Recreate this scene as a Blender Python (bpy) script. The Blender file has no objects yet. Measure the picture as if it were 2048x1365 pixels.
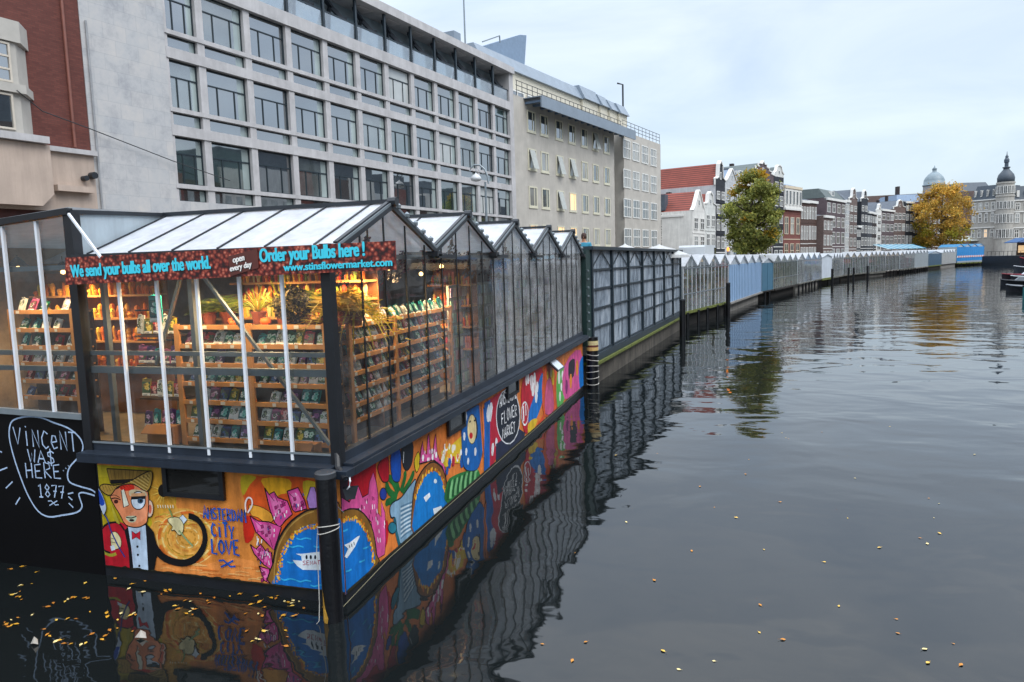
import bpy, bmesh, math, random
from mathutils import Vector, Matrix
R = random.Random(7)
scene = bpy.context.scene
COL = scene.collection
PI = math.pi

# ------------------------------------------------------------------ camera
CAM = Vector((4.0457, -6.6934, 3.7)); FPX = 1436.2; YAW, PITCH, ROLL = 0.2967, 0.1080, -0.0296
_f = Vector((-math.sin(YAW)*math.cos(PITCH), math.cos(YAW)*math.cos(PITCH), -math.sin(PITCH)))
_r = Vector((math.cos(YAW), math.sin(YAW), 0)); _u = _r.cross(_f)
RIGHT = _r*math.cos(ROLL) + _u*math.sin(ROLL)
UP = _u*math.cos(ROLL) - _r*math.sin(ROLL)
FWD = _f
cd = bpy.data.cameras.new('camera'); cam = bpy.data.objects.new('camera', cd); COL.objects.link(cam)
cd.sensor_width = 36; cd.lens = FPX/2048*36; cd.clip_start = 0.1; cd.clip_end = 3000
mw = Matrix((RIGHT, UP, -FWD)).transposed().to_4x4(); mw.translation = CAM
cam.matrix_world = mw
scene.camera = cam

# ------------------------------------------------------------------ sky, sun, exposure
SUN_EL, SUN_AZ = math.radians(48), math.radians(125)      # azimuth from +Y towards +X
w = bpy.data.worlds.new('World'); scene.world = w; w.use_nodes = True
nt = w.node_tree; nt.nodes.clear()
def N(t, **k):
    n = nt.nodes.new(t)
    for a, b in k.items(): setattr(n, a, b)
    return n
L = lambda a, b: nt.links.new(a, b)
out = N('ShaderNodeOutputWorld'); tc = N('ShaderNodeTexCoord')
sky = N('ShaderNodeTexSky'); sky.sky_type = 'NISHITA'; sky.sun_disc = False
sky.sun_elevation = SUN_EL; sky.sun_rotation = SUN_AZ
bg1 = N('ShaderNodeBackground'); bg1.inputs['Strength'].default_value = 0.05
L(sky.outputs[0], bg1.inputs[0])
sep = N('ShaderNodeSeparateXYZ'); L(tc.outputs['Generated'], sep.inputs[0])
ramp = N('ShaderNodeValToRGB'); cr = ramp.color_ramp
cr.elements[0].position = 0.0; cr.elements[0].color = (0.40, 0.46, 0.53, 1)
cr.elements[1].position = 1.0; cr.elements[1].color = (2.3, 2.45, 2.65, 1)
e = cr.elements.new(0.30); e.color = (0.55, 0.605, 0.67, 1)
L(sep.outputs['Z'], ramp.inputs[0])
mp = N('ShaderNodeMapping'); mp.inputs['Scale'].default_value = (1.2, 1.2, 4.0); mp.inputs['Rotation'].default_value = (0.15, -0.2, 0); L(tc.outputs['Generated'], mp.inputs[0])
nz = N('ShaderNodeTexNoise'); nz.inputs['Scale'].default_value = 2.2; nz.inputs['Detail'].default_value = 6; nz.inputs['Roughness'].default_value = 0.55; nz.inputs['Distortion'].default_value = 0.6
L(mp.outputs[0], nz.inputs[0])
r2 = N('ShaderNodeValToRGB'); r2.color_ramp.elements[0].position = 0.34; r2.color_ramp.elements[0].color = (0.82, 0.86, 0.91, 1)
r2.color_ramp.elements[1].position = 0.66; r2.color_ramp.elements[1].color = (1.12, 1.10, 1.07, 1)
L(nz.outputs['Fac'], r2.inputs[0])
mul = N('ShaderNodeMix'); mul.data_type = 'RGBA'; mul.blend_type = 'MULTIPLY'; mul.inputs[0].default_value = 1
L(ramp.outputs[0], mul.inputs[6]); L(r2.outputs[0], mul.inputs[7])
bg2 = N('ShaderNodeBackground'); bg2.inputs['Strength'].default_value = 1.0; L(mul.outputs[2], bg2.inputs[0])
add = N('ShaderNodeAddShader'); L(bg1.outputs[0], add.inputs[0]); L(bg2.outputs[0], add.inputs[1]); L(add.outputs[0], out.inputs[0])

sd = bpy.data.lights.new('sun', 'SUN'); sd.energy = 1.3; sd.angle = math.radians(35); sd.color = (1.0, 0.96, 0.90)
so = bpy.data.objects.new('sun', sd); COL.objects.link(so)
sv = Vector((math.sin(SUN_AZ)*math.cos(SUN_EL), math.cos(SUN_AZ)*math.cos(SUN_EL), math.sin(SUN_EL)))
so.rotation_euler = (-sv).to_track_quat('-Z', 'Y').to_euler()
vs = scene.view_settings; vs.view_transform = 'Standard'; vs.look = 'None'; vs.exposure = 0.30; vs.gamma = 1; vs.use_curve_mapping = False
scene.render.engine = 'CYCLES'
cy = scene.cycles; cy.use_denoising = True; cy.max_bounces = 8; cy.diffuse_bounces = 3; cy.glossy_bounces = 4; cy.transmission_bounces = 4; cy.transparent_max_bounces = 16
cy.caustics_reflective = False; cy.caustics_refractive = False; cy.sample_clamp_indirect = 4

# ------------------------------------------------------------------ photograph pixels -> points on real planes
def ray(u, v): return FWD + RIGHT*((u-1024)/FPX) - UP*((v-682.5)/FPX)
def at_z(u, v, z):
    d = ray(u, v); return CAM + d*((z-CAM.z)/d.z)
def at_y(u, v, y):
    d = ray(u, v); return CAM + d*((y-CAM.y)/d.y)
def at_x(u, v, x):
    d = ray(u, v); return CAM + d*((x-CAM.x)/d.x)
def at_dist(u, v, D):
    d = ray(u, v); return CAM + d*D          # D measured along the view axis
class Fr:
    """upright frame: s along a wall, t out of it (towards the canal), z up"""
    def __init__(s, O, d):
        s.O = Vector((O[0], O[1], 0)); s.d = Vector((d[0], d[1], 0)).normalized(); s.n = Vector((s.d.y, -s.d.x, 0))
    def p(s, a, z, t=0.0): return s.O + s.d*a + s.n*t + Vector((0, 0, z))
    def hit(s, u, v, t=0.0):
        d = ray(u, v); k = ((s.O + s.n*t - CAM).dot(s.n))/d.dot(s.n); P = CAM + d*k
        return ((P-s.O).dot(s.d), P.z)
WORLD = Fr((0, 0), (1, 0))     # s = X, t = -Y
SIDE = Fr((0, 0), (0, 1))      # s = Y, t = X

# ------------------------------------------------------------------ mesh builder
class MB:
    def __init__(s, fr=None): s.v = []; s.f = []; s.m = []; s.c = []; s.fr = fr or WORLD; s.any = False
    def face(s, pts, m=0, c=None):
        i = len(s.v); s.v += [Vector(p) for p in pts]; s.f.append(list(range(i, i+len(pts)))); s.m.append(m); s.c.append(c)
        if c: s.any = True
    def mesh(s, pts, faces, m=0, c=None):
        i = len(s.v); s.v += [Vector(p) for p in pts]
        for f in faces: s.f.append([i+k for k in f]); s.m.append(m); s.c.append(c)
        if c: s.any = True
    def hexa(s, P, m=0, c=None):
        s.mesh(P, [(0,1,2,3), (7,6,5,4), (0,4,5,1), (1,5,6,2), (2,6,7,3), (3,7,4,0)], m, c)
    def box(s, a0, a1, t0, t1, z0, z1, m=0, c=None, fr=None):
        f = fr or s.fr
        s.hexa([f.p(a0,z0,t0), f.p(a1,z0,t0), f.p(a1,z0,t1), f.p(a0,z0,t1), f.p(a0,z1,t0), f.p(a1,z1,t0), f.p(a1,z1,t1), f.p(a0,z1,t1)], m, c)
    def prism(s, outline, t0, t1, m=0, c=None, fr=None):   # outline in (s,z), thick in t
        f = fr or s.fr; n = len(outline)
        P = [f.p(a, z, t0) for a, z in outline] + [f.p(a, z, t1) for a, z in outline]
        F = [tuple(range(n)), tuple(range(2*n-1, n-1, -1))] + [(i, (i+1) % n, n+(i+1) % n, n+i) for i in range(n)]
        s.mesh(P, F, m, c)
    def tube(s, pts, r, n=8, m=0, c=None, cap=True):
        pts = [Vector(p) for p in pts]; rs = r if isinstance(r, (list, tuple)) else [r]*len(pts)
        i0 = len(s.v); up = Vector((0.31, 0.17, 0.93)).normalized()
        for i, p in enumerate(pts):
            t = (pts[min(i+1, len(pts)-1)] - pts[max(i-1, 0)]).normalized()
            a = t.cross(up)
            if a.length < 0.05: a = t.cross(Vector((1, 0, 0)))
            a.normalize(); b = t.cross(a)
            for k in range(n):
                q = 2*PI*k/n; s.v.append(p + (a*math.cos(q) + b*math.sin(q))*rs[i])
        for i in range(len(pts)-1):
            for k in range(n):
                s.f.append([i0+i*n+k, i0+i*n+(k+1) % n, i0+(i+1)*n+(k+1) % n, i0+(i+1)*n+k]); s.m.append(m); s.c.append(c)
        if cap:
            s.f.append([i0+k for k in range(n)][::-1]); s.m.append(m); s.c.append(c)
            s.f.append([i0+(len(pts)-1)*n+k for k in range(n)]); s.m.append(m); s.c.append(c)
        if c: s.any = True
    def lathe(s, c0, prof, n=16, m=0, c=None):   # prof: (r, z)
        s.tube_profile(c0, prof, n, m, c)
    def tube_profile(s, c0, prof, n, m, c):
        i0 = len(s.v)
        if c: s.any = True
        for r, z in prof:
            for k in range(n): s.v.append(Vector((c0[0]+r*math.cos(2*PI*k/n), c0[1]+r*math.sin(2*PI*k/n), c0[2]+z)))
        for i in range(len(prof)-1):
            for k in range(n): s.f.append([i0+i*n+k, i0+i*n+(k+1) % n, i0+(i+1)*n+(k+1) % n, i0+(i+1)*n+k]); s.m.append(m); s.c.append(c)
        s.f.append([i0+k for k in range(n)][::-1]); s.m.append(m); s.c.append(c)
        j = i0+(len(prof)-1)*n; s.f.append([j+k for k in range(n)]); s.m.append(m); s.c.append(c)
    def bar(s, a, b, w, h=None, m=0, c=None):     # square bar between two points
        a, b = Vector(a), Vector(b); t = (b-a).normalized(); up = Vector((0, 0, 1))
        x = t.cross(up)
        if x.length < 0.05: x = s.fr.d.copy()
        x.normalize(); y = x.cross(t); h = h or w
        q = [x*w/2+y*h/2, -x*w/2+y*h/2, -x*w/2-y*h/2, x*w/2-y*h/2]
        s.hexa([a+k for k in q] + [b+k for k in q], m, c)
    def build(s, name, mats, parent=None, smooth=False, fix=True):
        if not isinstance(mats, (list, tuple)): mats = [mats]
        off = parent.matrix_world.translation if parent is not None else None
        base = None
        if parent is not None: base = parent['_o'] if '_o' in parent else (0, 0, 0)
        o3 = Vector(base) if base is not None else Vector((0, 0, 0))
        me = bpy.data.meshes.new(name)
        me.from_pydata([tuple(v-o3) for v in s.v], [], s.f)
        for mt in mats: me.materials.append(mt)
        if len(mats) > 1: me.polygons.foreach_set('material_index', s.m)
        if fix:
            bm = bmesh.new(); bm.from_mesh(me); bmesh.ops.recalc_face_normals(bm, faces=bm.faces); bm.to_mesh(me); bm.free()
        uv = me.uv_layers.new(name='UV'); d, n = s.fr.d, s.fr.n
        for p in me.polygons:
            nn = p.normal
            for li in p.loop_indices:
                q = s.v[me.loops[li].vertex_index]
                if abs(nn.z) > 0.75: uv.data[li].uv = (q.dot(d), q.dot(n))
                elif abs(nn.dot(n)) > 0.6: uv.data[li].uv = (q.dot(d), q.z)
                else: uv.data[li].uv = (q.dot(n), q.z)
        if s.any:
            ca = me.color_attributes.new('Col', 'FLOAT_COLOR', 'CORNER')
            for p in me.polygons:
                cc = s.c[p.index] or (0.5, 0.5, 0.5)
                for li in p.loop_indices: ca.data[li].color = (cc[0], cc[1], cc[2], 1)
        if smooth: me.polygons.foreach_set('use_smooth', [True]*len(me.polygons))
        me.update()
        o = bpy.data.objects.new(name, me); COL.objects.link(o)
        o['_o'] = tuple(o3)
        if parent is not None: o.parent = parent
        return o
ALL_THINGS = []
def thing(name, label, cat, loc=(0, 0, 0), group=None):
    o = bpy.data.objects.new(name, None); COL.objects.link(o); o.location = loc; o['_o'] = tuple(loc)
    o.empty_display_size = 0.2
    return tag(o, label, cat, group)
def tag(o, label=None, cat=None, group=None, kind=None):
    if label: o['label'] = label
    if cat: o['category'] = cat
    if group: o['group'] = group
    if kind: o['kind'] = kind
    return o
def copy_tree(o, loc=None, parent=None, kids=None):
    c = o.copy(); COL.objects.link(c)
    if loc is not None: c.location = loc
    if parent is not None: c.parent = parent
    for ch in list(o.children): copy_tree(ch, parent=c)
    return c

# ------------------------------------------------------------------ materials
def lin(h):
    h = h.lstrip('#'); r = [int(h[i:i+2], 16)/255 for i in (0, 2, 4)]
    return tuple(((x+0.055)/1.055)**2.4 if x > 0.04045 else x/12.92 for x in r)
def newmat(name):
    m = bpy.data.materials.new(name); m.use_nodes = True; t = m.node_tree
    return m, t, t.nodes['Principled BSDF']
def noise(t, scale, detail=4, rough=0.6, coord='Object', vec=None, dist=0):
    n = t.nodes.new('ShaderNodeTexNoise'); n.inputs['Scale'].default_value = scale; n.inputs['Detail'].default_value = detail
    n.inputs['Roughness'].default_value = rough; n.inputs['Distortion'].default_value = dist
    if vec is None: vec = t.nodes.new('ShaderNodeTexCoord').outputs[coord]
    t.links.new(vec, n.inputs['Vector']); return n
def mapping(t, scale=(1, 1, 1), coord='Object', rot=(0, 0, 0)):
    c = t.nodes.new('ShaderNodeTexCoord'); m = t.nodes.new('ShaderNodeMapping'); m.inputs['Scale'].default_value = scale; m.inputs['Rotation'].default_value = rot
    t.links.new(c.outputs[coord], m.inputs[0]); return m.outputs[0]
def rampn(t, src, stops):
    r = t.nodes.new('ShaderNodeValToRGB'); el = r.color_ramp.elements
    el[0].position, el[0].color = stops[0][0], (*stops[0][1], 1); el[1].position, el[1].color = stops[-1][0], (*stops[-1][1], 1)
    for p, c in stops[1:-1]: x = el.new(p); x.color = (*c, 1)
    t.links.new(src, r.inputs[0]); return r.outputs[0]
def mixc(t, a, b, fac, mode='MULTIPLY'):
    x = t.nodes.new('ShaderNodeMix'); x.data_type = 'RGBA'; x.blend_type = mode
    for sock, val in ((x.inputs[0], fac), (x.inputs[6], a), (x.inputs[7], b)):
        if hasattr(val, 'is_linked'): t.links.new(val, sock)
        elif isinstance(val, (int, float)): sock.default_value = val
        else: sock.default_value = (*val[:3], 1)
    return x.outputs[2]
def bumpn(t, b, src, strength, dist=0.02):
    n = t.nodes.new('ShaderNodeBump'); n.inputs['Strength'].default_value = strength; n.inputs['Distance'].default_value = dist
    t.links.new(src, n.inputs['Height']); t.links.new(n.outputs[0], b.inputs['Normal'])
_cache = {}
def M(name, col, rough=0.6, var=0.18, scale=3.0, bump=0.0, bscale=30, metal=0.0, spec=0.5, stain=0.0):
    if name in _cache: return _cache[name]
    m, t, b = newmat(name)
    if isinstance(col, str): col = lin(col)
    nz = noise(t, scale, 6, 0.65)
    c = rampn(t, nz.outputs['Fac'], [(0.3, tuple(x*(1-var) for x in col)), (0.7, tuple(min(1, x*(1+var)) for x in col))])
    if stain:
        v = mapping(t, (1.6, 1.6, 0.16)); s2 = noise(t, 2.2, 5, 0.7, vec=v)
        sc = rampn(t, s2.outputs['Fac'], [(0.42, (1-stain,)*3), (0.62, (1, 1, 1))]); c = mixc(t, c, sc, 1.0)
    t.links.new(c, b.inputs['Base Color'])
    b.inputs['Roughness'].default_value = rough; b.inputs['Metallic'].default_value = metal; b.inputs['Specular IOR Level'].default_value = spec
    if bump: bumpn(t, b, noise(t, bscale, 4).outputs['Fac'], bump)
    _cache[name] = m; return m
def brick(name, c1, c2, mortar, sc=1.0, rough=0.85, stain=0.25):
    if name in _cache: return _cache[name]
    m, t, b = newmat(name); v = mapping(t, (1, 1, 1), 'UV')
    n = t.nodes.new('ShaderNodeTexBrick'); t.links.new(v, n.inputs['Vector'])
    n.inputs['Color1'].default_value = (*c1, 1); n.inputs['Color2'].default_value = (*c2, 1); n.inputs['Mortar'].default_value = (*mortar, 1)
    n.inputs['Scale'].default_value = 1.0; n.inputs['Brick Width'].default_value = 0.21*sc; n.inputs['Row Height'].default_value = 0.065*sc
    n.inputs['Mortar Size'].default_value = 0.006*sc; n.inputs['Mortar Smooth'].default_value = 0.3
    nz = noise(t, 0.9, 6, 0.7); sc2 = rampn(t, nz.outputs['Fac'], [(0.3, (1-stain,)*3), (0.7, (1.12, 1.1, 1.08))])
    c = mixc(t, n.outputs['Color'], sc2, 1.0); t.links.new(c, b.inputs['Base Color']); b.inputs['Roughness'].default_value = rough
    bumpn(t, b, n.outputs['Fac'], 0.15, 0.004)
    _cache[name] = m; return m
def attr_mat(name, rough=0.6, var=0.12, scale=6, spec=0.4, trans=0.0, bump=0.0, dirt=0.0):
    if name in _cache: return _cache[name]
    m, t, b = newmat(name); a = t.nodes.new('ShaderNodeAttribute'); a.attribute_name = 'Col'
    nz = noise(t, scale, 5, 0.65); g = rampn(t, nz.outputs['Fac'], [(0.3, (1-var,)*3), (0.7, (1+var,)*3)])
    c = mixc(t, a.outputs['Color'], g, 1.0)
    if dirt:
        v = mapping(t, (2.5, 2.5, 0.5)); d2 = noise(t, 2.0, 6, 0.7, vec=v)
        c = mixc(t, c, rampn(t, d2.outputs['Fac'], [(0.36, (1-dirt,)*3), (0.6, (1, 1, 1))]), 1.0)
    t.links.new(c, b.inputs['Base Color']); b.inputs['Roughness'].default_value = rough; b.inputs['Specular IOR Level'].default_value = spec
    if trans:
        tr = t.nodes.new('ShaderNodeBsdfTranslucent'); t.links.new(c, tr.inputs[0]); mx = t.nodes.new('ShaderNodeMixShader'); mx.inputs[0].default_value = trans
        t.links.new(b.outputs[0], mx.inputs[1]); t.links.new(tr.outputs[0], mx.inputs[2]); t.links.new(mx.outputs[0], t.nodes['Material Output'].inputs[0])
    if bump: bumpn(t, b, noise(t, 40).outputs['Fac'], bump)
    _cache[name] = m; return m
def glass(name, tint=(0.9, 0.95, 0.95), dirt=0.08, ior=1.5, dirtcol=(0.5, 0.52, 0.5), wav=0.02, dscale=3.0, base=0.0):
    """thin clear pane: Fresnel mirror over see-through, with a film of dirt"""
    m = bpy.data.materials.new(name); m.use_nodes = True; t = m.node_tree; t.nodes.clear()
    o = t.nodes.new('ShaderNodeOutputMaterial'); tr = t.nodes.new('ShaderNodeBsdfTransparent'); tr.inputs[0].default_value = (*tint, 1)
    gl = t.nodes.new('ShaderNodeBsdfGlossy'); gl.inputs['Roughness'].default_value = 0.02; gl.inputs['Color'].default_value = (0.95, 0.97, 1, 1)
    fr = t.nodes.new('ShaderNodeFresnel'); fr.inputs[0].default_value = ior
    bn = t.nodes.new('ShaderNodeBump'); bn.inputs['Strength'].default_value = wav; bn.inputs['Distance'].default_value = 0.05
    t.links.new(noise(t, 1.3, 2).outputs['Fac'], bn.inputs['Height']); t.links.new(bn.outputs[0], gl.inputs['Normal'])
    mx = t.nodes.new('ShaderNodeMixShader'); t.links.new(fr.outputs[0], mx.inputs[0]); t.links.new(tr.outputs[0], mx.inputs[1]); t.links.new(gl.outputs[0], mx.inputs[2])
    df = t.nodes.new('ShaderNodeBsdfDiffuse'); df.inputs[0].default_value = (*dirtcol, 1)
    nz = noise(t, dscale, 7, 0.7); rr = t.nodes.new('ShaderNodeMapRange'); rr.inputs[1].default_value = 0.35; rr.inputs[2].default_value = 0.75; rr.inputs[3].default_value = base; rr.inputs[4].default_value = base+dirt*2
    t.links.new(nz.outputs['Fac'], rr.inputs[0]); m2 = t.nodes.new('ShaderNodeMixShader')
    t.links.new(rr.outputs[0], m2.inputs[0]); t.links.new(mx.outputs[0], m2.inputs[1]); t.links.new(df.outputs[0], m2.inputs[2]); t.links.new(m2.outputs[0], o.inputs[0])
    return m
def pane_mat(name, col, ior=1.9, rough=0.02, wav=0.03, var=0.5):
    m, t, b = newmat(name); nz = noise(t, 0.35, 3); c = rampn(t, nz.outputs['Fac'], [(0.35, tuple(x*(1-var) for x in col)), (0.65, tuple(x*(1+var) for x in col))])
    t.links.new(c, b.inputs['Base Color']); b.inputs['Roughness'].default_value = rough; b.inputs['IOR'].default_value = ior
    bumpn(t, b, noise(t, 0.7, 2).outputs['Fac'], wav, 0.05); return m
def emis(name, col, st):
    m, t, b = newmat(name); b.inputs['Emission Color'].default_value = (*col, 1); b.inputs['Emission Strength'].default_value = st; b.inputs['Base Color'].default_value = (*col, 1); return m
# ------------------------------------------------------------------ shared materials
BLACK = M('black_paint', '#14171c', 0.45, 0.35, 4, 0.1, 60)
NAVY = M('navy_steel', '#232c38', 0.42, 0.2, 3, 0.08, 40, stain=0.25)
WHITEBAR = M('white_bar', '#dfe4ea', 0.4, 0.06)
GREYMETAL = M('grey_metal', '#7d878d', 0.4, 0.12, 5, metal=0.3)
DARKMETAL = M('dark_metal', '#20252b', 0.45, 0.25)
WOOD = M('pine_wood', '#bd8448', 0.65, 0.22, 5, 0.1, 30)
DARKWOOD = M('dark_wood', '#4a3422', 0.75, 0.3, 5)
PAINT = attr_mat('mural_paint', 0.5, 0.2, 7, 0.35, dirt=0.36)
COLMAT = attr_mat('coloured', 0.55, 0.1, 12)
LEAFMAT = attr_mat('leaf', 0.6, 0.2, 2.0, 0.25, trans=0.38)
ROOFW = attr_mat('roof_sheet', 0.45, 0.07, 1.5, 0.4, trans=0.42, dirt=0.16)
GLASS1 = glass('shop_glass', dirt=0.05)
GLASS2 = glass('side_glass', dirt=0.05, dirtcol=(0.6, 0.6, 0.6), wav=0.04, ior=1.42)
GLASSD = glass('dusty_glass', dirt=0.22, dirtcol=(0.62, 0.64, 0.66), wav=0.07, ior=1.5, dscale=2.2, base=0.06)
GLASS3 = glass('far_glass', dirt=0.09, dirtcol=(0.6, 0.64, 0.6), wav=0.05, dscale=1.2, base=0.03)
CONCRETE = M('concrete', '#8d8a84', 0.85, 0.2, 2, 0.1, 25, stain=0.3)

# ------------------------------------------------------------------ setting: water, ground, quay
ROW = [(-0.2, -300), (0.0, 0), (0.05, 14.1), (1.5, 31.2), (3.9, 41.8), (6.7, 57.5), (10.6, 72), (14.6, 87.5), (16.4, 93), (18.8, 101), (24, 113), (31.3, 128.6), (41.2, 152.8), (53.5, 181), (62, 191.4)]
def offs(pts, o):
    res = []
    for i, p in enumerate(pts):
        a = Vector(pts[max(0, i-1)]); b = Vector(pts[min(len(pts)-1, i+1)]); d = (b-a).normalized()
        res.append((p[0]-d.y*o, p[1]+d.x*o))
    return res
QL = offs(ROW, 4.6); QL[1] = (-7.6, 0); QL[0] = (-7.6, -300); QL[2] = (-7.0, 13.6)
QR = offs(ROW, -22); QR[0] = (27, -300); QR[1] = (26, 0); QR = QR[:-1] + [(88, 176)]
END = [(57, 201), (100, 190)]
GZ = 1.15
mw_, t_, b_ = newmat('canal_water')
b_.inputs['Base Color'].default_value = (0.006, 0.008, 0.0085, 1); b_.inputs['Roughness'].default_value = 0.03; b_.inputs['IOR'].default_value = 1.5
pv = mapping(t_, (0.75, 1.0, 1), 'Object', (0, 0, math.radians(-14)))
n1 = noise(t_, 0.62, 2, 0.45, vec=pv, dist=0.4); n2 = noise(t_, 3.2, 2, 0.5, vec=pv); 
big = noise(t_, 0.09, 3, 0.5)
amp = rampn(t_, big.outputs['Fac'], [(0.38, (0.25,)*3), (0.62, (1, 1, 1))])
ma = t_.nodes.new('ShaderNodeMath'); ma.operation = 'MULTIPLY'; t_.links.new(n2.outputs['Fac'], ma.inputs[0]); t_.links.new(amp, ma.inputs[1])
mb = t_.nodes.new('ShaderNodeMath'); mb.operation = 'MULTIPLY_ADD'; mb.inputs[1].default_value = 0.10; t_.links.new(ma.outputs[0], mb.inputs[0]); t_.links.new(n1.outputs['Fac'], mb.inputs[2])
bumpn(t_, b_, mb.outputs[0], 1.0, 0.046)
WATER = mw_
m = MB(); m.face([(-300, -300, 0), (400, -300, 0), (400, 260, 0), (-300, 260, 0)])
tag(m.build('water', WATER, fix=False), kind='structure')
PAVE = brick('paving', lin('#6d6a66'), lin('#7d7873'), lin('#4a4845'), 1.0)
m = MB()
poly = [(-1500, -300)] + QL + END + QR[::-1] + [(1500, -300), (1500, 2500), (-1500, 2500)]
m.face([(x, y, GZ) for x, y in poly])
tag(m.build('ground', PAVE, fix=False), kind='structure')
QUAYM = brick('quay_brick', lin('#3f342c'), lin('#4d4036'), lin('#2c2824'), 1.6, stain=0.4)
m = MB(); edge = QL + END + QR[::-1]
for a, b in zip(edge[:-1], edge[1:]):
    m.face([(a[0], a[1], -1), (b[0], b[1], -1), (b[0], b[1], GZ), (a[0], a[1], GZ)])
tag(m.build('quay_wall', QUAYM, fix=False), 'long brick quay wall standing along both banks of the canal', 'quay wall')

# ------------------------------------------------------------------ painted surfaces
def smooth2(pts, k=3, closed=True):
    n = len(pts); res = []
    rng = range(n) if closed else range(n-1)
    g = (lambda i: pts[i % n]) if closed else (lambda i: pts[max(0, min(n-1, i))])
    for i in rng:
        p0, p1, p2, p3 = g(i-1), g(i), g(i+1), g(i+2)
        for j in range(k):
            t = j/k
            res.append(tuple(0.5*((2*p1[c])+(-p0[c]+p2[c])*t+(2*p0[c]-5*p1[c]+4*p2[c]-p3[c])*t*t+(-p0[c]+3*p1[c]-3*p2[c]+p3[c])*t**3) for c in (0, 1)))
    if not closed: res.append(pts[-1])
    return res
class Paint:
    """flat paint on one real wall; pts are wall coordinates (metres)"""
    def __init__(s, wall, conv, lim, base=0.003, step=0.00003):
        s.m = MB(SIDE if wall == 'side' else WORLD); s.wall, s.conv, s.lim, s.k, s.base, s.step = wall, conv, lim, 0, base, step
    def w(s, p):
        a0, a1, z0, z1 = s.lim; a = min(max(p[0], a0), a1); z = min(max(p[1], z0), z1); o = s.base+s.k*s.step
        return (o, a, z) if s.wall == 'side' else (a, -o, z)
    def raw(s, pts, col):
        c = lin(col) if isinstance(col, str) else col
        s.m.face([s.w(p) for p in pts], 0, c); s.k += 1
    def poly(s, pts, col, sm=False, outline=None, ow=0.014):
        q = [s.conv(*p) for p in pts]
        if sm: q = smooth2(q)
        s.raw(q, col)
        if outline: s.line(q+[q[0]], ow, outline)
    def line(s, q, wd, col):
        c = lin(col) if isinstance(col, str) else col; n = len(q); Lf, Rt = [], []
        for i in range(n):
            a, b = q[max(0, i-1)], q[min(n-1, i+1)]; dx, dz = b[0]-a[0], b[1]-a[1]; l = math.hypot(dx, dz) or 1
            ww = wd[i] if isinstance(wd, list) else wd
            Lf.append((q[i][0]-dz/l*ww/2, q[i][1]+dx/l*ww/2)); Rt.append((q[i][0]+dz/l*ww/2, q[i][1]-dx/l*ww/2))
        for i in range(n-1): s.m.face([s.w(Lf[i]), s.w(Lf[i+1]), s.w(Rt[i+1]), s.w(Rt[i])], 0, c)
        s.k += 1
    def stroke(s, pts, wd, col, sm=True):
        q = [s.conv(*p) for p in pts]
        if sm and len(q) > 2:
            q2 = smooth2(q, 3, False)
            if isinstance(wd, list): wd = [wd[min(len(wd)-1, i//3)] for i in range(len(q2))]
            q = q2
        s.line(q, wd, col)
    def ell(s, x, y, rx, ry, col, outline=None, n=18, rot=0, ow=0.012):
        s.poly([(x+rx*math.cos(2*PI*i/n)*math.cos(rot)-ry*math.sin(2*PI*i/n)*math.sin(rot), y+rx*math.cos(2*PI*i/n)*math.sin(rot)+ry*math.sin(2*PI*i/n)*math.cos(rot)) for i in range(n)], col, False, outline, ow)
    def dots(s, pts, r, cols):
        for i, (x, y) in enumerate(pts):
            q = s.conv(x, y); rr = r*R.uniform(0.6, 1.3); c = cols[i % len(cols)]
            s.m.face([s.w((q[0]+rr*math.cos(a)*0.8, q[1]+rr*math.sin(a))) for a in (0, 1, 2, 3, 4, 5)], 0, lin(c)); s.k += 1
    def text(s, txt, p0, p1, h, wd, col, jit=0.06):
        """hand lettering between two points on the wall; letters stand along +z"""
        q0, q1 = s.conv(*p0), s.conv(*p1); n = len(txt); dx, dz = (q1[0]-q0[0])/n, (q1[1]-q0[1])/n
        for i, ch in enumerate(txt):
            if ch not in GLY: continue
            j = R.uniform(-jit, jit)*h; hh = h*R.uniform(0.9, 1.1)
            for st in GLY[ch]:
                q = [(q0[0]+dx*(i+0.1+0.8*x), q0[1]+dz*(i+x)+j+hh*y) for x, y in st]
                s.line(q, wd, col)
        s.k += 1
def arc(cx, cy, rx, ry, a0, a1, n=8): return [(cx+rx*math.cos(math.radians(a0+(a1-a0)*i/n)), cy+ry*math.sin(math.radians(a0+(a1-a0)*i/n))) for i in range(n+1)]
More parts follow.
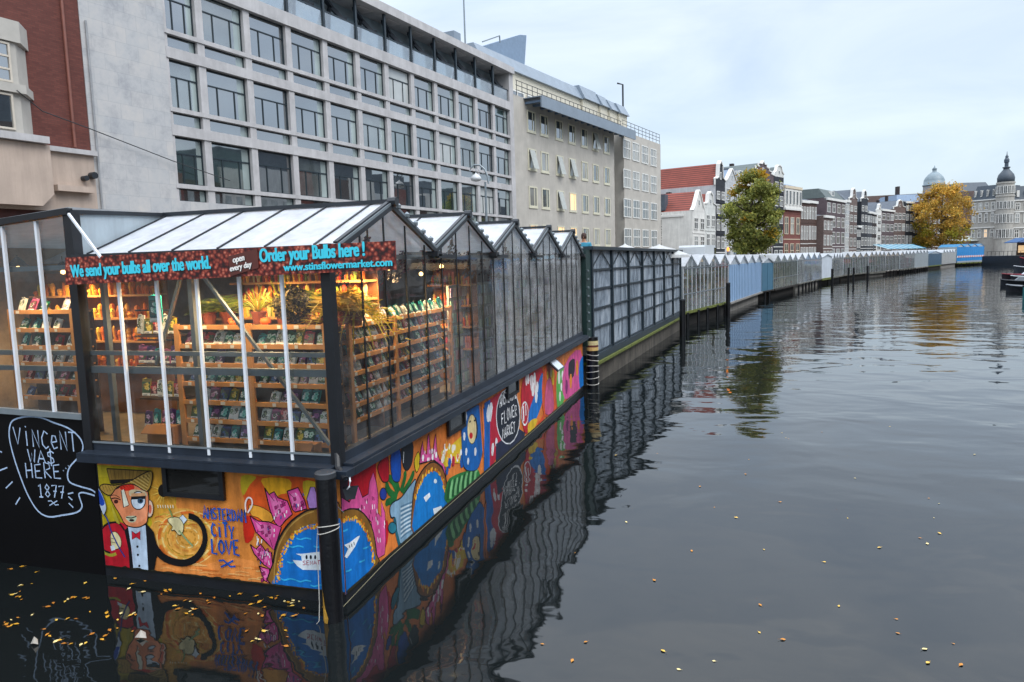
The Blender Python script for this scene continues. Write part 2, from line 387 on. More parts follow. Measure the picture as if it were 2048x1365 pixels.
GLY = {
 'A': [[(0, 0), (0.5, 1), (1, 0)], [(0.2, 0.35), (0.8, 0.35)]], 'M': [[(0, 0), (0.1, 1), (0.5, 0.3), (0.9, 1), (1, 0)]],
 'S': [[(0.95, 0.85), (0.6, 1), (0.15, 0.85), (0.15, 0.62), (0.8, 0.42), (0.9, 0.15), (0.5, 0), (0.05, 0.12)]],
 'T': [[(0, 0.97), (1, 1)], [(0.5, 1), (0.5, 0)]], 'E': [[(0.9, 1), (0.1, 0.95), (0.1, 0.03), (0.95, 0)], [(0.1, 0.5), (0.75, 0.52)]],
 'R': [[(0.1, 0), (0.1, 1), (0.8, 0.9), (0.85, 0.62), (0.1, 0.48), (0.95, 0)]], 'D': [[(0.1, 0), (0.1, 1), (0.7, 0.85), (0.95, 0.5), (0.7, 0.12), (0.1, 0)]],
 'C': [[(0.95, 0.85), (0.5, 1), (0.1, 0.6), (0.15, 0.2), (0.55, 0), (0.95, 0.15)]], 'I': [[(0.5, 0), (0.5, 0.75)], [(0.45, 0.95), (0.55, 1.0)]],
 'Y': [[(0, 1), (0.5, 0.45), (1, 1)], [(0.5, 0.45), (0.4, 0)]], 'L': [[(0.15, 1), (0.12, 0.02), (0.95, 0)]],
 'O': [[(0.5, 1), (0.1, 0.7), (0.1, 0.25), (0.5, 0), (0.9, 0.25), (0.9, 0.7), (0.5, 1)]], 'V': [[(0, 1), (0.45, 0), (1, 1)]],
 'F': [[(0.95, 1), (0.1, 0.97), (0.1, 0)], [(0.1, 0.52), (0.75, 0.55)]], 'W': [[(0, 1), (0.25, 0), (0.5, 0.7), (0.75, 0), (1, 1)]],
 'K': [[(0.1, 0), (0.1, 1)], [(0.9, 1), (0.1, 0.45), (0.95, 0)]], 'N': [[(0.1, 0), (0.1, 1), (0.9, 0), (0.9, 1)]], 'H': [[(0.1, 0), (0.1, 1)], [(0.9, 0), (0.9, 1)], [(0.1, 0.5), (0.9, 0.52)]],
 'e': [[(0.1, 0.35), (0.85, 0.45), (0.7, 0.75), (0.3, 0.75), (0.1, 0.35), (0.4, 0), (0.9, 0.12)]],
 '$': [[(0.95, 0.85), (0.6, 1), (0.15, 0.85), (0.15, 0.62), (0.8, 0.42), (0.9, 0.15), (0.5, 0), (0.05, 0.12)], [(0.5, 1.2), (0.5, -0.2)]],
 '.': [[(0.4, 0.05), (0.6, 0.05)]], '1': [[(0.2, 0.8), (0.55, 1), (0.55, 0)], [(0.2, 0), (0.9, 0)]],
 '8': [[(0.5, 0.5), (0.15, 0.75), (0.5, 1), (0.85, 0.75), (0.5, 0.5), (0.1, 0.22), (0.5, 0), (0.9, 0.22), (0.5, 0.5)]],
 '7': [[(0.05, 0.95), (0.95, 1), (0.4, 0)], [(0.3, 0.5), (0.9, 0.52)]], 'X': [[(0.0, 0.8), (0.3, 0.9), (0.7, 0.1), (1, 0.2)], [(0.9, 0.9), (0.1, 0.0)]],
}
def fz(x, y):                       # front-mural tracing sheet -> wall (X, z)
    P = at_y(160+x/3.2, 860+y/3.2, 0.0); return (P.x, P.z)
def sz(x, y):                       # side-mural tracing sheet -> wall (Y, z)
    P = at_x(660+x/2.626, 660+y/2.626, 0.0); return (P.y, P.z)
def lz(x, y):                       # speech-bubble tracing sheet -> wall (X, z)
    P = at_y(x/5.689, 820+y/5.689, 0.0); return (P.x, P.z)
FX0, HB, HT = -3.33, 0.12, 1.5

def front_mural():
    p = Paint('front', fz, (FX0, -0.001, HB, HT)); W = 1/3.2/182
    p.raw([(FX0, HB), (0, HB), (0, HT), (FX0, HT)], '#e08a3c')
    p.poly([(60, 220), (610, 255), (615, 470), (560, 560), (480, 640), (300, 720), (130, 820), (100, 500)], '#b9a51c')
    p.poly([(80, 230), (190, 240), (200, 300), (85, 300)], '#c9b428')
    p.poly([(460, 250), (600, 262), (610, 470), (640, 560), (470, 640)], '#dba035', True)
    p.ell(650, 690, 215, 190, '#e6a648')
    p.poly([(480, 720), (700, 870), (1000, 820), (1260, 900), (1260, 1010), (480, 930)], '#f0954a', True)
    for k, (rr, c) in enumerate([(195, '#f3c878'), (175, '#d9822f'), (160, '#f0d080'), (140, '#c9a23a'), (118, '#f2b45a'), (95, '#d98d3a'), (72, '#f3d28a'), (50, '#c88d30'), (185, '#e0702a'), (128, '#b8862a')]):
        for a in range(0, 360, 40):
            p.stroke(arc(690, 690, rr, rr*0.88, a+k*17, a+k*17+27, 4), (9+k % 3*3)*W, c)
    for i in range(40):
        x = R.uniform(490, 1230); y = R.uniform(830, 960)+(x-500)*0.06
        p.stroke([(x, y), (x+40, y+R.uniform(-8, 8)), (x+90, y+6)], 8*W, R.choice(['#f6ad62', '#e07f34', '#f3bc74', '#d9742f']))
    for i in range(26):
        x = R.uniform(470, 900); y = R.uniform(480, 620)
        p.stroke([(x, y), (x+24, y-10), (x+55, y-4)], 6*W, R.choice(['#f2d06a', '#e59a3a', '#c9b23a', '#d9702a']))
    # red and yellow area, pink houses
    p.poly([(1035, 300), (1180, 300), (1500, 320), (1500, 520), (1250, 700), (1150, 660), (1100, 640), (1060, 470)], '#e05a1e', True)
    p.poly([(1035, 296), (1130, 300), (1090, 350), (1045, 420)], '#c6ab22', True)
    p.poly([(1170, 310), (1340, 315), (1345, 395), (1290, 410), (1240, 430), (1190, 375)], '#f2b020', True)
    p.poly([(1085, 480), (1180, 500), (1245, 560), (1205, 600), (1140, 560), (1100, 545)], '#f2a838', True, '#3a1a10', 5*W)
    p.poly([(1050, 560), (1110, 570), (1115, 680), (1060, 720)], '#d62c18', True)
    p.poly([(1430, 330), (1520, 340), (1500, 420), (1450, 450)], '#d9b628', True)
    pink = '#e5509c'
    shapes = [[(1185, 372), (1213, 412), (1245, 395), (1268, 432), (1330, 455), (1362, 540), (1322, 575), (1280, 625), (1248, 590), (1215, 500)],
              [(1328, 392), (1398, 368), (1440, 450), (1455, 505), (1380, 525), (1362, 510)],
              [(1090, 548), (1142, 582), (1212, 588), (1292, 622), (1245, 770), (1198, 722), (1128, 652)],
              [(1093, 732), (1130, 762), (1160, 730), (1190, 772), (1228, 782), (1240, 900), (1180, 862), (1118, 792)],
              [(1150, 870), (1215, 890), (1225, 985), (1180, 960)]]
    for s in shapes:
        p.poly(s, pink, False, '#1a0a14', 9*W); cx, cy_ = sum(q[0] for q in s)/len(s), sum(q[1] for q in s)/len(s)
        p.poly([(cx+(x-cx)*.55-6, cy_+(y-cy_)*.55-6) for x, y in s], '#f07ab8', True)
        for i in range(0, len(s), 2): p.stroke([(cx+(s[i][0]-cx)*.85, cy_+(s[i][1]-cy_)*.85), (cx+(s[i][0]-cx)*.35+8, cy_+(s[i][1]-cy_)*.35+6)], 4*W, '#2a0a1c', False)
        for i in range(5): x, y = cx+R.uniform(-34, 34), cy_+R.uniform(-34, 34); p.poly([(x, y), (x+14, y-6), (x+18, y+14), (x+4, y+20)], '#b02a74', False, '#1a0a14', 3.5*W)
    p.poly([(1455, 440), (1478, 365), (1505, 365), (1540, 500), (1470, 500)], '#b98ad0', False, '#2a1030', 6*W)
    for i in range(38):
        x, y = R.choice([(R.uniform(1225, 1330), R.uniform(470, 560)), (R.uniform(1345, 1430), R.uniform(400, 495)), (R.uniform(1130, 1250), R.uniform(600, 720)), (R.uniform(1140, 1220), R.uniform(770, 850))])
        p.stroke([(x, y), (x+R.uniform(-4, 6), y+R.uniform(16, 30))], R.uniform(5, 9)*W, R.choice(['#f7e3f0', '#ffffff', '#8a1f60', '#2a60b0', '#f08ac0']), False)
    # bridge arch with water
    p.poly([(1232, 1000), (1236, 850), (1262, 715), (1330, 600), (1420, 528), (1500, 500), (1720, 500), (1720, 1060)], '#141014', True)
    p.poly([(1240, 1000), (1245, 850), (1272, 725), (1338, 612), (1425, 540), (1500, 512), (1720, 510), (1720, 1060)], '#8f6428', True)
    p.poly([(1262, 1010), (1272, 900), (1298, 770), (1365, 668), (1440, 618), (1530, 598), (1720, 600), (1720, 1080)], '#1f6fc0', True)
    p.poly([(1275, 1010), (1285, 910), (1315, 790), (1380, 690), (1450, 640), (1540, 620), (1720, 620), (1720, 1080)], '#1476cc', True)
    p.stroke([(1246, 980), (1252, 850), (1280, 730), (1345, 620), (1430, 548), (1500, 520)], 8*W, '#b89048')
    pts = []
    for x, y in smooth2([(1270, 960), (1280, 880), (1305, 775), (1370, 680), (1440, 630), (1530, 610)], 9, False): pts += [(x+R.uniform(-12, 14), y+R.uniform(-12, 14)) for _ in range(2)]
    p.dots(pts, 9*W, ['#f2a828', '#f6c84a', '#e07a1c', '#d9981e'])
    for x, y in [(1340, 740), (1390, 690), (1330, 840), (1500, 740), (1290, 950), (1390, 960), (1560, 960), (1480, 990)]:
        p.stroke([(x, y), (x+25, y+9), (x+60, y), (x+95, y+8)], 10*W, '#39b4e8')
    p.poly([(1385, 790), (1430, 790), (1600, 770), (1600, 895), (1430, 893), (1395, 868), (1365, 830), (1425, 835), (1420, 805)], '#e4eef4')
    for x in (1455, 1482, 1510): p.ell(x, 812, 7, 14, '#101a2a')
    p.text('SENAT', (1428, 862), (1545, 858), 0.045, 0.0085, '#b02048')
    # clown-like gentleman: coat, shirt, sleeve
    p.poly([(112, 800), (135, 700), (135, 640), (180, 596), (250, 585), (318, 640), (340, 890), (150, 862)], '#bf1a2c', True)
    p.poly([(100, 770), (140, 790), (160, 850), (150, 870), (110, 850)], '#d8a0a0', True)
    p.stroke([(130, 735), (150, 775), (200, 800), (238, 790)], 22*W, '#a8a432')
    p.stroke([(290, 640), (250, 592), (180, 600), (136, 650), (130, 715), (155, 765), (200, 785)], 15*W, '#0c0c10')
    p.poly([(290, 640), (320, 615), (350, 905), (325, 895), (316, 760)], '#0b0c10')
    p.poly([(314, 618), (428, 608), (446, 912), (350, 906), (335, 750)], '#bcd0e4')
    p.poly([(424, 590), (470, 640), (505, 760), (480, 915), (444, 912), (432, 700)], '#0b0c10')
    p.stroke([(455, 650), (480, 740), (530, 805), (600, 840), (680, 848), (750, 815), (800, 735), (800, 640), (755, 570), (700, 548)], [62*W, 60*W, 56*W, 52*W, 48*W, 44*W, 40*W, 40*W, 44*W, 40*W], '#0b0b10')
    p.poly([(640, 562), (664, 540), (692, 572), (668, 602)], '#d6e4ee', False, '#101010', 4*W)
    hand = [(575, 592), (568, 568), (600, 556), (640, 562), (668, 602), (664, 650), (640, 672), (612, 640), (590, 642), (598, 616)]
    p.poly(hand, '#e2d7a4', True, '#181410', 5*W)
    p.poly([(204, 660), (238, 652), (268, 695), (268, 745), (240, 762), (215, 760), (204, 720)], '#e2d7a4', True, '#181410', 5*W)
    p.stroke([(205, 690), (235, 700)], 4*W, '#181410'); p.stroke([(205, 715), (238, 722)], 4*W, '#181410')
    p.poly([(200, 742), (225, 735), (232, 765), (208, 772)], '#d6e4ee')
    p.poly([(338, 645), (364, 664), (392, 644), (392, 702), (366, 684), (340, 700)], '#cf2136', False, '#200808', 4*W)
    for x, y in ((374, 745), (377, 797), (386, 868)): p.ell(x, y, 7, 8, '#101010')
    # head
    p.ell(452, 502, 24, 55, '#eac9b0', '#14100c', ow=6*W); p.ell(455, 505, 10, 30, '#d86a50')
    p.poly([(200, 420), (228, 380), (330, 345), (425, 365), (446, 430), (440, 560), (425, 600), (370, 622), (300, 606), (262, 540), (225, 480)], '#e88e60', True, '#14100c', 8*W)
    p.poly([(205, 470), (240, 545), (262, 600), (230, 575)], '#bcae3a', True)
    p.poly([(262, 362), (340, 345), (352, 378), (285, 388)], '#d22c1c', True)
    p.poly([(300, 560), (420, 480), (425, 560), (350, 600)], '#ef9a70', True)
    p.poly([(320, 395), (345, 380), (420, 390), (430, 425), (335, 425)], '#d9c7a0', True)
    p.poly([(270, 388), (286, 378), (318, 478), (288, 492)], '#dfe0cc'); p.stroke([(270, 386), (286, 495), (318, 482)], 7*W, '#14100c', False); p.stroke([(290, 378), (322, 478)], 5*W, '#14100c')
    p.ell(380, 450, 46, 58, '#d6e3f0', '#14100c', ow=7*W); p.poly([(335, 420), (428, 418), (428, 440), (335, 444)], '#14161c'); p.ell(393, 452, 19, 18, '#33506a'); p.ell(396, 452, 8, 9, '#0a0c10')
    p.poly([(335, 405), (420, 400), (425, 420), (335, 425)], '#e0a878')
    p.stroke([(205, 440), (235, 434), (268, 446)], 8*W, '#14100c'); p.ell(238, 457, 14, 13, '#4a1a14'); p.stroke([(200, 420), (230, 415), (262, 432)], 5*W, '#14100c')
    p.poly([(298, 556), (335, 548), (368, 552), (360, 585), (325, 588)], '#c9d2b0', True); p.stroke([(300, 556), (335, 562), (368, 550)], 7*W, '#14100c'); p.ell(338, 576, 16, 8, '#2a1414')
    # hat
    p.poly([(178, 246), (462, 262), (468, 310), (350, 330), (200, 335)], '#8f6f30', False, '#14100c', 7*W)
    p.poly([(200, 318), (345, 312), (350, 332), (205, 345)], '#141210')
    p.poly([(133, 368), (160, 345), (230, 352), (320, 330), (400, 285), (462, 262), (468, 320), (435, 392), (345, 345), (250, 362), (205, 415), (165, 405)], '#b8933f', True, '#14100c', 8*W)
    for i in range(12): p.stroke([(150+i*17, 352+i*0.5-(i > 5)*(i-5)*5), (168+i*18, 398-i*4.2)], 3*W, '#3a2810', False)
    for i in range(12): p.stroke([(330+i*11, 325-i*5), (435-i*4+i*6, 388-i*9)], 3.2*W, '#3a2810' if i % 2 else '#ecd490', False)
    for i in range(11): p.stroke([(200+i*25, 252+i*1.2), (212+i*22, 312)], 3*W, '#3a2810', False)
    # sunflower
    for i in range(20):
        a = 2*PI*i/20; p.poly([(540+30*math.cos(a-0.12), 388+38*math.sin(a-0.12)), (540+88*math.cos(a), 388+105*math.sin(a)), (540+30*math.cos(a+0.12), 388+38*math.sin(a+0.12))], R.choice(['#e6b13c', '#d99528', '#f0c95a']))
    p.ell(540, 386, 33, 42, '#17100c')
    for i in range(7): p.stroke([(505+i*16, 478), (508+i*16, 498)], 7*W, '#f0ecd0', False)
    p.stroke([(575, 500), (590, 530), (600, 560)], 12*W, '#7d9a5a'); p.stroke([(640, 640), (690, 700), (730, 740)], 14*W, '#8aa070')
    # brush
    p.stroke([(160, 535), (185, 575), (205, 640), (255, 745), (296, 812)], 11*W, '#253c8c')
    p.poly([(106, 392), (124, 372), (150, 410), (168, 460), (176, 500), (160, 542), (142, 505), (116, 440)], '#c6d6ea', True, '#141820', 4*W)
    p.poly([(108, 396), (124, 378), (146, 412), (166, 470), (140, 482), (116, 440)], '#1a48b4', True)
    # words
    BL = '#1f56b4'
    p.text('AMSTERDAM', (795, 562), (1072, 588), 0.145, 0.021, BL)
    p.text('CITY', (845, 670), (1000, 700), 0.165, 0.027, BL); p.text('LOVE', (845, 780), (1035, 806), 0.17, 0.028, BL); p.text('X', (885, 872), (1015, 880), 0.09, 0.022, BL)
    p.stroke([(1068, 525), (1066, 465), (1082, 432), (1104, 440), (1108, 478), (1080, 528)], 11*W, '#f2e6e0')
    p.raw([(FX0, HB), (0, HB), (0, HB+0.035), (FX0, HB+0.02)], '#3a2a1c')
    for k in range(2):
        a = FX0; q = [(FX0, HB-.01)]
        while a < -0.002: q.append((a, HB+R.uniform(.01, .045 if k == 0 else .03))); a += R.uniform(.03, .12)
        p.raw(q+[(-0.002, HB-.01)], '#2c2a1c' if k == 0 else '#15160f')
    return p.m

def side_mural():
    p = Paint('side', sz, (0.001, 13.4, HB, HT)); OR = '#e8843c'
    p.raw([(0, HB), (13.4, HB), (13.4, HT), (0, HT)], OR)
    p.poly([(0, 700), (110, 740), (110, 1000), (0, 1010)], '#3a2133'); p.poly([(108, 730), (250, 690), (262, 850), (200, 1010), (108, 960)], '#c01528', True)
    p.poly([(240, 690), (440, 590), (450, 900), (300, 1190), (250, 1200)], OR); p.poly([(245, 1060), (300, 1000), (300, 1120), (250, 1190)], '#c81e2c', True)
    pk = '#e45a9e'
    p.poly([(55, 960), (60, 880), (100, 905), (128, 862), (148, 820), (170, 880), (200, 862), (206, 800), (226, 748), (242, 800), (252, 870), (250, 960), (268, 985), (268, 900), (288, 960), (292, 1100), (286, 1180), (245, 1205), (215, 1010), (150, 940), (100, 940)], pk, False, '#1a0814', 0.014)
    for i in range(30):
        x = R.uniform(150, 285); y = R.uniform(860, 1000) if x < 245 else R.uniform(970, 1170); p.stroke([(x, y), (x+2, y+R.uniform(14, 26))], 0.016, R.choice(['#ffffff', '#f8dcec', '#7a1a50']))
    p.poly([(-20, 990), (40, 968), (90, 940), (142, 940), (192, 980), (228, 1060), (246, 1180), (243, 1245), (-20, 1500)], '#140e12', True)
    p.poly([(-20, 998), (40, 975), (90, 948), (142, 948), (190, 988), (224, 1065), (240, 1180), (238, 1245), (-20, 1500)], '#8f6428', True)
    p.poly([(-20, 1030), (40, 1020), (90, 992), (145, 1000), (185, 1055), (215, 1130), (228, 1235), (60, 1420), (-20, 1500)], '#1476cc', True)
    pts = []
    for x, y in smooth2([(20, 1022), (45, 1012), (90, 990), (145, 1000), (185, 1055), (213, 1130), (226, 1220)], 8, False): pts += [(x+R.uniform(-6, 6), y+R.uniform(-10, 10)) for _ in range(2)]
    p.dots(pts, 0.02, ['#f2a828', '#f6c84a', '#e07a1c'])
    p.poly([(72, 1130), (100, 1118), (142, 1085), (155, 1080), (128, 1140), (86, 1200), (74, 1192), (92, 1150)], '#e8f0f4')
    for x, y in ((98, 1130), (110, 1124), (122, 1114)): p.stroke([(x, y), (x+3, y+16)], 0.014, '#141a2a', False)
    for x, y in ((60, 1060), (170, 1150), (80, 1270), (150, 1220)): p.stroke([(x, y), (x+14, y-4), (x+30, y-12)], 0.018, '#3fb6ea')
    # tulips, leaves
    G = '#1d6e30'
    for pts_ in ([(355, 860), (330, 800), (300, 770)], [(360, 850), (345, 790), (350, 740)], [(370, 850), (390, 780), (392, 740)], [(350, 880), (310, 850), (290, 800)], [(380, 860), (420, 790), (440, 740)], [(345, 900), (310, 900), (288, 915)]): p.stroke(pts_, [0.09, 0.09, 0.02], G)
    p.poly([(248, 715), (300, 660), (306, 780), (290, 800), (268, 788)], '#c4142c', True, '#14100c'); p.poly([(318, 655), (366, 630), (368, 775), (345, 800), (322, 772)], '#1650b0', True, '#14100c')
    p.poly([(374, 620), (430, 590), (430, 690), (405, 738), (382, 715)], '#1d222c', True, '#101010'); p.stroke([(385, 640), (382, 700)], 0.02, '#d8dce0')
    p.poly([(440, 690), (462, 640), (470, 700), (452, 750)], '#e4c42a', True, '#14100c'); p.ell(277, 862, 18, 32, '#233c96', '#14100c')
    # pale blue vase figure
    p.poly([(312, 935), (330, 905), (372, 880), (420, 815), (448, 785), (438, 850), (452, 870), (468, 880), (452, 925), (432, 940), (432, 1075), (368, 1125), (350, 1060), (340, 990), (318, 985)], '#8cb2cc', True, '#14222a', 0.02)
    for i in range(15): p.stroke([(368, 930+i*12), (395, 918+i*11), (428, 905+i*10.5)], 0.022, '#d4e6f0' if i % 2 else '#5d86a4')
    p.stroke([(335, 990), (345, 1060), (362, 1130)], 0.06, '#1d6474'); p.ell(325, 1040, 22, 30, '#2a7d92', '#101a20')
    # second arch
    p.poly([(428, 905), (448, 800), (490, 722), (540, 690), (590, 725), (612, 800), (616, 950), (440, 1080)], '#140e12', True)
    p.poly([(432, 905), (452, 805), (492, 730), (540, 698), (586, 732), (607, 805), (611, 945), (440, 1078)], '#8f5a26', True)
    p.poly([(440, 1070), (446, 900), (466, 825), (502, 765), (545, 742), (584, 785), (602, 880), (604, 945)], '#1680d0', True)
    pts = []
    for x, y in smooth2([(446, 880), (466, 815), (502, 758), (545, 735), (584, 775), (600, 850)], 8, False): pts += [(x+R.uniform(-5, 5), y+R.uniform(-8, 8))]
    p.dots(pts, 0.03, ['#f2a828', '#f6c84a', '#e07a1c'])
    p.poly([(488, 880), (520, 855), (524, 875), (500, 905)], '#e8f0f4'); p.poly([(538, 940), (580, 925), (590, 945), (545, 975)], '#e8f0f4'); p.ell(550, 795, 8, 12, '#dfeef6')
    # pink towers above it, flowers
    p.poly([(466, 705), (476, 620), (482, 585), (490, 640), (505, 655), (510, 560), (516, 545), (524, 640), (536, 660), (546, 575), (552, 545), (560, 650), (575, 690), (590, 660), (606, 770), (588, 720), (540, 682)], pk, False, '#1a0814', 0.02)
    p.dots([(R.uniform(478, 600), R.uniform(630, 690)) for _ in range(12)], 0.04, ['#ffffff', '#f6c6e0'])
    p.poly([(582, 640), (640, 600), (700, 560), (704, 690), (640, 700), (600, 720)], '#e6c232', True)
    p.dots([(R.uniform(585, 700), R.uniform(600, 690)) for _ in range(26)], 0.06, ['#ffffff', '#f4f0e0', '#f09a30'])
    p.dots([(625, 700), (645, 690), (668, 665), (690, 690), (612, 740)], 0.09, ['#2060b0', '#c02040', '#e07020', '#1a5aa8'])
    p.poly([(612, 910), (612, 800), (660, 760), (720, 740), (770, 730), (775, 790)], '#2a7a3a', True)
    for i in range(12):
        x = 615+i*13; p.stroke([(x, 895-i*9), (x+4, 850-i*10), (x+14, 790-i*5)], [0.1, 0.09, 0.02], '#7fc080' if i % 2 else '#14582a')
    # blue-hooded lady
    p.poly([(690, 470), (712, 432), (745, 408), (782, 395), (812, 440), (800, 620), (778, 720), (742, 742), (700, 720), (688, 600)], '#1668b8', True, '#0c1420')
    p.ell(742, 522, 24, 78, '#f0dca4', '#2a1c14'); p.ell(737, 556, 9, 17, '#d01c28'); p.stroke([(728, 485), (736, 480)], 0.03, '#141010'); p.stroke([(752, 478), (762, 474)], 0.03, '#141010'); p.stroke([(760, 460), (770, 520), (764, 570)], 0.05, '#1a1410')
    p.dots([(702, 560), (712, 640), (760, 640), (706, 460), (722, 690)], 0.1, ['#f2f4f6'])
    p.poly([(780, 392), (800, 380), (815, 660), (800, 672)], '#e07a38'); p.stroke([(790, 390), (806, 660)], 0.04, '#8a3a18')
    p.poly([(808, 385), (842, 362), (842, 735), (806, 765)], '#1662b4'); p.poly([(838, 364), (895, 325), (895, 600), (858, 700), (836, 730)], '#c0223c')
    p.dots([(R.uniform(825, 850), R.uniform(410, 470)) for _ in range(10)] + [(852, 620), (870, 590), (890, 620), (910, 610), (850, 640), (940, 590)], 0.1, ['#f2f4f6', '#e8eef4'])
    p.poly([(868, 600), (990, 520), (1020, 540), (1020, 580), (868, 690)], '#232a44')
    # black bubble with words
    p.ell(932, 455, 64, 148, '#e4e8ec'); p.ell(932, 455, 60, 141, '#1b2130')
    p.text('AMSTERDAM', (888, 408), (980, 355), 0.22, 0.03, '#f2f4f6'); p.text('FLOWER', (896, 500), (980, 448), 0.22, 0.03, '#f2f4f6'); p.text('MARKET', (902, 575), (970, 533), 0.2, 0.03, '#f2f4f6')
    p.poly([(1000, 350), (1016, 250), (1062, 225), (1112, 200), (1112, 330), (1060, 480), (1030, 545), (1010, 500)], '#c41e32', True)
    p.dots([(R.uniform(1018, 1100), R.uniform(240, 330)) for _ in range(16)], 0.12, ['#ffffff', '#f6e8ea'])
    p.ell(1020, 440, 18, 60, '#c8283a', '#f2f2f2', ow=0.04); p.stroke([(1012, 400), (1014, 480)], 0.09, '#f4f4f4'); p.stroke([(1024, 390), (1026, 450)], 0.06, '#f4f4f4')
    p.poly([(1042, 430), (1075, 330), (1112, 225), (1122, 330), (1092, 440), (1060, 500), (1042, 505)], '#1272c4', True); p.dots([(1078, 320), (1086, 300), (1080, 350)], 0.14, ['#f4f4f4'])
    p.poly([(1036, 500), (1060, 470), (1085, 470), (1070, 515), (1040, 550)], '#e6c030', True)
    p.poly([(1085, 500), (1122, 440), (1120, 470), (1090, 520)], '#e0502c')
    p.poly([(1116, 222), (1182, 165), (1192, 400), (1122, 455)], '#dd5a26', True); p.poly([(1130, 300), (1150, 250), (1165, 300), (1172, 420), (1128, 440)], '#d8608c', True, '#601a30'); p.dots([(1140, 240), (1158, 225), (1168, 250)], 0.16, ['#e8c020', '#f0e0a0'])
    p.poly([(1190, 225), (1228, 195), (1228, 365), (1190, 405)], '#62b858', True); p.dots([(1200, 250), (1212, 300), (1205, 350), (1218, 240)], 0.16, ['#eef4e8', '#ffffff'])
    p.poly([(1228, 190), (1312, 105), (1326, 300), (1230, 365)], '#e25c9e', True); p.poly([(1252, 175), (1282, 155), (1278, 240), (1252, 255)], '#2a2430', True); p.dots([(1262, 270), (1240, 300), (1295, 200)], 0.2, ['#e8902c', '#8a2a70'])
    p.poly([(1308, 170), (1345, 140), (1345, 300), (1310, 312)], '#1478cc', True)
    p.raw([(0, HB), (13.4, HB), (13.4, HB+0.03), (0, HB+0.05)], '#30302c')
    for k in range(2):
        a = 0.002; q = [(0.002, HB-.01)]
        while a < 13.4: q.append((a, HB+R.uniform(.01, .045 if k == 0 else .03))); a += R.uniform(.03, .12)
        p.raw(q+[(13.4, HB-.01)], '#2c2a1c' if k == 0 else '#15160f')
    return p.m

def bubble(part):
    p = Paint('front', lz, (-5.6, -3.37, 0.2, 2.0), 0.009); W = '#a9bfdb'
    if part == 0: p.stroke([(1090, 940), (1040, 905), (900, 865), (800, 820), (775, 740), (800, 650), (870, 570), (930, 500), (950, 400), (900, 300), (780, 205), (620, 145), (480, 90), (340, 75), (210, 95), (130, 150), (112, 300), (160, 520), (240, 760), (330, 980), (440, 1150), (560, 1215), (700, 1200), (880, 1165), (940, 1100), (920, 1020), (905, 955), (960, 940), (1085, 975)], 0.02, W)
    if part == 0: return p.m
    if part == 5: return rays(p, W)
    LN = [('VINCeNT', (165, 390), (900, 480), 0.24, 0.018), ('WA$', (325, 595), (645, 615), 0.165, 0.017), ('HERE', (295, 775), (715, 780), 0.185, 0.017), ('1877', (435, 990), (755, 1005), 0.175, 0.017)][part-1]
    p.text(*LN, W, 0.03)
    if part == 3: p.text('...', (715, 710), (800, 630), 0.14, 0.018, W, 0)
    if part == 4: p.text('X', (545, 1085), (690, 1090), 0.07, 0.014, W, 0)
    return p.m
def rays(p, W):
    for a, b in (((780, 955), (840, 940)), ((785, 985), (830, 1025)), ((790, 1060), (840, 1110)), ((75, 890), (150, 815)), ((185, 1075), (235, 995)), ((0, 690), (90, 655)), ((0, 470), (30, 480))): p.stroke([a, b], 0.017, W, False)
    return p.m
# ------------------------------------------------------------------ near flower stall with the painted hull
EAVE, RIDGE, PIT, Y0 = 3.90, 4.42, 2.66, 0.13
NG = 5; YEND = Y0+NG*PIT
st = thing('flower_stall', 'glass greenhouse flower stall afloat on a hull covered in bright painted figures', 'market stall', (0, 0, 0))
m = MB(); m.box(-7.2, -0.0, -13.4, 0, -0.5, 1.5); m.build('hull', BLACK, st)
tag(front_mural().build('mural', PAINT, st, fix=False), 'street art of a man in a straw hat, a sunflower and a bridge arch')
tag(side_mural().build('mural', PAINT, st, fix=False), 'street art of pink towers, tulips, a blue-hooded woman and a black speech bubble')
m = MB()
m.prism([(-3.42, 1.49), (0.2, 1.49), (0.2, 1.575), (-3.42, 1.575)], 0.004, 0.2); m.box(-3.42, 0.012, 0.0, 0.2, 1.578, 1.60)
m.build('ledge', NAVY, st)
m = MB(SIDE); m.box(0.0, 13.4, 0.004, 0.2, 1.488, 1.573); m.box(0.012, 13.4, 0.03, 0.17, 1.578, 1.605); m.build('ledge', NAVY, st)
m = MB(); m.box(-3.36, 0.03, -0.06, 0.03, 1.502, 1.70); m.build('sill', NAVY, st)
m = MB(SIDE); m.box(0.062, 13.4, -0.06, 0.032, 1.503, 1.705); m.build('sill', NAVY, st)
m = MB(); m.box(-3.36, -0.06, 0.031, 0.042, 1.69, 1.712); m.build('sill_edge', GREYMETAL, st)
m = MB(); m.box(-0.06, 0.05, -0.06, 0.05, 1.575, EAVE+0.06); m.tube([(0.0, -0.02, 1.72), (0.05, -0.1, 1.58), (0.19, -0.2, 1.50)], 0.035, 8); m.build('corner_post', BLACK, st)
for x in (-2.74, -2.2, -1.65, -1.09, -0.55):
    m = MB(); m.box(x-0.017, x+0.017, 0.008, 0.04, 1.62, EAVE-0.05); m.build('glazing_bar', WHITEBAR, st)
ny = 22
for i in range(1, ny):
    y = 0.09+i*0.602; kk = (y-Y0) % PIT; top = EAVE+(RIDGE-EAVE)*(1-abs(kk-PIT/2)/(PIT/2))-0.03
    m = MB(SIDE); m.box(y-0.013, y+0.013, 0.006, 0.02, 1.64, top); m.build('glazing_bar', BLACK, st)
m = MB(); m.face([(-3.36, 0, 1.69), (-0.05, 0, 1.69), (-0.05, 0, EAVE), (-3.36, 0, EAVE)]); m.build('glass_pane', GLASS1, st)
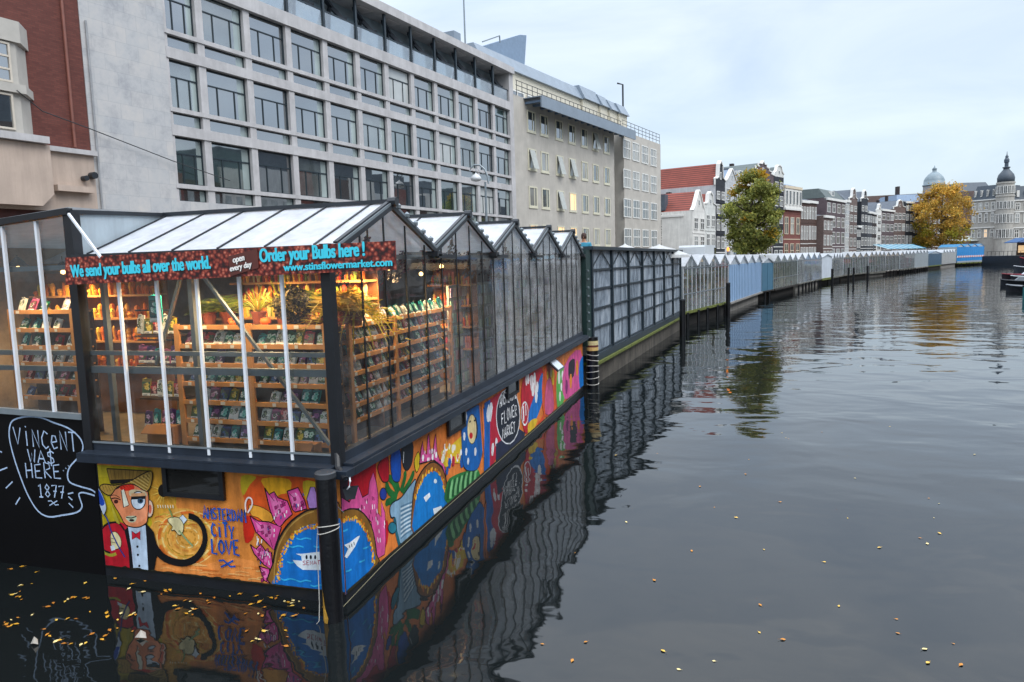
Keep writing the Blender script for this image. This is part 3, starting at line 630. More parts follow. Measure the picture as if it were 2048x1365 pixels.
for k in range(NG):
    ya = 0.05 if k == 0 else Y0+k*PIT; m = MB(SIDE)
    zz = [(ya, 1.69), (Y0+(k+1)*PIT, 1.69), (Y0+(k+1)*PIT, EAVE), (Y0+(k+.5)*PIT, RIDGE), (ya, EAVE)]
    m.face([(0, y, z) for y, z in zz]); m.build('glass_pane', GLASS2 if k < 2 else GLASSD, st)
WC = (0.76, 0.79, 0.83)
XL = -3.37; XB = -7.4
for k in range(NG):
    ya, yb, yc = Y0+k*PIT, Y0+(k+.5)*PIT, Y0+(k+1)*PIT
    for (p, q) in ((ya, yb), (yc, yb)):
        e = 0.05
        m = MB(); xs = XL if k == 0 else XB
        m.mesh([(0.05, p, EAVE+e), (xs, p, EAVE+e), (xs, q, RIDGE+e), (0.05, q, RIDGE+e), (0.05, p, EAVE+e-.03), (xs, p, EAVE+e-.03), (xs, q, RIDGE+e-.03), (0.05, q, RIDGE+e-.03)],
               [(0,1,2,3), (7,6,5,4), (0,4,5,1), (1,5,6,2), (2,6,7,3), (3,7,4,0)], 0, WC); o = m.build('roof_panel', ROOFW, st)
        m = MB(); n = 6 if k == 0 else 9
        for i in range(n):
            x = 0.02-(i+0.4)*0.62 if k == 0 else 0.02-i*0.75
            if k == 0 and x < XL: continue
            m.bar((x, p, EAVE+e+.012), (x, q, RIDGE+e+.012), 0.02, 0.016)
        m.build('roof_bar', DARKMETAL, o)
        m = MB(); m.bar((0.055, p, EAVE+0.01), (0.055, q, RIDGE+0.02), 0.04, 0.07); m.bar((0.03, p, EAVE+0.075), (0.03, q, RIDGE+0.085), 0.05, 0.02); m.build('gable_frame', DARKMETAL, st)
        m = MB(); m.bar((0.07, p, EAVE+0.05), (0.07, q, RIDGE+0.06), 0.012, 0.03); m.build('gable_trim', GREYMETAL, st)
    m = MB(); xs = XL if k == 0 else XB; m.bar((0.09, yb, RIDGE+0.08), (xs, yb, RIDGE+0.08), 0.05, 0.05); m.build('ridge_cap', DARKMETAL, st)
    m = MB(); m.tube([(0.02, yb, RIDGE+.07), (0.13, yb, RIDGE+.07)], 0.06, 8); m.build('ridge_end', DARKMETAL, st)
    m = MB(SIDE); m.box(yc-0.08, yc+0.08, -0.4, 0.12, EAVE-0.07, EAVE+0.0); m.box(yc-.03, yc+.62, 0.06, 0.12, EAVE-0.10, EAVE-0.045); m.build('gutter', DARKMETAL, st)
    m = MB()
    for j in range(5):
        f = (j+0.6)/5.4; m.lathe((0.075, yb+(yc-yb)*f, RIDGE+0.08-(RIDGE-EAVE)*f), [(0.0, -0.03), (0.035, -0.02), (0.04, 0.02), (0.0, 0.05)], 6)
    m.build('roof_fitting', GREYMETAL, st)
m = MB(); m.box(-3.37, 0.06, -0.1, 0.06, EAVE-0.04, EAVE+0.05); m.build('gutter', DARKMETAL, st)
for z, rr in ((3.80, 0.035), (2.775, 0.025), (2.575, 0.04)):
    m = MB(); m.box(-3.35, -0.05, -0.06-rr, -0.06+rr*0.6, z-rr, z+rr); m.build('rail', GREYMETAL, st)
for a, b in (((-2.05, 0.35, 3.8), (-2.05, 0.35, 1.5)), ((-3.3, 0.3, 3.8), (-3.3, 0.3, 1.5)), ((-1.93, 0.3, 3.78), (-0.28, 0.3, 1.72)), ((-2.12, 0.32, 3.75), (-2.62, 0.32, 2.6))):
    m = MB(); m.bar(a, b, 0.06 if a[0] == b[0] else 0.035); m.build('brace', GREYMETAL, st)
m = MB(SIDE); m.box(0.1, 13.3, -0.06, -0.03, 3.79, 3.85); m.build('rail', GREYMETAL, st)
# hatch windows in the hull
def hatch(wall, a0, a1, z0, z1, name='hatch_window'):
    fr = WORLD if wall == 'front' else SIDE
    m = MB(fr)
    for q in ((a0, a1, z1-.05, z1), (a0, a1, z0, z0+.05), (a0, a0+.06, z0+.05, z1-.05), (a1-.06, a1, z0+.05, z1-.05)): m.box(q[0], q[1], 0.024, 0.06, q[2], q[3])
    o = m.build(name, BLACK, st); m = MB(fr)
    m.face([fr.p(a0+.06, z0+.05, 0.032), fr.p(a1-.06, z0+.05, 0.032), fr.p(a1-.06, z1-.05, 0.032), fr.p(a0+.06, z1-.05, 0.032)]); m.build('pane', PANE_D, o)
    return o
PANE_D = pane_mat('dark_pane', (0.035, 0.035, 0.033), 1.6)
hatch('front', -2.32, -1.47, 1.10, 1.482)
PL = pane_mat('grey_pane', (0.16, 0.16, 0.15), 1.6)
hatch('side', 3.03, 3.75, 1.16, 1.47); hatch('side', 6.0, 6.75, 1.16, 1.47)
m = MB(SIDE); m.hexa([(0.02, 9.1, 1.44), (0.02, 9.75, 1.44), (0.05, 9.75, 1.46), (0.05, 9.1, 1.46), (0.28, 9.1, 1.2), (0.28, 9.75, 1.2), (0.31, 9.75, 1.22), (0.31, 9.1, 1.22)])
o = m.build('open_hatch', DARKMETAL, st); m = MB(SIDE); m.face([(0.075, 9.16, 1.447), (0.075, 9.69, 1.447), (0.29, 9.69, 1.245), (0.29, 9.16, 1.245)]); m.build('pane', M('white_pane', '#c9d2da', 0.2, 0.1), o)
m = MB(); m.bar((-3.30, -0.1, 4.42), (-2.82, -0.16, 3.9), 0.025, 0.025); m.build('stay_rod', WHITEBAR, st)
m = MB(); m.box(-7.2, -0.06, -13.3, -0.08, 1.42, 1.52); m.build('floor', M('shop_floor', '#8d7f6a', 0.7, 0.25, 3), st)
m = MB(); m.box(-7.3, -7.22, -13.4, -0.0, 1.5, 4.3); m.build('back_wall', M('shop_back', '#a8937a', 0.8, 0.4, 1.5), st)
m = MB(); m.box(-7.2, 0.0, -13.42, -13.36, 1.5, 3.9); m.build('end_wall', M('shop_end', '#a09a90', 0.8, 0.3, 1.5), st)

# ------------------------------------------------------------------ left, taller stall with the black hull
ls = thing('glass_stall', 'taller glass stall with black hull bearing white speech bubble graffiti', 'market stall', (-5, 0, 0))
m = MB(); m.box(-9.0, -3.36, 0.0035, 0.0075, -0.4, 1.99); m.build('hull_panel', M('black_hull', '#030305', 0.6, 0.3, 3, spec=0.2), ls)
SPR = attr_mat('spray', 0.6, 0.2, 14, 0.3)
for i_, nm_ in enumerate(('speech_bubble', 'lettering', 'lettering', 'lettering', 'lettering', 'spray_marks')): bubble(i_).build(nm_, SPR, ls, fix=False)
m = MB(); m.box(-3.45, -3.33, -0.08, 0.05, 1.5, 4.46); m.build('corner_post', BLACK, ls)
m = MB(); m.prism([(-9, 2.12), (-3.45, 1.97), (-3.45, 2.04), (-9, 2.2)], 0.004, 0.06); m.build('sill', GREYMETAL, ls)
for x in (-3.89, -4.43, -4.97, -5.5, -6.05):
    m = MB(); m.box(x-0.018, x+0.018, 0.008, 0.045, 2.0, 4.40-(-3.4-x)*0.075); m.build('glazing_bar', WHITEBAR, ls)
m = MB(); m.face([(-9, 0, 2.1), (-3.44, 0, 2.0), (-3.44, 0, 4.43), (-9, 0, 4.02)]); m.build('glass_pane', GLASS1, ls)
m = MB(); m.bar((-9, -0.03, 4.04), (-3.36, -0.03, 4.455), 0.09, 0.075); m.build('top_rail', BLACK, ls)
for z in (3.805, 2.77, 2.575):
    m = MB(); m.box(-9, -3.46, -0.09, -0.04, z-.03, z+.03); m.build('rail', GREYMETAL, ls)
m = MB(); m.prism([(0.05, 3.95), (0.05, 4.42), (1.55, 4.5), (13.3, 4.5), (13.3, 3.9)], -3.43, -3.38, 0, (0.62, 0.72, 0.78), SIDE); m.build('side_panel', ROOFW, ls)
m = MB(SIDE); m.bar((-3.38, 0.0, 4.45), (-3.38, 1.6, 4.50), 0.06, 0.05); m.build('top_rail', DARKMETAL, ls)
m = MB(); m.mesh([(-3.4, 0, 4.48), (-9, 0, 4.05), (-9, 13, 4.05), (-3.4, 13, 4.5), (-3.4, 0, 4.51), (-9, 0, 4.08), (-9, 13, 4.08), (-3.4, 13, 4.53)], [(0,1,2,3), (7,6,5,4), (0,4,5,1), (1,5,6,2), (2,6,7,3), (3,7,4,0)], 0, (0.5, 0.52, 0.54)); m.build('roof_panel', ROOFW, ls)

# ------------------------------------------------------------------ banner
bn = thing('shop_banner', 'long banner printed with brown bulbs and turquoise lettering along the stall eave', 'banner', (-1.25, -0.15, 3.6))
mm, t, b = newmat('bulb_print'); vo = t.nodes.new('ShaderNodeTexVoronoi'); vo.inputs['Scale'].default_value = 24
t.links.new(mapping(t, (1, 1, 1), 'UV'), vo.inputs['Vector'])
c1 = rampn(t, vo.outputs['Distance'], [(0.0, lin('#e0a58a')), (0.28, lin('#b0553f')), (0.55, lin('#6e2018')), (0.8, lin('#2a0c0a'))])
c2 = mixc(t, c1, rampn(t, noise(t, 30, 2).outputs['Fac'], [(0.3, (0.55, 0.5, 0.5)), (0.7, (1.2, 1.1, 1.1))]), 1.0)
t.links.new(c2, b.inputs['Base Color']); b.inputs['Roughness'].default_value = 0.5
m = MB(); m.prism([(-3.37, 3.60), (-0.2, 3.655), (0.87, 3.67), (0.87, 3.955), (-3.34, 3.915)], 0.15, 0.165); m.build('sheet', mm, bn)
def words(txt, x0, x1, z0, z1, h, col, name, bold=0.02, parent=None, y=-0.17, shear=0.0):
    cu = bpy.data.curves.new('words', 'FONT'); cu.body = txt; cu.size = 1.0; cu.offset = bold; cu.extrude = 0.0
    ob = bpy.data.objects.new('words', cu); COL.objects.link(ob); bpy.context.view_layer.update()
    dg = bpy.context.evaluated_depsgraph_get(); me = ob.evaluated_get(dg).to_mesh()
    V = [v.co.copy() for v in me.vertices]; F = [list(p.vertices) for p in me.polygons]
    ob.evaluated_get(dg).to_mesh_clear(); bpy.data.objects.remove(ob); bpy.data.curves.remove(cu)
    xa, xb = min(v.x for v in V), max(v.x for v in V)
    mb = MB(); sh = M('print_black', '#100a0a', 0.5, 0.05)
    e = h*0.028
    for k, (dx, dz, dy, mi) in enumerate(((0.010, -0.008, 0, 1), (0.013, -0.008, -.0002, 1), (-e, 0, -0.0012, 0), (0, 0, -0.0014, 0), (e, 0, -0.0016, 0), (2*e, 0, -.0018, 0))):
        P = []
        for v in V:
            f = (v.x-xa)/(xb-xa); P.append((x0+(x1-x0)*f+dx, y+dy, z0+(z1-z0)*f+v.y*h/0.72+dz))
        mb.mesh(P, F, mi)
    return mb.build(name, [M(*col), sh], parent, fix=False)
CY_ = ('print_cyan', '#3fd0e6', 0.45, 0.04)
words('We send your bulbs all over the world.', -3.27, -1.33, 3.69, 3.74, 0.142, CY_, 'lettering', 0.016, bn)
words('Order your Bulbs here !', -0.70, 0.53, 3.79, 3.82, 0.142, CY_, 'lettering', 0.016, bn)
words('www.stinsflowermarket.com', -0.42, 0.83, 3.69, 3.71, 0.076, CY_, 'lettering', 0.016, bn)
m = MB(); q = [at_y(*p, -0.172) for p in ((457, 513), (515, 498), (518, 536), (462, 553))]; q2 = [p+Vector((0, -0.006, 0)) for p in q]
m.hexa([*q, *q2]); pl = m.build('plaque', M('plaque_brown', '#5a2a22', 0.5, 0.2), bn)
words('open', -1.03, -0.885, 3.79, 3.815, 0.068, ('print_white', '#f0ece6', 0.5, 0.03), 'lettering', 0.016, bn, -0.1795)
words('every day', -1.075, -0.80, 3.70, 3.745, 0.062, ('print_white', '#f0ece6', 0.5, 0.03), 'lettering', 0.016, bn, -0.1795)
for x in (-3.3, -2.2, -1.1, 0.0):
    m = MB(); m.box(x-.02, x+.02, 0.06, 0.15, 3.74, 3.80); m.build('bracket', DARKMETAL, bn)

# ------------------------------------------------------------------ bulb packets and racks
PALS = {'green': ['#0f6a4a', '#158a60', '#bfe0c8', '#0a4a34', '#e8efe6'], 'teal': ['#1d8f8f', '#3ab0a8', '#d8ecea', '#0f5a60', '#7fd0c0'], 'purple': ['#5a2a6a', '#8a4a8a', '#d0b0d8', '#33204a', '#2a3a2a'],
        'yellow': ['#c8a82a', '#e6d05a', '#f0e8b0', '#3a5a24', '#8a6a1a'], 'white': ['#e6e6dc', '#cfd2c4', '#8aa07a', '#f4f4ee', '#4a5a48'], 'red': ['#a8202a', '#d0484a', '#e8b0a8', '#5a141a', '#33502a'],
        'blue': ['#2a4a8a', '#5a80b8', '#b8c8e0', '#1a2a50', '#4a6a4a'], 'pink': ['#c0608a', '#e0a0b8', '#f0d8e0', '#7a3050', '#48603a']}
def packet_mesh(col, wd, hh, seed):
    rr = random.Random(seed); m = MB(); pal = [lin(c) for c in PALS[col]]
    m.box(-wd/2, wd/2, -0.014, 0.0, 0, hh, 0, pal[0])
    y = -0.015; e = wd*0.46
    m.face([(-e, y, .005), (e, y, .005), (e, y, hh*.2), (-e, y, hh*.2)], 0, lin('#f0eee8'))
    m.face([(-e, y, hh*.17), (e, y, hh*.17), (e, y, hh*.84), (-e, y, hh*.84)], 0, pal[3])
    for i in range(7):
        cx, cz, r = rr.uniform(-e*.65, e*.65), rr.uniform(hh*.3, hh*.72), rr.uniform(.016, .03); c = rr.choice(pal[1:3]+pal[4:]); y -= 0.0004
        m.face([(cx+r*(1+.25*math.cos(5*a))*math.cos(a), y, cz+r*(1+.25*math.cos(5*a))*math.sin(a)) for a in [2*PI*q/12 for q in range(12)]], 0, c)
        m.face([(cx+r*.3*math.cos(a), y-.0002, cz+r*.3*math.sin(a)) for a in [2*PI*q/6 for q in range(6)]], 0, pal[0])
    m.face([(-e*.7, y-.001, .012), (e*.3, y-.001, .012), (e*.3, y-.001, .018), (-e*.7, y-.001, .018)], 0, lin('#55504a'))
    m.tube([(0, -0.008, hh), (0, -0.006, hh+0.012)], [wd*0.3, wd*0.06], 6, 0, pal[0])
    return m
PK = {}; PACK_N = 0
PMAT = attr_mat('packet', 0.35, 0.08, 30, 0.6)
ORD = ['top', 'second', 'third', 'fourth', 'fifth', 'sixth', 'seventh', 'eighth', 'ninth', 'lowest']
def packet(col, P, rz, tilt, label, group, wd=0.125, hh=0.165):
    key = (col, R.randrange(2), round(wd, 3))
    if key not in PK:
        PK[key] = packet_mesh(col, wd, hh, hash(key[0]) % 97+key[1]).build('bulb_packet', PMAT); o = PK[key]
    else:
        o = PK[key].copy(); COL.objects.link(o)
    sc = R.uniform(.86, 1.2); o.scale = (R.uniform(.88, 1.15), 1, sc); o.location = P; o.rotation_euler = (tilt, 0, rz)
    return tag(o, label, 'bulb packet', group)
def rack(label, fr, a0, a1, t, z_list, ups, name='display_rack'):
    """wooden stepped rack; shelves run along s between a0 and a1, front face at t"""
    P0 = fr.p((a0+a1)/2, z_list[-1], t); k = thing(name, label, 'display rack', tuple(P0))
    for u in ups:
        m = MB(fr); m.box(u-0.035, u+0.035, t-0.02, t+0.02, 1.52, z_list[0]+0.05); m.build('upright', WOOD, k)
    for z in z_list:
        m = MB(fr)
        us = [a0]+list(ups[1:-1])+[a1]
        m.box(a0, a1, t-0.26, t-0.024, z-0.012, z+0.008); m.box(a0, a1, t-0.022, t+0.012, z-0.02, z+0.035)
        o = m.build('shelf', WOOD, k); m = MB(fr); a = a0+.12
        while a < a1-.15: m.box(a, a+R.uniform(.04, .07), t+.0125, t+.0155, z-.012, z+.028); a += R.uniform(.22, .5)
        m.build('price_cards', M('card_white', '#d8d4c8', .6, .12), o)
    m = MB(fr); m.box(a0, a1, t-0.30, t-0.28, 1.52, z_list[0]+0.02); m.build('back_panel', DARKWOOD, k)
    return k
zsF = [3.02-0.235*i for i in range(7)]
rack('wide pine rack of bulb packets behind the front window', WORLD, -2.55, -0.42, -0.62, zsF, [-2.55, -1.50, -0.45])
cols = ['green', 'teal', 'white', 'purple', 'green', 'yellow', 'white', 'red', 'pink', 'blue', 'white', 'teal']
def fill(fr, a0, a1, t, zs, rz, where, step=0.135, p=0.96, seed=1, wd=0.125):
    rr = random.Random(seed); 
    for j, z in enumerate(zs[1:] if where.startswith('front') else zs):
        a = a0+0.09
        while a < a1-0.06:
            if rr.random() < p:
                c = rr.choice(cols); q = fr.p(a+rr.uniform(-.012, .012), z+0.012, t-0.05)
                lv = ORD[j] if j < len(zs)-(2 if where.startswith('front') else 1) else 'lowest'
                packet(c, tuple(q), rz+rr.uniform(-.12, .12), math.radians(-24+rr.uniform(-8, 6)), f'{c} bulb packet on the {lv} shelf, {where}', 'bulb packets on the wooden racks', wd)
            a += step*rr.uniform(0.92, 1.12)
fill(WORLD, -2.5, -1.53, -0.62, zsF, 0, 'front window rack, left half', seed=3)
fill(WORLD, -1.47, -0.48, -0.62, zsF, 0, 'front window rack, right half', seed=4)
zsS = [2.97-0.20*i for i in range(7)]
rack('pine rack of bulb packets behind the canal side glass', SIDE, 1.1, 4.6, -0.45, zsS, [1.15, 2.42, 4.52])
fill(SIDE, 1.2, 2.38, -0.45, zsS, PI/2, 'canal side rack, near half', 0.165, 0.85, 5)
fill(SIDE, 2.46, 4.5, -0.45, zsS, PI/2, 'canal side rack, far half', 0.185, 0.8, 6)
zsL = [3.22, 2.97, 2.73, 2.5, 2.26, 2.03]
rack('narrow pine rack of bulb packets in the left stall', WORLD, -5.5, -4.36, -0.8, zsL, [-5.5, -4.4])
fill(WORLD, -5.45, -4.45, -0.8, zsL, 0, 'left stall rack', 0.2, 0.8, 7)
# hanging bags in the left half of the window
hr = thing('bag_rail', 'dark frame with three rails for hanging bulb bags in front window', 'display rail', (-3.0, 0.7, 2.0))
for z in (3.0, 2.62, 2.2):
    m = MB(); m.tube([(-3.25, 0.7, z+.24), (-2.66, 0.7, z+.24)], 0.012, 6); m.build('rail', DARKMETAL, hr)
for z in (2.93, 2.55, 2.12):
    m = MB(); m.box(-3.28, -2.64, -0.95, -0.68, z-.035, z-.012); m.build('shelf', DARKWOOD, hr)
for j, z in enumerate((2.94, 2.56, 2.13, 1.73)):
    for i in range(5):
        c = ['white', 'pink', 'yellow', 'purple', 'red', 'teal'][(i*2+j) % 6]
        packet(c, (-3.18+i*0.125+R.uniform(-.01, .01), 0.7, z), R.uniform(-.2, .2), math.radians(-6), f'large {c} bulb bag in the {["upper", "middle", "lower", "lowest"][j]} row behind the left window bars', 'hanging bulb bags', 0.11, 0.2)
pk = packet('teal', (-2.53, 0.28, 3.12), 0, 0, 'teal bag with blue flowers hanging alone near the window bar', 'hanging bulb bags', 0.16, 0.28)
# warm racks of goods deeper inside
def goods(name, label, x0, x1, y, zs, n, pal, seed, dep=0.3, along='x'):
    rr = random.Random(seed); k = thing(name, label, 'goods shelf', ((x0+x1)/2, y, zs[0]))
    fr = WORLD
    for z in zs:
        m = MB(); m.box(x0, x1, -y-dep, -y, z-.03, z); m.build('shelf', WOOD, k)
    m = MB()
    for z in zs:
        for i in range(n*3):
            x = x0+0.06+(x1-x0-0.12)*(i+rr.random()*0.6)/n/3; h = rr.uniform(0.06, 0.2); wd = (x1-x0)/n*rr.uniform(.12, .3); yy = y+rr.uniform(0.03, dep*0.6)
            m.lathe((x, yy, z), [(wd*0.6, 0), (wd*0.75, h*0.45), (wd, h*0.7), (wd*0.8, h), (wd*0.2, h*1.15)], 7, 0, lin(rr.choice(pal)))
    tag(m.build('goods', COLMAT, k), kind='stuff')
    m = MB(); m.box(x0, x1, -y-dep-.03, -y-dep, 1.5, zs[-1]+0.35); m.build('back_panel', M('warm_back', '#8a5a2a', 0.7, 0.35, 3), k)
WARM = ['#d9701e', '#e8a030', '#c8402a', '#d8b848', '#a84a1a', '#7a8a2a', '#e0c080', '#b8281e', '#e88a5a']
goods('goods_shelf', 'shelves of orange and red goods glowing behind the packet rack', -2.62, -0.5, 1.75, [2.35, 2.75, 3.06, 3.3, 3.54], 17, WARM, 11)
goods('goods_shelf', 'tall shelves of warm coloured goods behind the palms', -1.2, -0.35, 5.3, [2.2, 2.6, 2.98, 3.35], 8, WARM, 12)
goods('goods_shelf', 'amber lit shelves of goods behind the left stall rack', -6.6, -4.2, 2.0, [2.3, 2.7, 3.05, 3.4], 14, ['#d9701e', '#e8a030', '#b8641a', '#d8b848', '#c8902a'], 13)
goods('goods_shelf', 'dim shelves of goods behind the hanging bags', -3.6, -2.7, 2.4, [2.2, 2.6, 3.0], 7, ['#8a4a2a', '#a8602a', '#5a3a2a', '#c07a3a', '#7a2a24'], 14)
# further goods seen through the side glass
rr = random.Random(21)
for i, y in enumerate((5.3, 6.6, 7.9, 9.2, 10.5, 11.8)):
    k = thing('seed_stand', f'tall stand of seed packs behind the canal side glass, {["nearest", "second", "third", "fourth", "fifth", "farthest"][i]} of six', 'seed stand', (-0.5, y, 1.5), 'seed stands along the side glass')
    m = MB(SIDE); m.box(y-.5, y+.5, -0.62, -0.58, 1.52, 3.35); m.build('back_panel', M('pale_board', '#9a968c', 0.8, 0.2, 2), k)
    m = MB(SIDE)
    for a in range(7):
        for b in range(8):
            yy = y-.48+a*0.14; z = 1.6+b*0.22; c = lin(rr.choice(rr.choice(list(PALS.values())))); m.box(yy, yy+0.11, -0.57, -0.55, z, z+0.16, 0, tuple(0.35*x+0.28+rr.uniform(-.12, .1) for x in c))
    tag(m.build('seed_packs', PMAT, k), kind='stuff')
# plants on top of the racks
def fronds(m, c, n, ln, wd, cols, seed, droop=0.5, up=1.0):
    rr = random.Random(seed)
    for i in range(n):
        a = rr.uniform(0, 2*PI); el = rr.uniform(0.35, 1.35)*up; L_ = ln*rr.uniform(0.7, 1.1); d = Vector((math.cos(a)*math.cos(el), math.sin(a)*math.cos(el), math.sin(el)))
        pts = [Vector(c)+d*L_*f+Vector((0, 0, -droop*L_*f*f)) for f in (0, .25, .5, .75, 1)]
        side = d.cross(Vector((0, 0, 1))).normalized(); col = lin(rr.choice(cols))
        for j in range(4):
            w0, w1 = wd*(1-abs(j/4-.35)), wd*(1-abs((j+1)/4-.35))*(0.15 if j == 3 else 1)
            m.face([pts[j]+side*w0, pts[j+1]+side*w1, pts[j+1]-side*w1, pts[j]-side*w0], 0, col)
            if wd > 0.012:
                for s_ in (-1, 1):
                    tip = pts[j]+side*s_*wd*6+d*0.1-Vector((0, 0, 0.05)); m.face([pts[j], pts[j]+d*0.02, tip], 0, col); tip2 = (pts[j]+pts[j+1])/2+side*s_*wd*6+d*0.1-Vector((0, 0, 0.06)); q = (pts[j]+pts[j+1])/2; m.face([q, q+d*0.02, tip2], 0, col)
POTM = M('clay_pot', '#7a3a22', 0.7, 0.2)
def potted(name, label, P, n, ln, wd, cols_, seed, droop=0.5, pot=0.09):
    k = thing(name, label, 'plant', P)
    m = MB(); m.lathe(P, [(pot*0.75, 0), (pot, 0.13), (pot*1.08, 0.14), (pot*1.08, 0.16), (pot*0.9, 0.16)], 12); m.build('pot', POTM, k)
    m = MB(); fronds(m, (P[0], P[1], P[2]+0.15), n, ln, wd, cols_, seed, droop); m.build('leaves', LEAFMAT, k, fix=False)
potted('potted_palm', 'golden lit palm with arching fronds beside the corner post', (-0.40, 0.95, 3.03), 46, 0.8, 0.017, ['#d8b040', '#e4c458', '#b09a30', '#ecd070'], 31, 0.75)
potted('potted_palm', 'palm with drooping fronds behind the canal side glass', (-0.32, 1.1, 3.0), 34, 0.7, 0.016, ['#a89030', '#7a8a2a', '#c8a840'], 32, 1.0)
potted('potted_grass', 'spiky yellow green grass plant left of the dark ball bush', (-1.30, 1.05, 3.03), 70, 0.55, 0.009, ['#b8b030', '#d8c840', '#8a9a28'], 33, 0.15)
potted('potted_grass', 'small spiky green plant on the rack near the diagonal brace', (-1.62, 1.0, 3.03), 60, 0.45, 0.008, ['#8a8a24', '#a8b030', '#c8a030'], 34, 0.25)
for i, (x, y, n_, l_, cs, lab) in enumerate([(-2.35, 0.98, 26, .3, ['#4a5a28', '#6a7a34', '#8a8a3a'], 'leafy green pot plant at the left end of the rack top'), (-2.12, 1.05, 30, .36, ['#7a8a2a', '#a8a83a', '#5a6a24'], 'lime green pot plant behind the pumpkins'), (-0.72, 1.12, 30, .4, ['#b89a34', '#8a8a2c', '#d0b048'], 'yellowish bushy pot plant between bush and palm'), (-1.15, 1.3, 34, .5, ['#5a6a28', '#8a8a30', '#a89a3a'], 'tall green pot plant behind the dark ball bush')]): potted('pot_plant', lab, (x, y, 3.03), n_, l_, .022, cs, 60+i, .45)
k = thing('ball_bush', 'dark round clipped bush of small leaves on the rack', 'plant', (-0.98, 0.88, 3.04)); m = MB(); rr = random.Random(35)
for i in range(1200):
    v = Vector((rr.gauss(0, 1), rr.gauss(0, 1), rr.gauss(0, 1))).normalized()*rr.uniform(0.17, 0.235); c = Vector((-1.0, 0.80, 3.28))+v; a = Vector((rr.gauss(0, 1), rr.gauss(0, 1), rr.gauss(0, 1))).normalized()*0.024; b = v.normalized().cross(a).normalized()*0.016
    m.face([c-a, c+b, c+a, c-b], 0, lin(rr.choice(['#2a2818', '#3a3620', '#1a1a12', '#6a5c3a', '#8a7a5a', '#4a4228'])))
m.build('leaves', LEAFMAT, k, fix=False); m = MB(); m.lathe((-0.98, 0.88, 3.04), [(0.07, 0), (0.09, 0.1), (0.08, 0.1)], 12); m.build('pot', BLACK, k)
for i, (x, y, z, lab) in enumerate([(-1.42, 0.85, 3.03, 'round orange pumpkin on the rack beside the grass plant'), (-1.98, 0.95, 3.04, 'orange pumpkin on the rack under the hanging goods'), (-1.86, 0.8, 3.03, 'small yellow orange pumpkin at the left of the rack')]):
    k = thing('pumpkin', lab, 'pumpkin', (x, y, z), 'pumpkins on the front rack'); m = MB(); r0 = 0.07-0.012*i
    prof = [(0.02, 0.0), (r0*0.8, 0.012), (r0, r0*0.7), (r0*0.75, r0*1.25), (0.012, r0*1.35)]; m.lathe((x, y, z), prof, 14); m.build('body', M('pumpkin_skin', '#e0641a', 0.5, 0.2), k, True)
    m = MB(); m.tube([(x, y, z+r0*1.3), (x+.01, y, z+r0*1.7)], 0.01, 6); m.build('stem', M('stem_green', '#5a5a24'), k)
# cardboard boxes
for x, y, s, lab in ((-2.85, 0.62, 0.2, 'open brown cardboard box on the floor behind the window bars'), (-0.62, 0.35, 0.14, 'small cardboard box by the corner post')):
    k = thing('cardboard_box', lab, 'box', (x, y, 1.54)); m = MB(); m.box(x-s, x+s, -y-s*.7, -y+s*.5, 1.54, 1.54+s*1.2); m.build('body', M('cardboard', '#9a6a3c', 0.8, 0.15), k); m = MB(); m.hexa([(x-s, y-s*.5, 1.545+s*1.2), (x+s, y-s*.5, 1.545+s*1.2), (x+s, y-s*.5, 1.56+s*1.2), (x-s, y-s*.5, 1.56+s*1.2), (x-s, y-s, 1.5+s), (x+s, y-s, 1.5+s), (x+s, y-s, 1.51+s), (x-s, y-s, 1.51+s)]); m.build('flap', M('cardboard', '#9a6a3c'), k)
# dried flower bunches hanging under the glass roof
def bunch(P, ln, cols_, seed, lab):
    k = thing('dried_bunch', lab, 'dried flowers', P, 'dried flower bunches hung under the roof'); rr = random.Random(seed); m = MB()
    for i in range(46):
        a = rr.uniform(0, 2*PI); r = rr.uniform(.02, .13); z = rr.uniform(.3, 1)*ln; q = Vector((P[0]+r*math.cos(a)*z/ln, P[1]+r*math.sin(a)*z/ln, P[2]-z)); c = lin(rr.choice(cols_)); l = rr.uniform(.012, .03)
        m.face([q+Vector((l, 0, 0)), q+Vector((0, l, l)), q-Vector((l, 0, 0)), q-Vector((0, l, l))], 0, c); m.face([q+Vector((0, l, 0)), q+Vector((l, 0, l)), q-Vector((0, l, 0)), q-Vector((l, 0, l))], 0, c)
    m.build('flowers', LEAFMAT, k, fix=False); m = MB(); m.tube([P, (P[0], P[1], P[2]-ln*.5)], .012, 5); m.build('stalks', DARKWOOD, k)
rb = random.Random(17); ri = 0
for y in [0.75+i*.72 for i in range(17)]:
    for x in (-0.3, -0.85, -1.6):
        if rb.random() < .25: continue
        kk = (y-Y0) % PIT; top = EAVE+(RIDGE-EAVE)*(1-abs(kk-PIT/2)/(PIT/2))-.12
        cn, cl_ = rb.choice([('dusky red', ['#6a2a30', '#8a3a44', '#4a2024']), ('grey white', ['#8a8684', '#a8a4a0', '#6a6664']), ('brown', ['#5a4434', '#7a5a40', '#3a2c24']), ('mauve', ['#6a4a62', '#8a6a80', '#4a3446'])])
        bunch((x, y, min(top, 4.2)), rb.uniform(.35, .55), cl_, ri, f'{cn} dried flower bunch hanging under the {["first", "second", "third", "fourth", "fifth"][min(4, int((y-Y0)/PIT))]} glass gable'); ri += 1
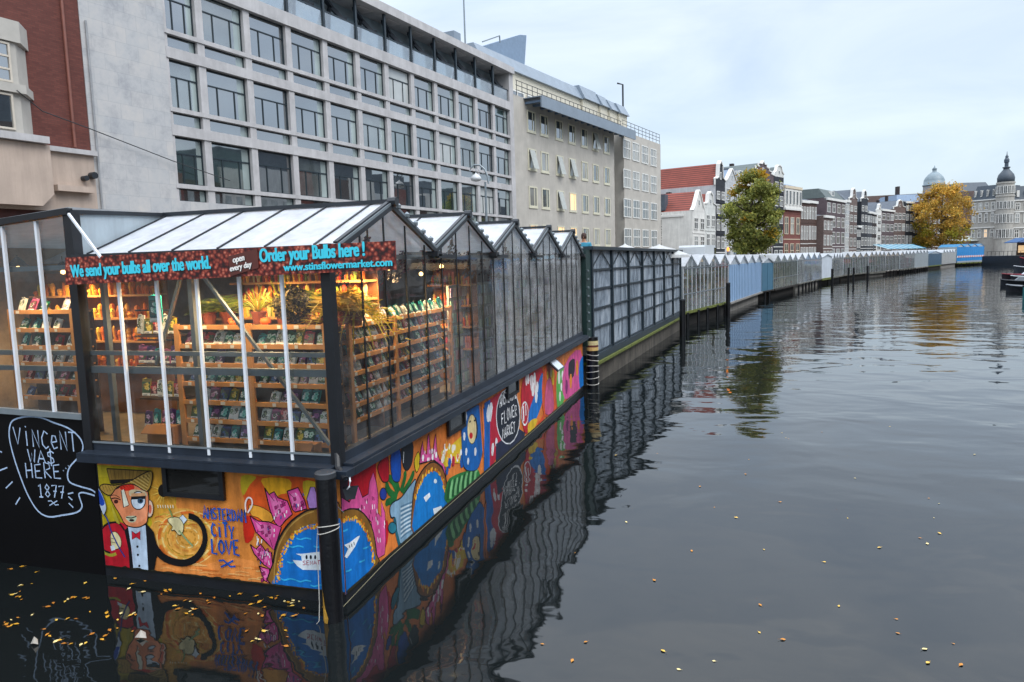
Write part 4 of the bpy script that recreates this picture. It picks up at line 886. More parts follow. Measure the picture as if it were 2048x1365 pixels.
# shop lamps; front and side rack ones are added to brighten the racks
GLOW = emis('bulb_glow', (1.0, 0.6, 0.22), 5)
def pendant(P, power, lab, r=0.09):
    k = thing('pendant_lamp', lab, 'lamp', P, 'warm pendant lamps in the glass stalls')
    m = MB(); m.lathe((P[0], P[1], P[2]), [(0.13, 0.0), (0.06, 0.08), (0.02, 0.12)], 14); m.build('shade', DARKMETAL, k)
    m = MB(); m.lathe((P[0], P[1], P[2]-0.04), [(0.0, -0.03), (0.03, -0.015), (0.035, 0.01), (0.015, 0.04)], 10); m.build('bulb', GLOW, k)
    m = MB(); m.tube([(P[0], P[1], P[2]+.12), (P[0], P[1], 4.0)], 0.006, 5); m.build('cable', BLACK, k)
    ld = bpy.data.lights.new('lamp_light', 'SPOT'); ld.energy = power*1.15; ld.spot_size = math.radians(165); ld.spot_blend = 0.5; ld.color = (1.0, 0.66, 0.33); ld.shadow_soft_size = r
    lo = bpy.data.objects.new('lamp_light', ld); COL.objects.link(lo); lo.parent = k; lo.location = (0, 0, -0.09)
LABS = ['added to brighten the left end of the front rack', 'added before the ball bush to brighten the front rack', 'hanging near the corner post and palm', 'hanging deep inside behind the side glass', 'hanging over the left stall rack', 'hanging above the amber shelves of the left stall', 'hanging behind the front rack before the orange shelves', 'added to brighten the near half of the canal side rack', 'added to brighten the far half of the canal side rack']
for P, pw, lb in [((-2.3, 0.36, 3.72), 60, 0), ((-0.24, 1.9, 3.72), 60, 7), ((-0.24, 3.7, 3.72), 60, 8), ((-1.2, 0.38, 3.72), 70, 1), ((-0.62, 1.45, 3.78), 90, 2), ((-0.9, 4.4, 3.6), 130, 3), ((-4.9, 0.5, 3.85), 50, 4), ((-5.4, 1.6, 3.8), 80, 5), ((-1.7, 1.25, 3.75), 80, 6)]: pendant(P, pw, 'warm pendant lamp '+LABS[lb])

# ------------------------------------------------------------------ mooring poles, rope
PX, PY, PR = 0.03, -0.325, 0.105
k = thing('mooring_pole', 'slim black tarred mooring pole standing at the painted hull corner', 'mooring pole', (PX, PY, 0))
m = MB(); m.tube([(PX, PY, -1.2), (PX, PY, 0), (PX+.004, PY, 0.8), (PX, PY, 1.6)], [PR*.98, PR, PR*1.02, PR], 24); m.build('pole', M('tar', '#0b0c10', 0.35, 0.5, 6, 0.3, 25), k, False)
m = MB(); m.lathe((PX, PY, 1.60), [(PR*1.05, -0.05), (PR*1.05, 0.0), (PR*.9, 0.012), (0.0, 0.014)], 24); m.build('cap', M('cap_grey', '#33373c', 0.5, 0.2), k)
q_ = lambda a, z: (PX+(PR+.004)*math.cos(math.radians(a)), PY+(PR+.004)*math.sin(math.radians(a)), z)
m = MB(); m.face([q_(-128, .02), q_(-112, -.03), q_(-95, 0.0), q_(-88, .06), q_(-104, .16), q_(-112, .27), q_(-120, .36), q_(-124, .2)]); m.build('rust_patch', M('rust', '#b88a2e', 0.8, 0.6, 14), k, fix=False)
rope = thing('mooring_rope', 'thin pale chain looped round the black corner pole with an end trailing into water', 'rope', (PX, PY-.15, 1.0)); m = MB()
for jj, z in enumerate((0.98, 1.03)): m.tube([(PX+(PR+.008)*math.cos(a*PI/12), PY+(PR+.008)*math.sin(a*PI/12), z+0.03*math.cos(a*PI/12+jj*0.9)) for a in range(0, 25)], 0.0055, 6)
m.tube([(PX-.11, PY-.03, 1.0), (PX-.125, PY-.05, 0.75), (PX-.12, PY-.05, 0.5), (PX-.11, PY-.08, 0.2), (PX-.10, PY-.12, 0.03), (PX-.14, PY-.14, -0.02)], 0.0042, 6)
m.build('rope', M('rope_white', '#b9b6ae', 0.8, 0.2), rope)
w2 = thing('hook_light', 'small floodlight hanging from a white hook under the ledge corner', 'lamp', (0.2, -0.2, 1.4)); m = MB(); m.tube([(0.19, -0.12, 1.50), (0.215, -0.15, 1.46), (0.20, -0.15, 1.40), (0.17, -0.14, 1.37)], 0.009, 6); m.build('hook', WHITEBAR, w2)
m = MB(); m.hexa([(0.10, -0.12, 1.36), (0.24, -0.04, 1.36), (0.2, 0.04, 1.36), (0.06, -0.04, 1.36), (0.13, -0.11, 1.24), (0.21, -0.06, 1.24), (0.19, -0.02, 1.24), (0.1, -0.06, 1.24)]); m.build('lamp_body', DARKMETAL, w2)
cb = thing('cable', 'thin dark cable sagging from the ledge corner down to the hull', 'cable', (0.1, -0.2, 1.4)); m = MB(); m.tube([(-0.01, -0.21, 1.5), (0.02, -0.22, 1.35), (0.07, -0.2, 1.2), (0.1, -0.12, 1.1)], 0.004, 5); m.build('wire', GREYMETAL, cb)
wl = thing('waterline_rope', 'thin pale line strung along the painted hull just above the water', 'rope', (0.05, 5, 0.1)); m = MB(); m.tube([(-0.05+0.12, -0.3, 0.07), (0.03, 1, 0.13), (0.02, 4, 0.12), (0.02, 8, 0.12), (0.02, 13, 0.13)], 0.0035, 5); m.build('line', M('old_rope', '#8a8468', 0.9, 0.2), wl)
# ------------------------------------------------------------------ the row of stalls along the canal
def goods_quads(m, fr, a0, a1, z0, z1, t, pal, n, seed, leafy=0.5):
    rr = random.Random(seed); pal = [lin(c) for c in pal]
    for i in range(n):
        a = rr.uniform(a0, a1); z = rr.uniform(z0, z1); tt = t-rr.uniform(0.05, 0.9); s = rr.uniform(0.05, 0.22); c = rr.choice(pal)
        if rr.random() < .14:
            w_ = rr.uniform(.12, .4); z0_ = rr.uniform(z0, z1-.6); m.box(a-w_*.5, a+w_*.5, tt-.05, tt, z0_, min(z1+.3, z0_+rr.uniform(.6, 1.7)), 0, tuple(x*rr.uniform(.5, 1.2) for x in c), fr)
        elif rr.random() < leafy:
            for k in range(6):
                q = [fr.p(a+rr.uniform(-s, s), z+rr.uniform(-s, s), tt+rr.uniform(-s, s)*.5) for _ in range(3)]; m.face(q, 0, tuple(x*rr.uniform(0.7, 1.3) for x in c))
        else: m.box(a-s*.6, a+s*.6, tt-s*.5, tt, z, z+s*1.6, 0, c, fr)
PLANTY = ['#5a6e44', '#7a8c54', '#9aa078', '#445a3a', '#b0b09a', '#ccc8b0', '#6a7c6a', '#b8a888']
GREENM = M('moss', '#5c6428', 0.9, 0.45, 6, 0.3, 40); TIMBER = M('wet_timber', '#26211b', 0.85, 0.4, 3, 0.2, 20, stain=0.4)
def stall(A, B, n, label, wall='glass', barcol=WHITEBAR, pal=PLANTY, ng=260, zb=0.75, eave=3.2, ridge=3.84, depth=4.2, roofc=(0.70, 0.73, 0.76), nbar=None, seed=1, wallc='#8fa9c6', hull=TIMBER, panels=None):
    rj = random.Random(int(A[1]*7)); jz = rj.uniform(-.14, .1); eave += jz; ridge += jz+rj.uniform(-.05, .08); rf = rj.uniform(.68, .98); roofc = tuple(min(.86, x*rf) for x in roofc)
    fr = Fr(A, (B[0]-A[0], B[1]-A[1])); W = math.hypot(B[0]-A[0], B[1]-A[1]); P0 = fr.p(W/2, 0)
    k = thing('flower_stall', label, 'market stall', tuple(P0), 'flower market stalls along the quay')
    rs = random.Random(int(A[1]*10)); hull = rs.choice([TIMBER, CONCRETE, TIMBER, M('pontoon_dark', '#1a1814', .8, .4, 2, stain=.5)]); dz = rs.uniform(.1, .3)
    m = MB(fr); m.box(0.02, W-0.02, -depth, -0.12-rs.random()*.5, -0.4, zb-dz); m.build('pontoon', hull, k)
    m = MB(fr); m.box(0.0, W, -0.7, 0.05+rs.random()*.12, zb-dz+.001, zb); m.build('ledge', rs.choice([CONCRETE, GREENM, TIMBER, M('ledge_grey', '#6a6a62', .8, .3, 2, stain=.5)]), k)
    if rs.random() < .6:
        m = MB(fr)
        for i in range(int(W/2)+1): a = min(W-.2, .3+i*2.0+rs.uniform(-.4, .4)); m.tube([fr.p(a, -.5, .12), fr.p(a, zb-.05, .12)], .09, 8)
        m.build('fender_post', M('tar', '#0b0c10'), k)
    pit = W/n
    if wall == 'glass':
        zz = [(0, zb), (W, zb)]
        for i in range(n-1, -1, -1): zz += [((i+1)*pit, eave), ((i+.5)*pit, ridge)]
        zz += [(0, eave)]
        m = MB(fr); m.face([fr.p(a, z, 0) for a, z in zz]); m.build('glass_front', GLASS3, k, fix=False)
        m = MB(fr); goods_quads(m, fr, 0.2, W-0.2, zb+0.1, eave-0.5, -0.15, pal, ng, seed); tag(m.build('flower_display', COLMAT, k, fix=False), kind='stuff')
        m = MB(fr); m.box(0.1, W-0.1, -1.4, -1.3, zb, eave); m.build('back_wall', M('stall_back', '#7c8076', 0.8, 0.45, 1.2), k)
        m = MB(fr); m.box(0, W, -.03, .03, eave-.1, eave-.03); m.box(0, W, -.03, .028, zb+.9, zb+.96); m.build('rail', GREYMETAL, k)
        for q in range(int(W/3)):
            a = rj.uniform(.3, W-1.4); w_ = rj.uniform(.7, 1.3); z_ = rj.uniform(zb+.05, zb+1.0); c_ = rj.choice(pal)
            m = MB(fr); m.box(a, a+w_, -.06, -.03, z_, min(eave-.15, z_+rj.uniform(.9, 2.0))); m.build('cloth_panel', M('cloth'+c_, c_, .85, .25, 2, stain=.3), k)
    else:
        m = MB(fr); m.box(0.03, W-0.03, -0.05, 0.0, zb, eave); m.build('wall', M('wall'+wallc, wallc, 0.5, 0.1, 1.5, stain=0.12), k)
        if n > 1 or ridge > eave+0.1:
            for i in range(n):
                m = MB(fr); m.prism([(i*pit+.05, eave+.001), ((i+1)*pit-.05, eave+.001), ((i+.5)*pit, ridge-.03)], -0.05, -0.01); m.build('gable', M('gable_grey', '#a9b4bd', 0.5, 0.2, 2), k)
    nb = nbar or max(6, int(W/0.8))
    for i in range(nb+1):
        a = W*i/nb; kk = a % pit; top = (eave+(ridge-eave)*(1-abs(kk-pit/2)/(pit/2))) if wall == 'glass' else eave
        m = MB(fr); m.box(a-.024, a+.024, 0.004, 0.022, zb+.002, top-.01); m.build('glazing_bar', barcol, k)
    for i in range(n):
        ya, yb, yc = i*pit, (i+.5)*pit, (i+1)*pit
        for p, q in ((ya, yb), (yc, yb)):
            m = MB(fr); P = [fr.p(p, eave, 0.1), fr.p(p, eave, -depth), fr.p(q, ridge, -depth), fr.p(q, ridge, 0.1)]; U = Vector((0, 0, 0.04))
            m.hexa([*P, *[x+U for x in P]], 0, roofc); m.build('roof_panel', ROOFW, k)
    m = MB(fr); m.box(-.03, 0.0, -depth, 0.0, zb, eave); m.build('end_wall', M('stall_end', '#9aa4a8', 0.6, 0.2, 2), k); m = MB(fr); m.box(W, W+.03, -depth, 0, zb, eave); m.build('end_wall', M('stall_end', '#9aa4a8', 0.6, 0.2, 2), k)
    return k, fr, W
# second stall: dark frame sheeted with plastic film
A2, B2 = (0.12, 14.15), (1.52, 31.7); f2 = Fr(A2, (B2[0]-A2[0], B2[1]-A2[1])); W2 = math.hypot(B2[0]-A2[0], B2[1]-A2[1])
k2 = thing('flower_stall', 'flat topped stall with dark steel grid sheeted in wrinkled clear plastic', 'market stall', tuple(f2.p(W2/2, 0)), 'flower market stalls along the quay')
mf, t, b = newmat('plastic_film'); pv = mapping(t, (2.0, 2.0, 0.55)); n1 = noise(t, 0.55, 7, 0.6, vec=pv, dist=2.2)
t.links.new(rampn(t, n1.outputs['Fac'], [(0.28, lin('#4a5662')), (0.46, lin('#828f9c')), (0.62, lin('#b2bdc8')), (0.75, lin('#dde3e8'))]), b.inputs['Base Color']); b.inputs['Roughness'].default_value = 0.22; bumpn(t, b, n1.outputs['Fac'], 0.9, 0.12)
m = MB(f2); m.face([f2.p(0, 0.95, 0.0), f2.p(W2, 0.95, 0.0), f2.p(W2, 4.0, 0.0), f2.p(0, 4.0, 0.0)]); m.build('plastic_sheet', mf, k2, fix=False)
FRM = M('frame_bluegreen', '#1c2a33', 0.45, 0.25)
for i in range(8):
    a = W2*i/7; m = MB(f2); m.box(a-.06, a+.06, 0.004, 0.09, 0.93, 4.02); m.build('post', FRM, k2)
for z in (0.95, 1.69, 2.26, 2.85, 3.43):
    m = MB(f2); m.box(0.0, W2, 0.004, 0.055, z-.03, z+.03); m.build('rail', FRM, k2)
m = MB(f2)
for i in range(7):
    a = W2*i/7; w_ = W2/7; m.bar(f2.p(a+.06, 3.47, 0.03), f2.p(a+w_*.5, 3.98, 0.03), 0.025); m.bar(f2.p(a+w_*.5, 3.98, 0.03), f2.p(a+w_-.06, 3.47, 0.03), 0.025)
m.build('truss', FRM, k2)
m = MB(f2); m.box(-.2, W2+.1, -4.3, 0.16, 4.02, 4.12); m.build('roof', FRM, k2)
m = MB(f2); m.box(0, W2, -4.2, -0.3, -0.4, 0.62); m.build('pontoon', CONCRETE, k2)
m = MB(f2); m.box(-.05, W2, -0.3, 0.12, 0.70, 0.92); m.build('beam', FRM, k2)
m = MB(f2); m.box(-.05, W2+.02, -0.3, 0.2, 0.621, 0.699); m.build('moss_edge', GREENM, k2)
m = MB(f2); m.box(0.0, W2, -0.28, 0.03, -0.4, 0.62); m.build('skirt', M('dirty_skirt', '#5d5850', 0.9, 0.45, 1.6, stain=0.5), k2)
m = MB(f2); m.box(-0.62, -0.12, -0.35, 0.05, 1.25, 4.02); m.build('end_post', M('post_green', '#17312f', 0.5, 0.25), k2)
m = MB(f2)
for i in range(9): m.lathe(f2.p(-0.5, 1.5+i*0.24, 0.075), [(0.0, -0.03), (0.035, -0.02), (0.035, 0.02), (0, 0.03)], 8)
m.build('bolts', GREYMETAL, k2)
STALLS = [
 ((1.66, 32.2), (3.9, 41.6), 4, dict(label='greenhouse stall with white bars and green plants beside the plastic sheeted one', seed=3, ng=420, zb=0.85, pal=PLANTY+['#b88a3a', '#8a3a4a', '#c8a04a'])),
 ((3.96, 41.9), (6.5, 56.5), 4, dict(label='stall closed with pale blue vertical shutter boards under white gables', wall='shut', barcol=M('blue_bar', '#6d87a8', 0.5, 0.1), wallc='#8fb0d2', nbar=22)),
 ((6.56, 56.8), (7.6, 60.2), 1, dict(label='narrow plain teal blue shed between two glass stalls', wall='shut', barcol=M('teal_bar', '#3c6a80', 0.5, 0.1), wallc='#41708a', ridge=3.6, nbar=2)),
 ((7.66, 60.4), (10.5, 71.6), 4, dict(label='glass stall with dark green gables and a red clad corner', seed=5, barcol=M('dk_bar', '#9aa39a', 0.5, 0.2), pal=PLANTY+['#a84a5a', '#5a4a7a', '#c8c8b8'], ng=300)),
 ((10.6, 72.0), (14.5, 87.2), 4, dict(label='pale glass stall with grey white bars left of the white box', seed=6, pal=['#a8b0a8', '#8a948a', '#c8ccc4', '#6a746a', '#58646a'], ng=260)),
 ((14.6, 87.5), (16.35, 92.8), 1, dict(label='plain white box shaped stall with closed front', wall='shut', wallc='#ccd6e0', ridge=3.6, nbar=2)),
 ((16.45, 93.1), (18.7, 100.6), 4, dict(label='glass stall with yellow green goods and red signs by mooring poles', seed=8, pal=PLANTY+['#b8b84a', '#a8503a', '#4a5a9a'], ng=200)),
 ((18.85, 101.1), (23.9, 112.8), 4, dict(label='grey white glass stall behind the pair of black mooring poles', seed=9, pal=['#a8b8b0', '#8a9a94', '#7fb08a', '#c0c8c4'], ng=200)),
 ((24.05, 113.2), (27.6, 120.6), 4, dict(label='glass stall hung with dark green cloth on its front', seed=10, pal=['#2a6a4a', '#3a7a5a', '#7a9a84', '#a8a898'], ng=200)),
 ((27.7, 120.9), (31.2, 128.4), 3, dict(label='glass stall with grey goods between green and pink stalls', seed=11, pal=['#8a948e', '#a8b0a8', '#5a6a60'], ng=160)),
 ((31.4, 128.8), (36.0, 140.0), 4, dict(label='glass stall with pink and mauve goods in its windows', seed=12, pal=['#a86a7a', '#c88a9a', '#7a4a5a', '#8a8a94'], ng=200)),
 ((36.1, 140.2), (41.1, 152.6), 4, dict(label='grey panelled stall with small black hatches near the water', wall='shut', wallc='#8c979c', nbar=14)),
 ((41.3, 153.0), (46.5, 165.0), 1, dict(label='flat topped dark blue glazed stall', wall='shut', wallc='#3d5a70', ridge=3.6, barcol=M('navy_bar', '#4a6e88', 0.4, 0.1), nbar=10, roofc=(0.3, 0.4, 0.5))),
 ((46.7, 165.4), (53.3, 180.6), 5, dict(label='grey stall with white gables beside the bright blue one', wall='shut', wallc='#9a9c9a', nbar=12)),
 ((53.6, 181.1), (62.0, 191.4), 4, dict(label='bright blue stall with a red and white band at the row end', wall='shut', wallc='#1f7fc0', barcol=M('blue2', '#2b8fd0', 0.5, 0.1), roofc=(0.12, 0.42, 0.72), nbar=14, eave=4.5, ridge=5.1)),
]
for A, B, n, kw in STALLS: last = stall(A, B, n, **kw)
k, fr, W = last; m = MB(fr)
for i in range(24): m.box(W*i/24+.03, W*(i+1)/24-.03, 0.06, 0.07, 1.95, 2.35, 0, lin('#c87a80') if i % 2 else lin('#d0d8de'))
m.build('striped_band', COLMAT, k); m = MB(fr); m.box(0, W, 0.055, 0.09, 0.76, 1.15); m.build('lower_band', M('band_grey', '#8f979c'), k)
# broad blue and white slatted roof behind the last stalls
k = thing('market_canopy', 'long low pale blue striped roof behind the last grey stall', 'canopy', (40, 176, 1.15)); fr = Fr((36.5, 158.5), (12.5, 22.5)); m = MB(fr)
for i in range(14): P = [fr.p(i*1.8, 4.3, -1.5), fr.p(i*1.8+1.78, 4.3, -1.5), fr.p(i*1.8+1.78, 5.3, -4.5), fr.p(i*1.8, 5.3, -4.5)]; m.hexa([*P, *[p+Vector((0, 0, .06)) for p in P]], 0, (0.12, 0.40, 0.58) if i % 2 else (0.5, 0.68, 0.74))
m.build('roof', ROOFW, k)
for i in range(0, 15, 3): m = MB(fr); m.box(i*1.8-.06+.1, i*1.8+.1+.06, -4.4, -4.28, GZ, 5.25); m.build('post', GREYMETAL, k)

# mooring poles along the row
def pole(u, v, h, r, lab, lean=0.0):
    P = at_z(u, v, 0.0); k = thing('mooring_pole', lab, 'mooring pole', (P.x, P.y, 0), 'slim mooring poles along the row'); m = MB(); m.tube([(P.x, P.y, -1), (P.x, P.y, 0), (P.x+lean, P.y, h)], r, 12); m.build('pole', M('tar', '#0b0c10'), k, False)
    m = MB(); m.lathe((P.x+lean, P.y, h), [(r*1.04, -0.05), (r*1.04, 0.01), (0.0, 0.03)], 12); m.build('cap', M('cap_grey', '#33373c'), k); return k
pole(1365, 672, 1.75, 0.14, 'black mooring pole at the seam after the plastic sheeted stall')
pole(1456, 634, 2.1, 0.13, 'black mooring pole between green plant stall and pale blue shutters')
pole(1664, 570, 1.9, 0.14, 'black mooring pole right of the white box stall'); pole(1696.5, 566, 1.9, 0.12, 'left one of two close black mooring poles'); pole(1706.5, 566, 1.9, 0.12, 'right one of two close black mooring poles'); pole(1735, 560, 1.9, 0.14, 'black mooring pole further along by the grey white stall')
k = thing('mooring_pole', 'black mooring pole wound with white rope rings between the first two stalls', 'mooring pole', (0.22, 13.75, 0)); m = MB(); m.tube([(0.22, 13.75, -1), (0.22, 13.75, 1.5)], 0.17, 16); m.build('pole', M('tar', '#0b0c10'), k, False)
for i in range(6): m = MB(); z = 0.15+i*0.17; m.tube([(0.22+0.178*math.cos(a*PI/8), 13.75+0.178*math.sin(a*PI/8), z+0.025*math.sin(a*PI/8+i)) for a in range(17)], 0.011, 6, cap=False); m.build('rope_ring', M('rope_white', '#b9b6ae'), k)
for z0, z1, c in ((1.12, 1.22, '#c8a868'), (1.22, 1.28, '#5a2a20'), (1.28, 1.40, '#c9bb8a')): m = MB(); m.tube([(0.22, 13.75, z0), (0.22, 13.75, z1)], 0.178, 16); m.build('band', M('band'+c, c, 0.6, 0.2, 8), k)

# ------------------------------------------------------------------ office building with the stone grid
STONE = M('travertine', '#b6b4b4', 0.75, 0.15, 1.2, 0.12, 30, stain=0.1)
mm, t, b = newmat('stone_slabs'); n = t.nodes.new('ShaderNodeTexBrick'); t.links.new(mapping(t, (1, 1, 1), 'UV'), n.inputs['Vector']); n.offset = 0.5
for i, c in (('Color1', '#b6b5b4'), ('Color2', '#adafb1'), ('Mortar', '#9d9fa2')): n.inputs[i].default_value = (*lin(c), 1)
n.inputs['Scale'].default_value = 1; n.inputs['Brick Width'].default_value = 0.9; n.inputs['Row Height'].default_value = 0.55; n.inputs['Mortar Size'].default_value = 0.006; n.inputs['Bias'].default_value = -0.1
cc = mixc(t, n.outputs[0], rampn(t, noise(t, 1.1, 7, 0.75).outputs['Fac'], [(0.28, (0.68, 0.69, 0.73)), (0.5, (1, 1, 1)), (0.72, (1.16, 1.11, 1.05))]), 1.0); t.links.new(cc, b.inputs['Base Color']); b.inputs['Roughness'].default_value = 0.8
SLAB = mm
PANE = pane_mat('office_pane', (0.030, 0.042, 0.048), 4.2, 0.015, 0.02); CURT = pane_mat('curtain_pane', (0.30, 0.36, 0.35), 1.8, 0.04, 0.02, 0.25); PANEB = pane_mat('blind_pane', (0.42, 0.44, 0.43), 1.7, 0.05, 0.02, 0.2)
OFD = (0.17898, 0.98385); OF = Fr((-20, 0), OFD)
S0, S1, S2 = 14.02, 17.37, 47.0; ROOFZ = 18.08
of = thing('office_building', 'long grey stone office building with a regular grid of windows', 'building', tuple(OF.p(30, GZ)))
m = MB(OF); m.box(S0, S1, -14, 0.02, GZ, 30); m.build('end_pier', SLAB, of)
m = MB(OF); m.box(S1+.002, S2, -14, -0.55, GZ, 15.5); m.build('core', DARKMETAL, of)
m = MB(OF); m.box(S1+.001, S2, -0.548, 0.0, GZ, 6.55); m.build('wall', SLAB, of)
PILS = [17.37+0.02]+[19.08+i*2.505 for i in range(11)]+[46.72]
for i, s in enumerate(PILS):
    w_ = 0.175 if 0 < i < 12 else 0.12
    if i == 12: continue
    m = MB(OF); m.box(s-w_+(0.12 if i == 0 else 0), s+w_, -0.53, -0.02, 6.552, 14.96); m.build('pilaster', STONE, of)
m = MB(OF); m.box(46.5, S2+.12, -14, 0.06, GZ, 18.0); m.build('end_wall', STONE, of)
BANDS = []
for zk in (7.22, 10.17, 13.12): BANDS.append((zk-.17, zk)); 
for zk in (10.17, 13.12): BANDS.append((zk-1.08, zk-.67))
for z0, z1 in BANDS: m = MB(OF); m.box(S1+.002, 46.5, -0.50, 0.03, z0, z1); m.build('band', STONE, of)
m = MB(OF); m.box(S1+.002, 46.5, -2.4, 0.09, 14.965, 15.55); m.build('parapet', STONE, of)
m = MB(OF); m.box(S1+.002, 47.05, -5.0, 0.25, 17.62, 18.08); m.build('roof_slab', STONE, of)
m = MB(OF); m.box(S1+.002, 46.5, -1.25, -1.15, 15.551, 17.62); m.build('gallery_glass', pane_mat('gallery_sky_tint', (0.26, 0.34, 0.39), 3.0, 0.03, 0.02, .3), of)  # pale blue base colour stands in for sky reflected in the glass
def window(fr, par, a0, a1, z0, z1, t, bars, fmat, pmat, fw=0.05, name='window', curtain=False, dep=0.06, rnd=0):
    m = MB(fr)
    for q in ((a0, a1, z1-fw, z1), (a0, a1, z0, z0+fw), (a0, a0+fw, z0+fw, z1-fw), (a1-fw, a1, z0+fw, z1-fw)): m.box(q[0], q[1], t, t+dep, q[2], q[3])
    W, H = a1-a0, z1-z0
    for b_ in bars:
        if b_[0] == 'h': z = z0+H*b_[1]; m.box(a0+fw+W*(b_[2] if len(b_) > 2 else 0), a1-fw-(W*(1-b_[3]) if len(b_) > 3 else 0), t+.001, t+dep*.9, z-fw*.5, z+fw*.5)
        else:
            a = a0+W*b_[1]; zt = z0+H*(b_[2] if len(b_) > 2 else 1); m.box(a-fw*.4, a+fw*.4, t+.002, t+dep*.85, z0+fw, zt-fw*.5)
    o = m.build(name, fmat, par); g = MB(fr); c = a1-fw-(W*0.17 if curtain else 0)
    g.face([fr.p(a0+fw*.5, z0+fw*.5, t+.015), fr.p(c, z0+fw*.5, t+.015), fr.p(c, z1-fw*.5, t+.015), fr.p(a0+fw*.5, z1-fw*.5, t+.015)], 0)
    if curtain: g.face([fr.p(c, z0+fw*.5, t+.015), fr.p(a1-fw*.5, z0+fw*.5, t+.015), fr.p(a1-fw*.5, z1-fw*.5, t+.015), fr.p(c, z1-fw*.5, t+.015)], 1)
    g.build('pane', [pmat, CURT], o, fix=False); return o
RW = random.Random(5); PANE2 = pane_mat('office_pane_green', (0.03, 0.06, 0.055), 3.6, 0.02, 0.03); PANE3 = pane_mat('office_pane_pale', (0.10, 0.12, 0.12), 3.4, 0.02, 0.03)
WF = M('window_black', '#1c2a31', 0.4, 0.2)
for zi, zk in enumerate((7.22, 10.17, 13.12)):
    for i in range(12):
        a0 = PILS[i]+(0.176 if i else 0.14); a1 = PILS[i+1]-0.176 if i < 11 else 46.5; pm = PANEB if (zi, i) in ((2, 6), (1, 8), (0, 10)) else RW.choice([PANE, PANE, PANE2, PANE3])
        window(OF, of, a0, a1, zk+.002, zk+1.845, -0.24, [('h', 0.66), ('v', 0.3, 0.66), ('v', 0.72, 0.66)], WF, pm, 0.05, curtain=(i % 4 != 2))
        window(OF, of, a0, a1, zk-.668, zk-.172, -0.22, [], WF, PANE, 0.035, name='strip_window', curtain=True)
for i in range(1, 12):
    m = MB(OF); m.box(PILS[i]-.07, PILS[i]+.07, -0.1, 0.02, 15.552, 17.615); m.build('gallery_post', FRM, of)
m = MB(OF); m.box(S1, 46.5, -0.08, -0.03, 16.36, 16.43); m.build('rail', FRM, of)
m = MB(OF); m.face([OF.p(S1, 15.56, -0.055), OF.p(46.5, 15.56, -0.055), OF.p(46.5, 16.36, -0.055), OF.p(S1, 16.36, -0.055)]); m.build('glass_balustrade', glass('balustrade', (0.75, 0.85, 0.88), 0.12, 3.5, (0.6, 0.68, 0.7)), of, fix=False)
for i in range(12):
    sm = (PILS[i]+PILS[i+1])/2; m = MB(OF)
    m.bar(OF.p(sm+.35, 17.2, -0.9), OF.p(sm-.75, 17.45, -0.5), 0.22, 0.16); m.bar(OF.p(sm+.35, 17.2, -0.9), OF.p(sm+.85, 16.7, -0.6), 0.15, 0.2); m.bar(OF.p(sm+.25, 17.15, -0.9), OF.p(sm+.1, 15.56, -0.9), 0.12, 0.12); m.bar(OF.p(sm+.3, 17.15, -0.92), OF.p(sm-.2, 15.9, -0.92), 0.16, 0.1); m.bar(OF.p(sm+.85, 16.7, -0.6), OF.p(sm+1.15, 16.75, -0.5), 0.1, 0.1)
    m.build('folded_awning', M('awning_dark', '#252c36', 0.6, 0.2), of)
    m = MB(OF); m.box(sm-.55, sm+.55, -0.9, -0.25, 17.585, 17.612); m.build('ceiling_panel', M('soffit', '#c8c4c2', 0.6, 0.1), of)
m = MB(OF); m.tube([OF.p(14.2, GZ, 0.07), OF.p(14.2, 12.5, 0.07)], 0.04, 8); m.build('drain_pipe', M('pipe_grey', '#8f9194', 0.5, 0.2), of)
# roof plant
ZINC = M('zinc', '#7b8793', 0.5, 0.12, 1.2)
rp = thing('roof_plant', 'grey blue roof box with a slanted screen above the office roof', 'roof structure', tuple(OF.p(44, 18.1, -8)))
zb_ = OF.hit(960, 88, -6)[1]; sa_ = OF.hit(908, 68, -6)[0]
m = MB(OF); m.box(sa_, 50, -13, -6, 17.0, zb_); m.build('box', ZINC, rp)
m = MB(OF); sc_ = [OF.hit(u, v, -8) for u, v in ((948, 98), (1040, 70), (1053, 71), (1049, 135), (960, 130))]; m.prism(sc_, -8.4, -8.0); m.build('screen', M('zinc_dark', '#6f8399', 0.5, 0.12), rp)
m = MB(OF); q = [OF.p(*OF.hit(u, v, -7), -7) for u, v in ((965, 84), (999, 72), (1000, 86))]
m.bar(q[0], q[1], 0.1); m.bar(q[1], q[2], 0.1); m.build('rail', GREYMETAL, rp)
q = at_dist(930, 74, 66); an = thing('antenna_mast', 'thin grey mast rising from the office roof', 'mast', (q.x, q.y, 18.1)); m = MB(); m.tube([(q.x, q.y, 18.1), (q.x, q.y, 34)], [0.1, 0.05], 8); m.build('mast', GREYMETAL, an); m = MB(); m.box(q.x-.3, q.x+.3, -q.y-.3, -q.y+.3, 17.5, 19.0); m.build('base', ZINC, an)

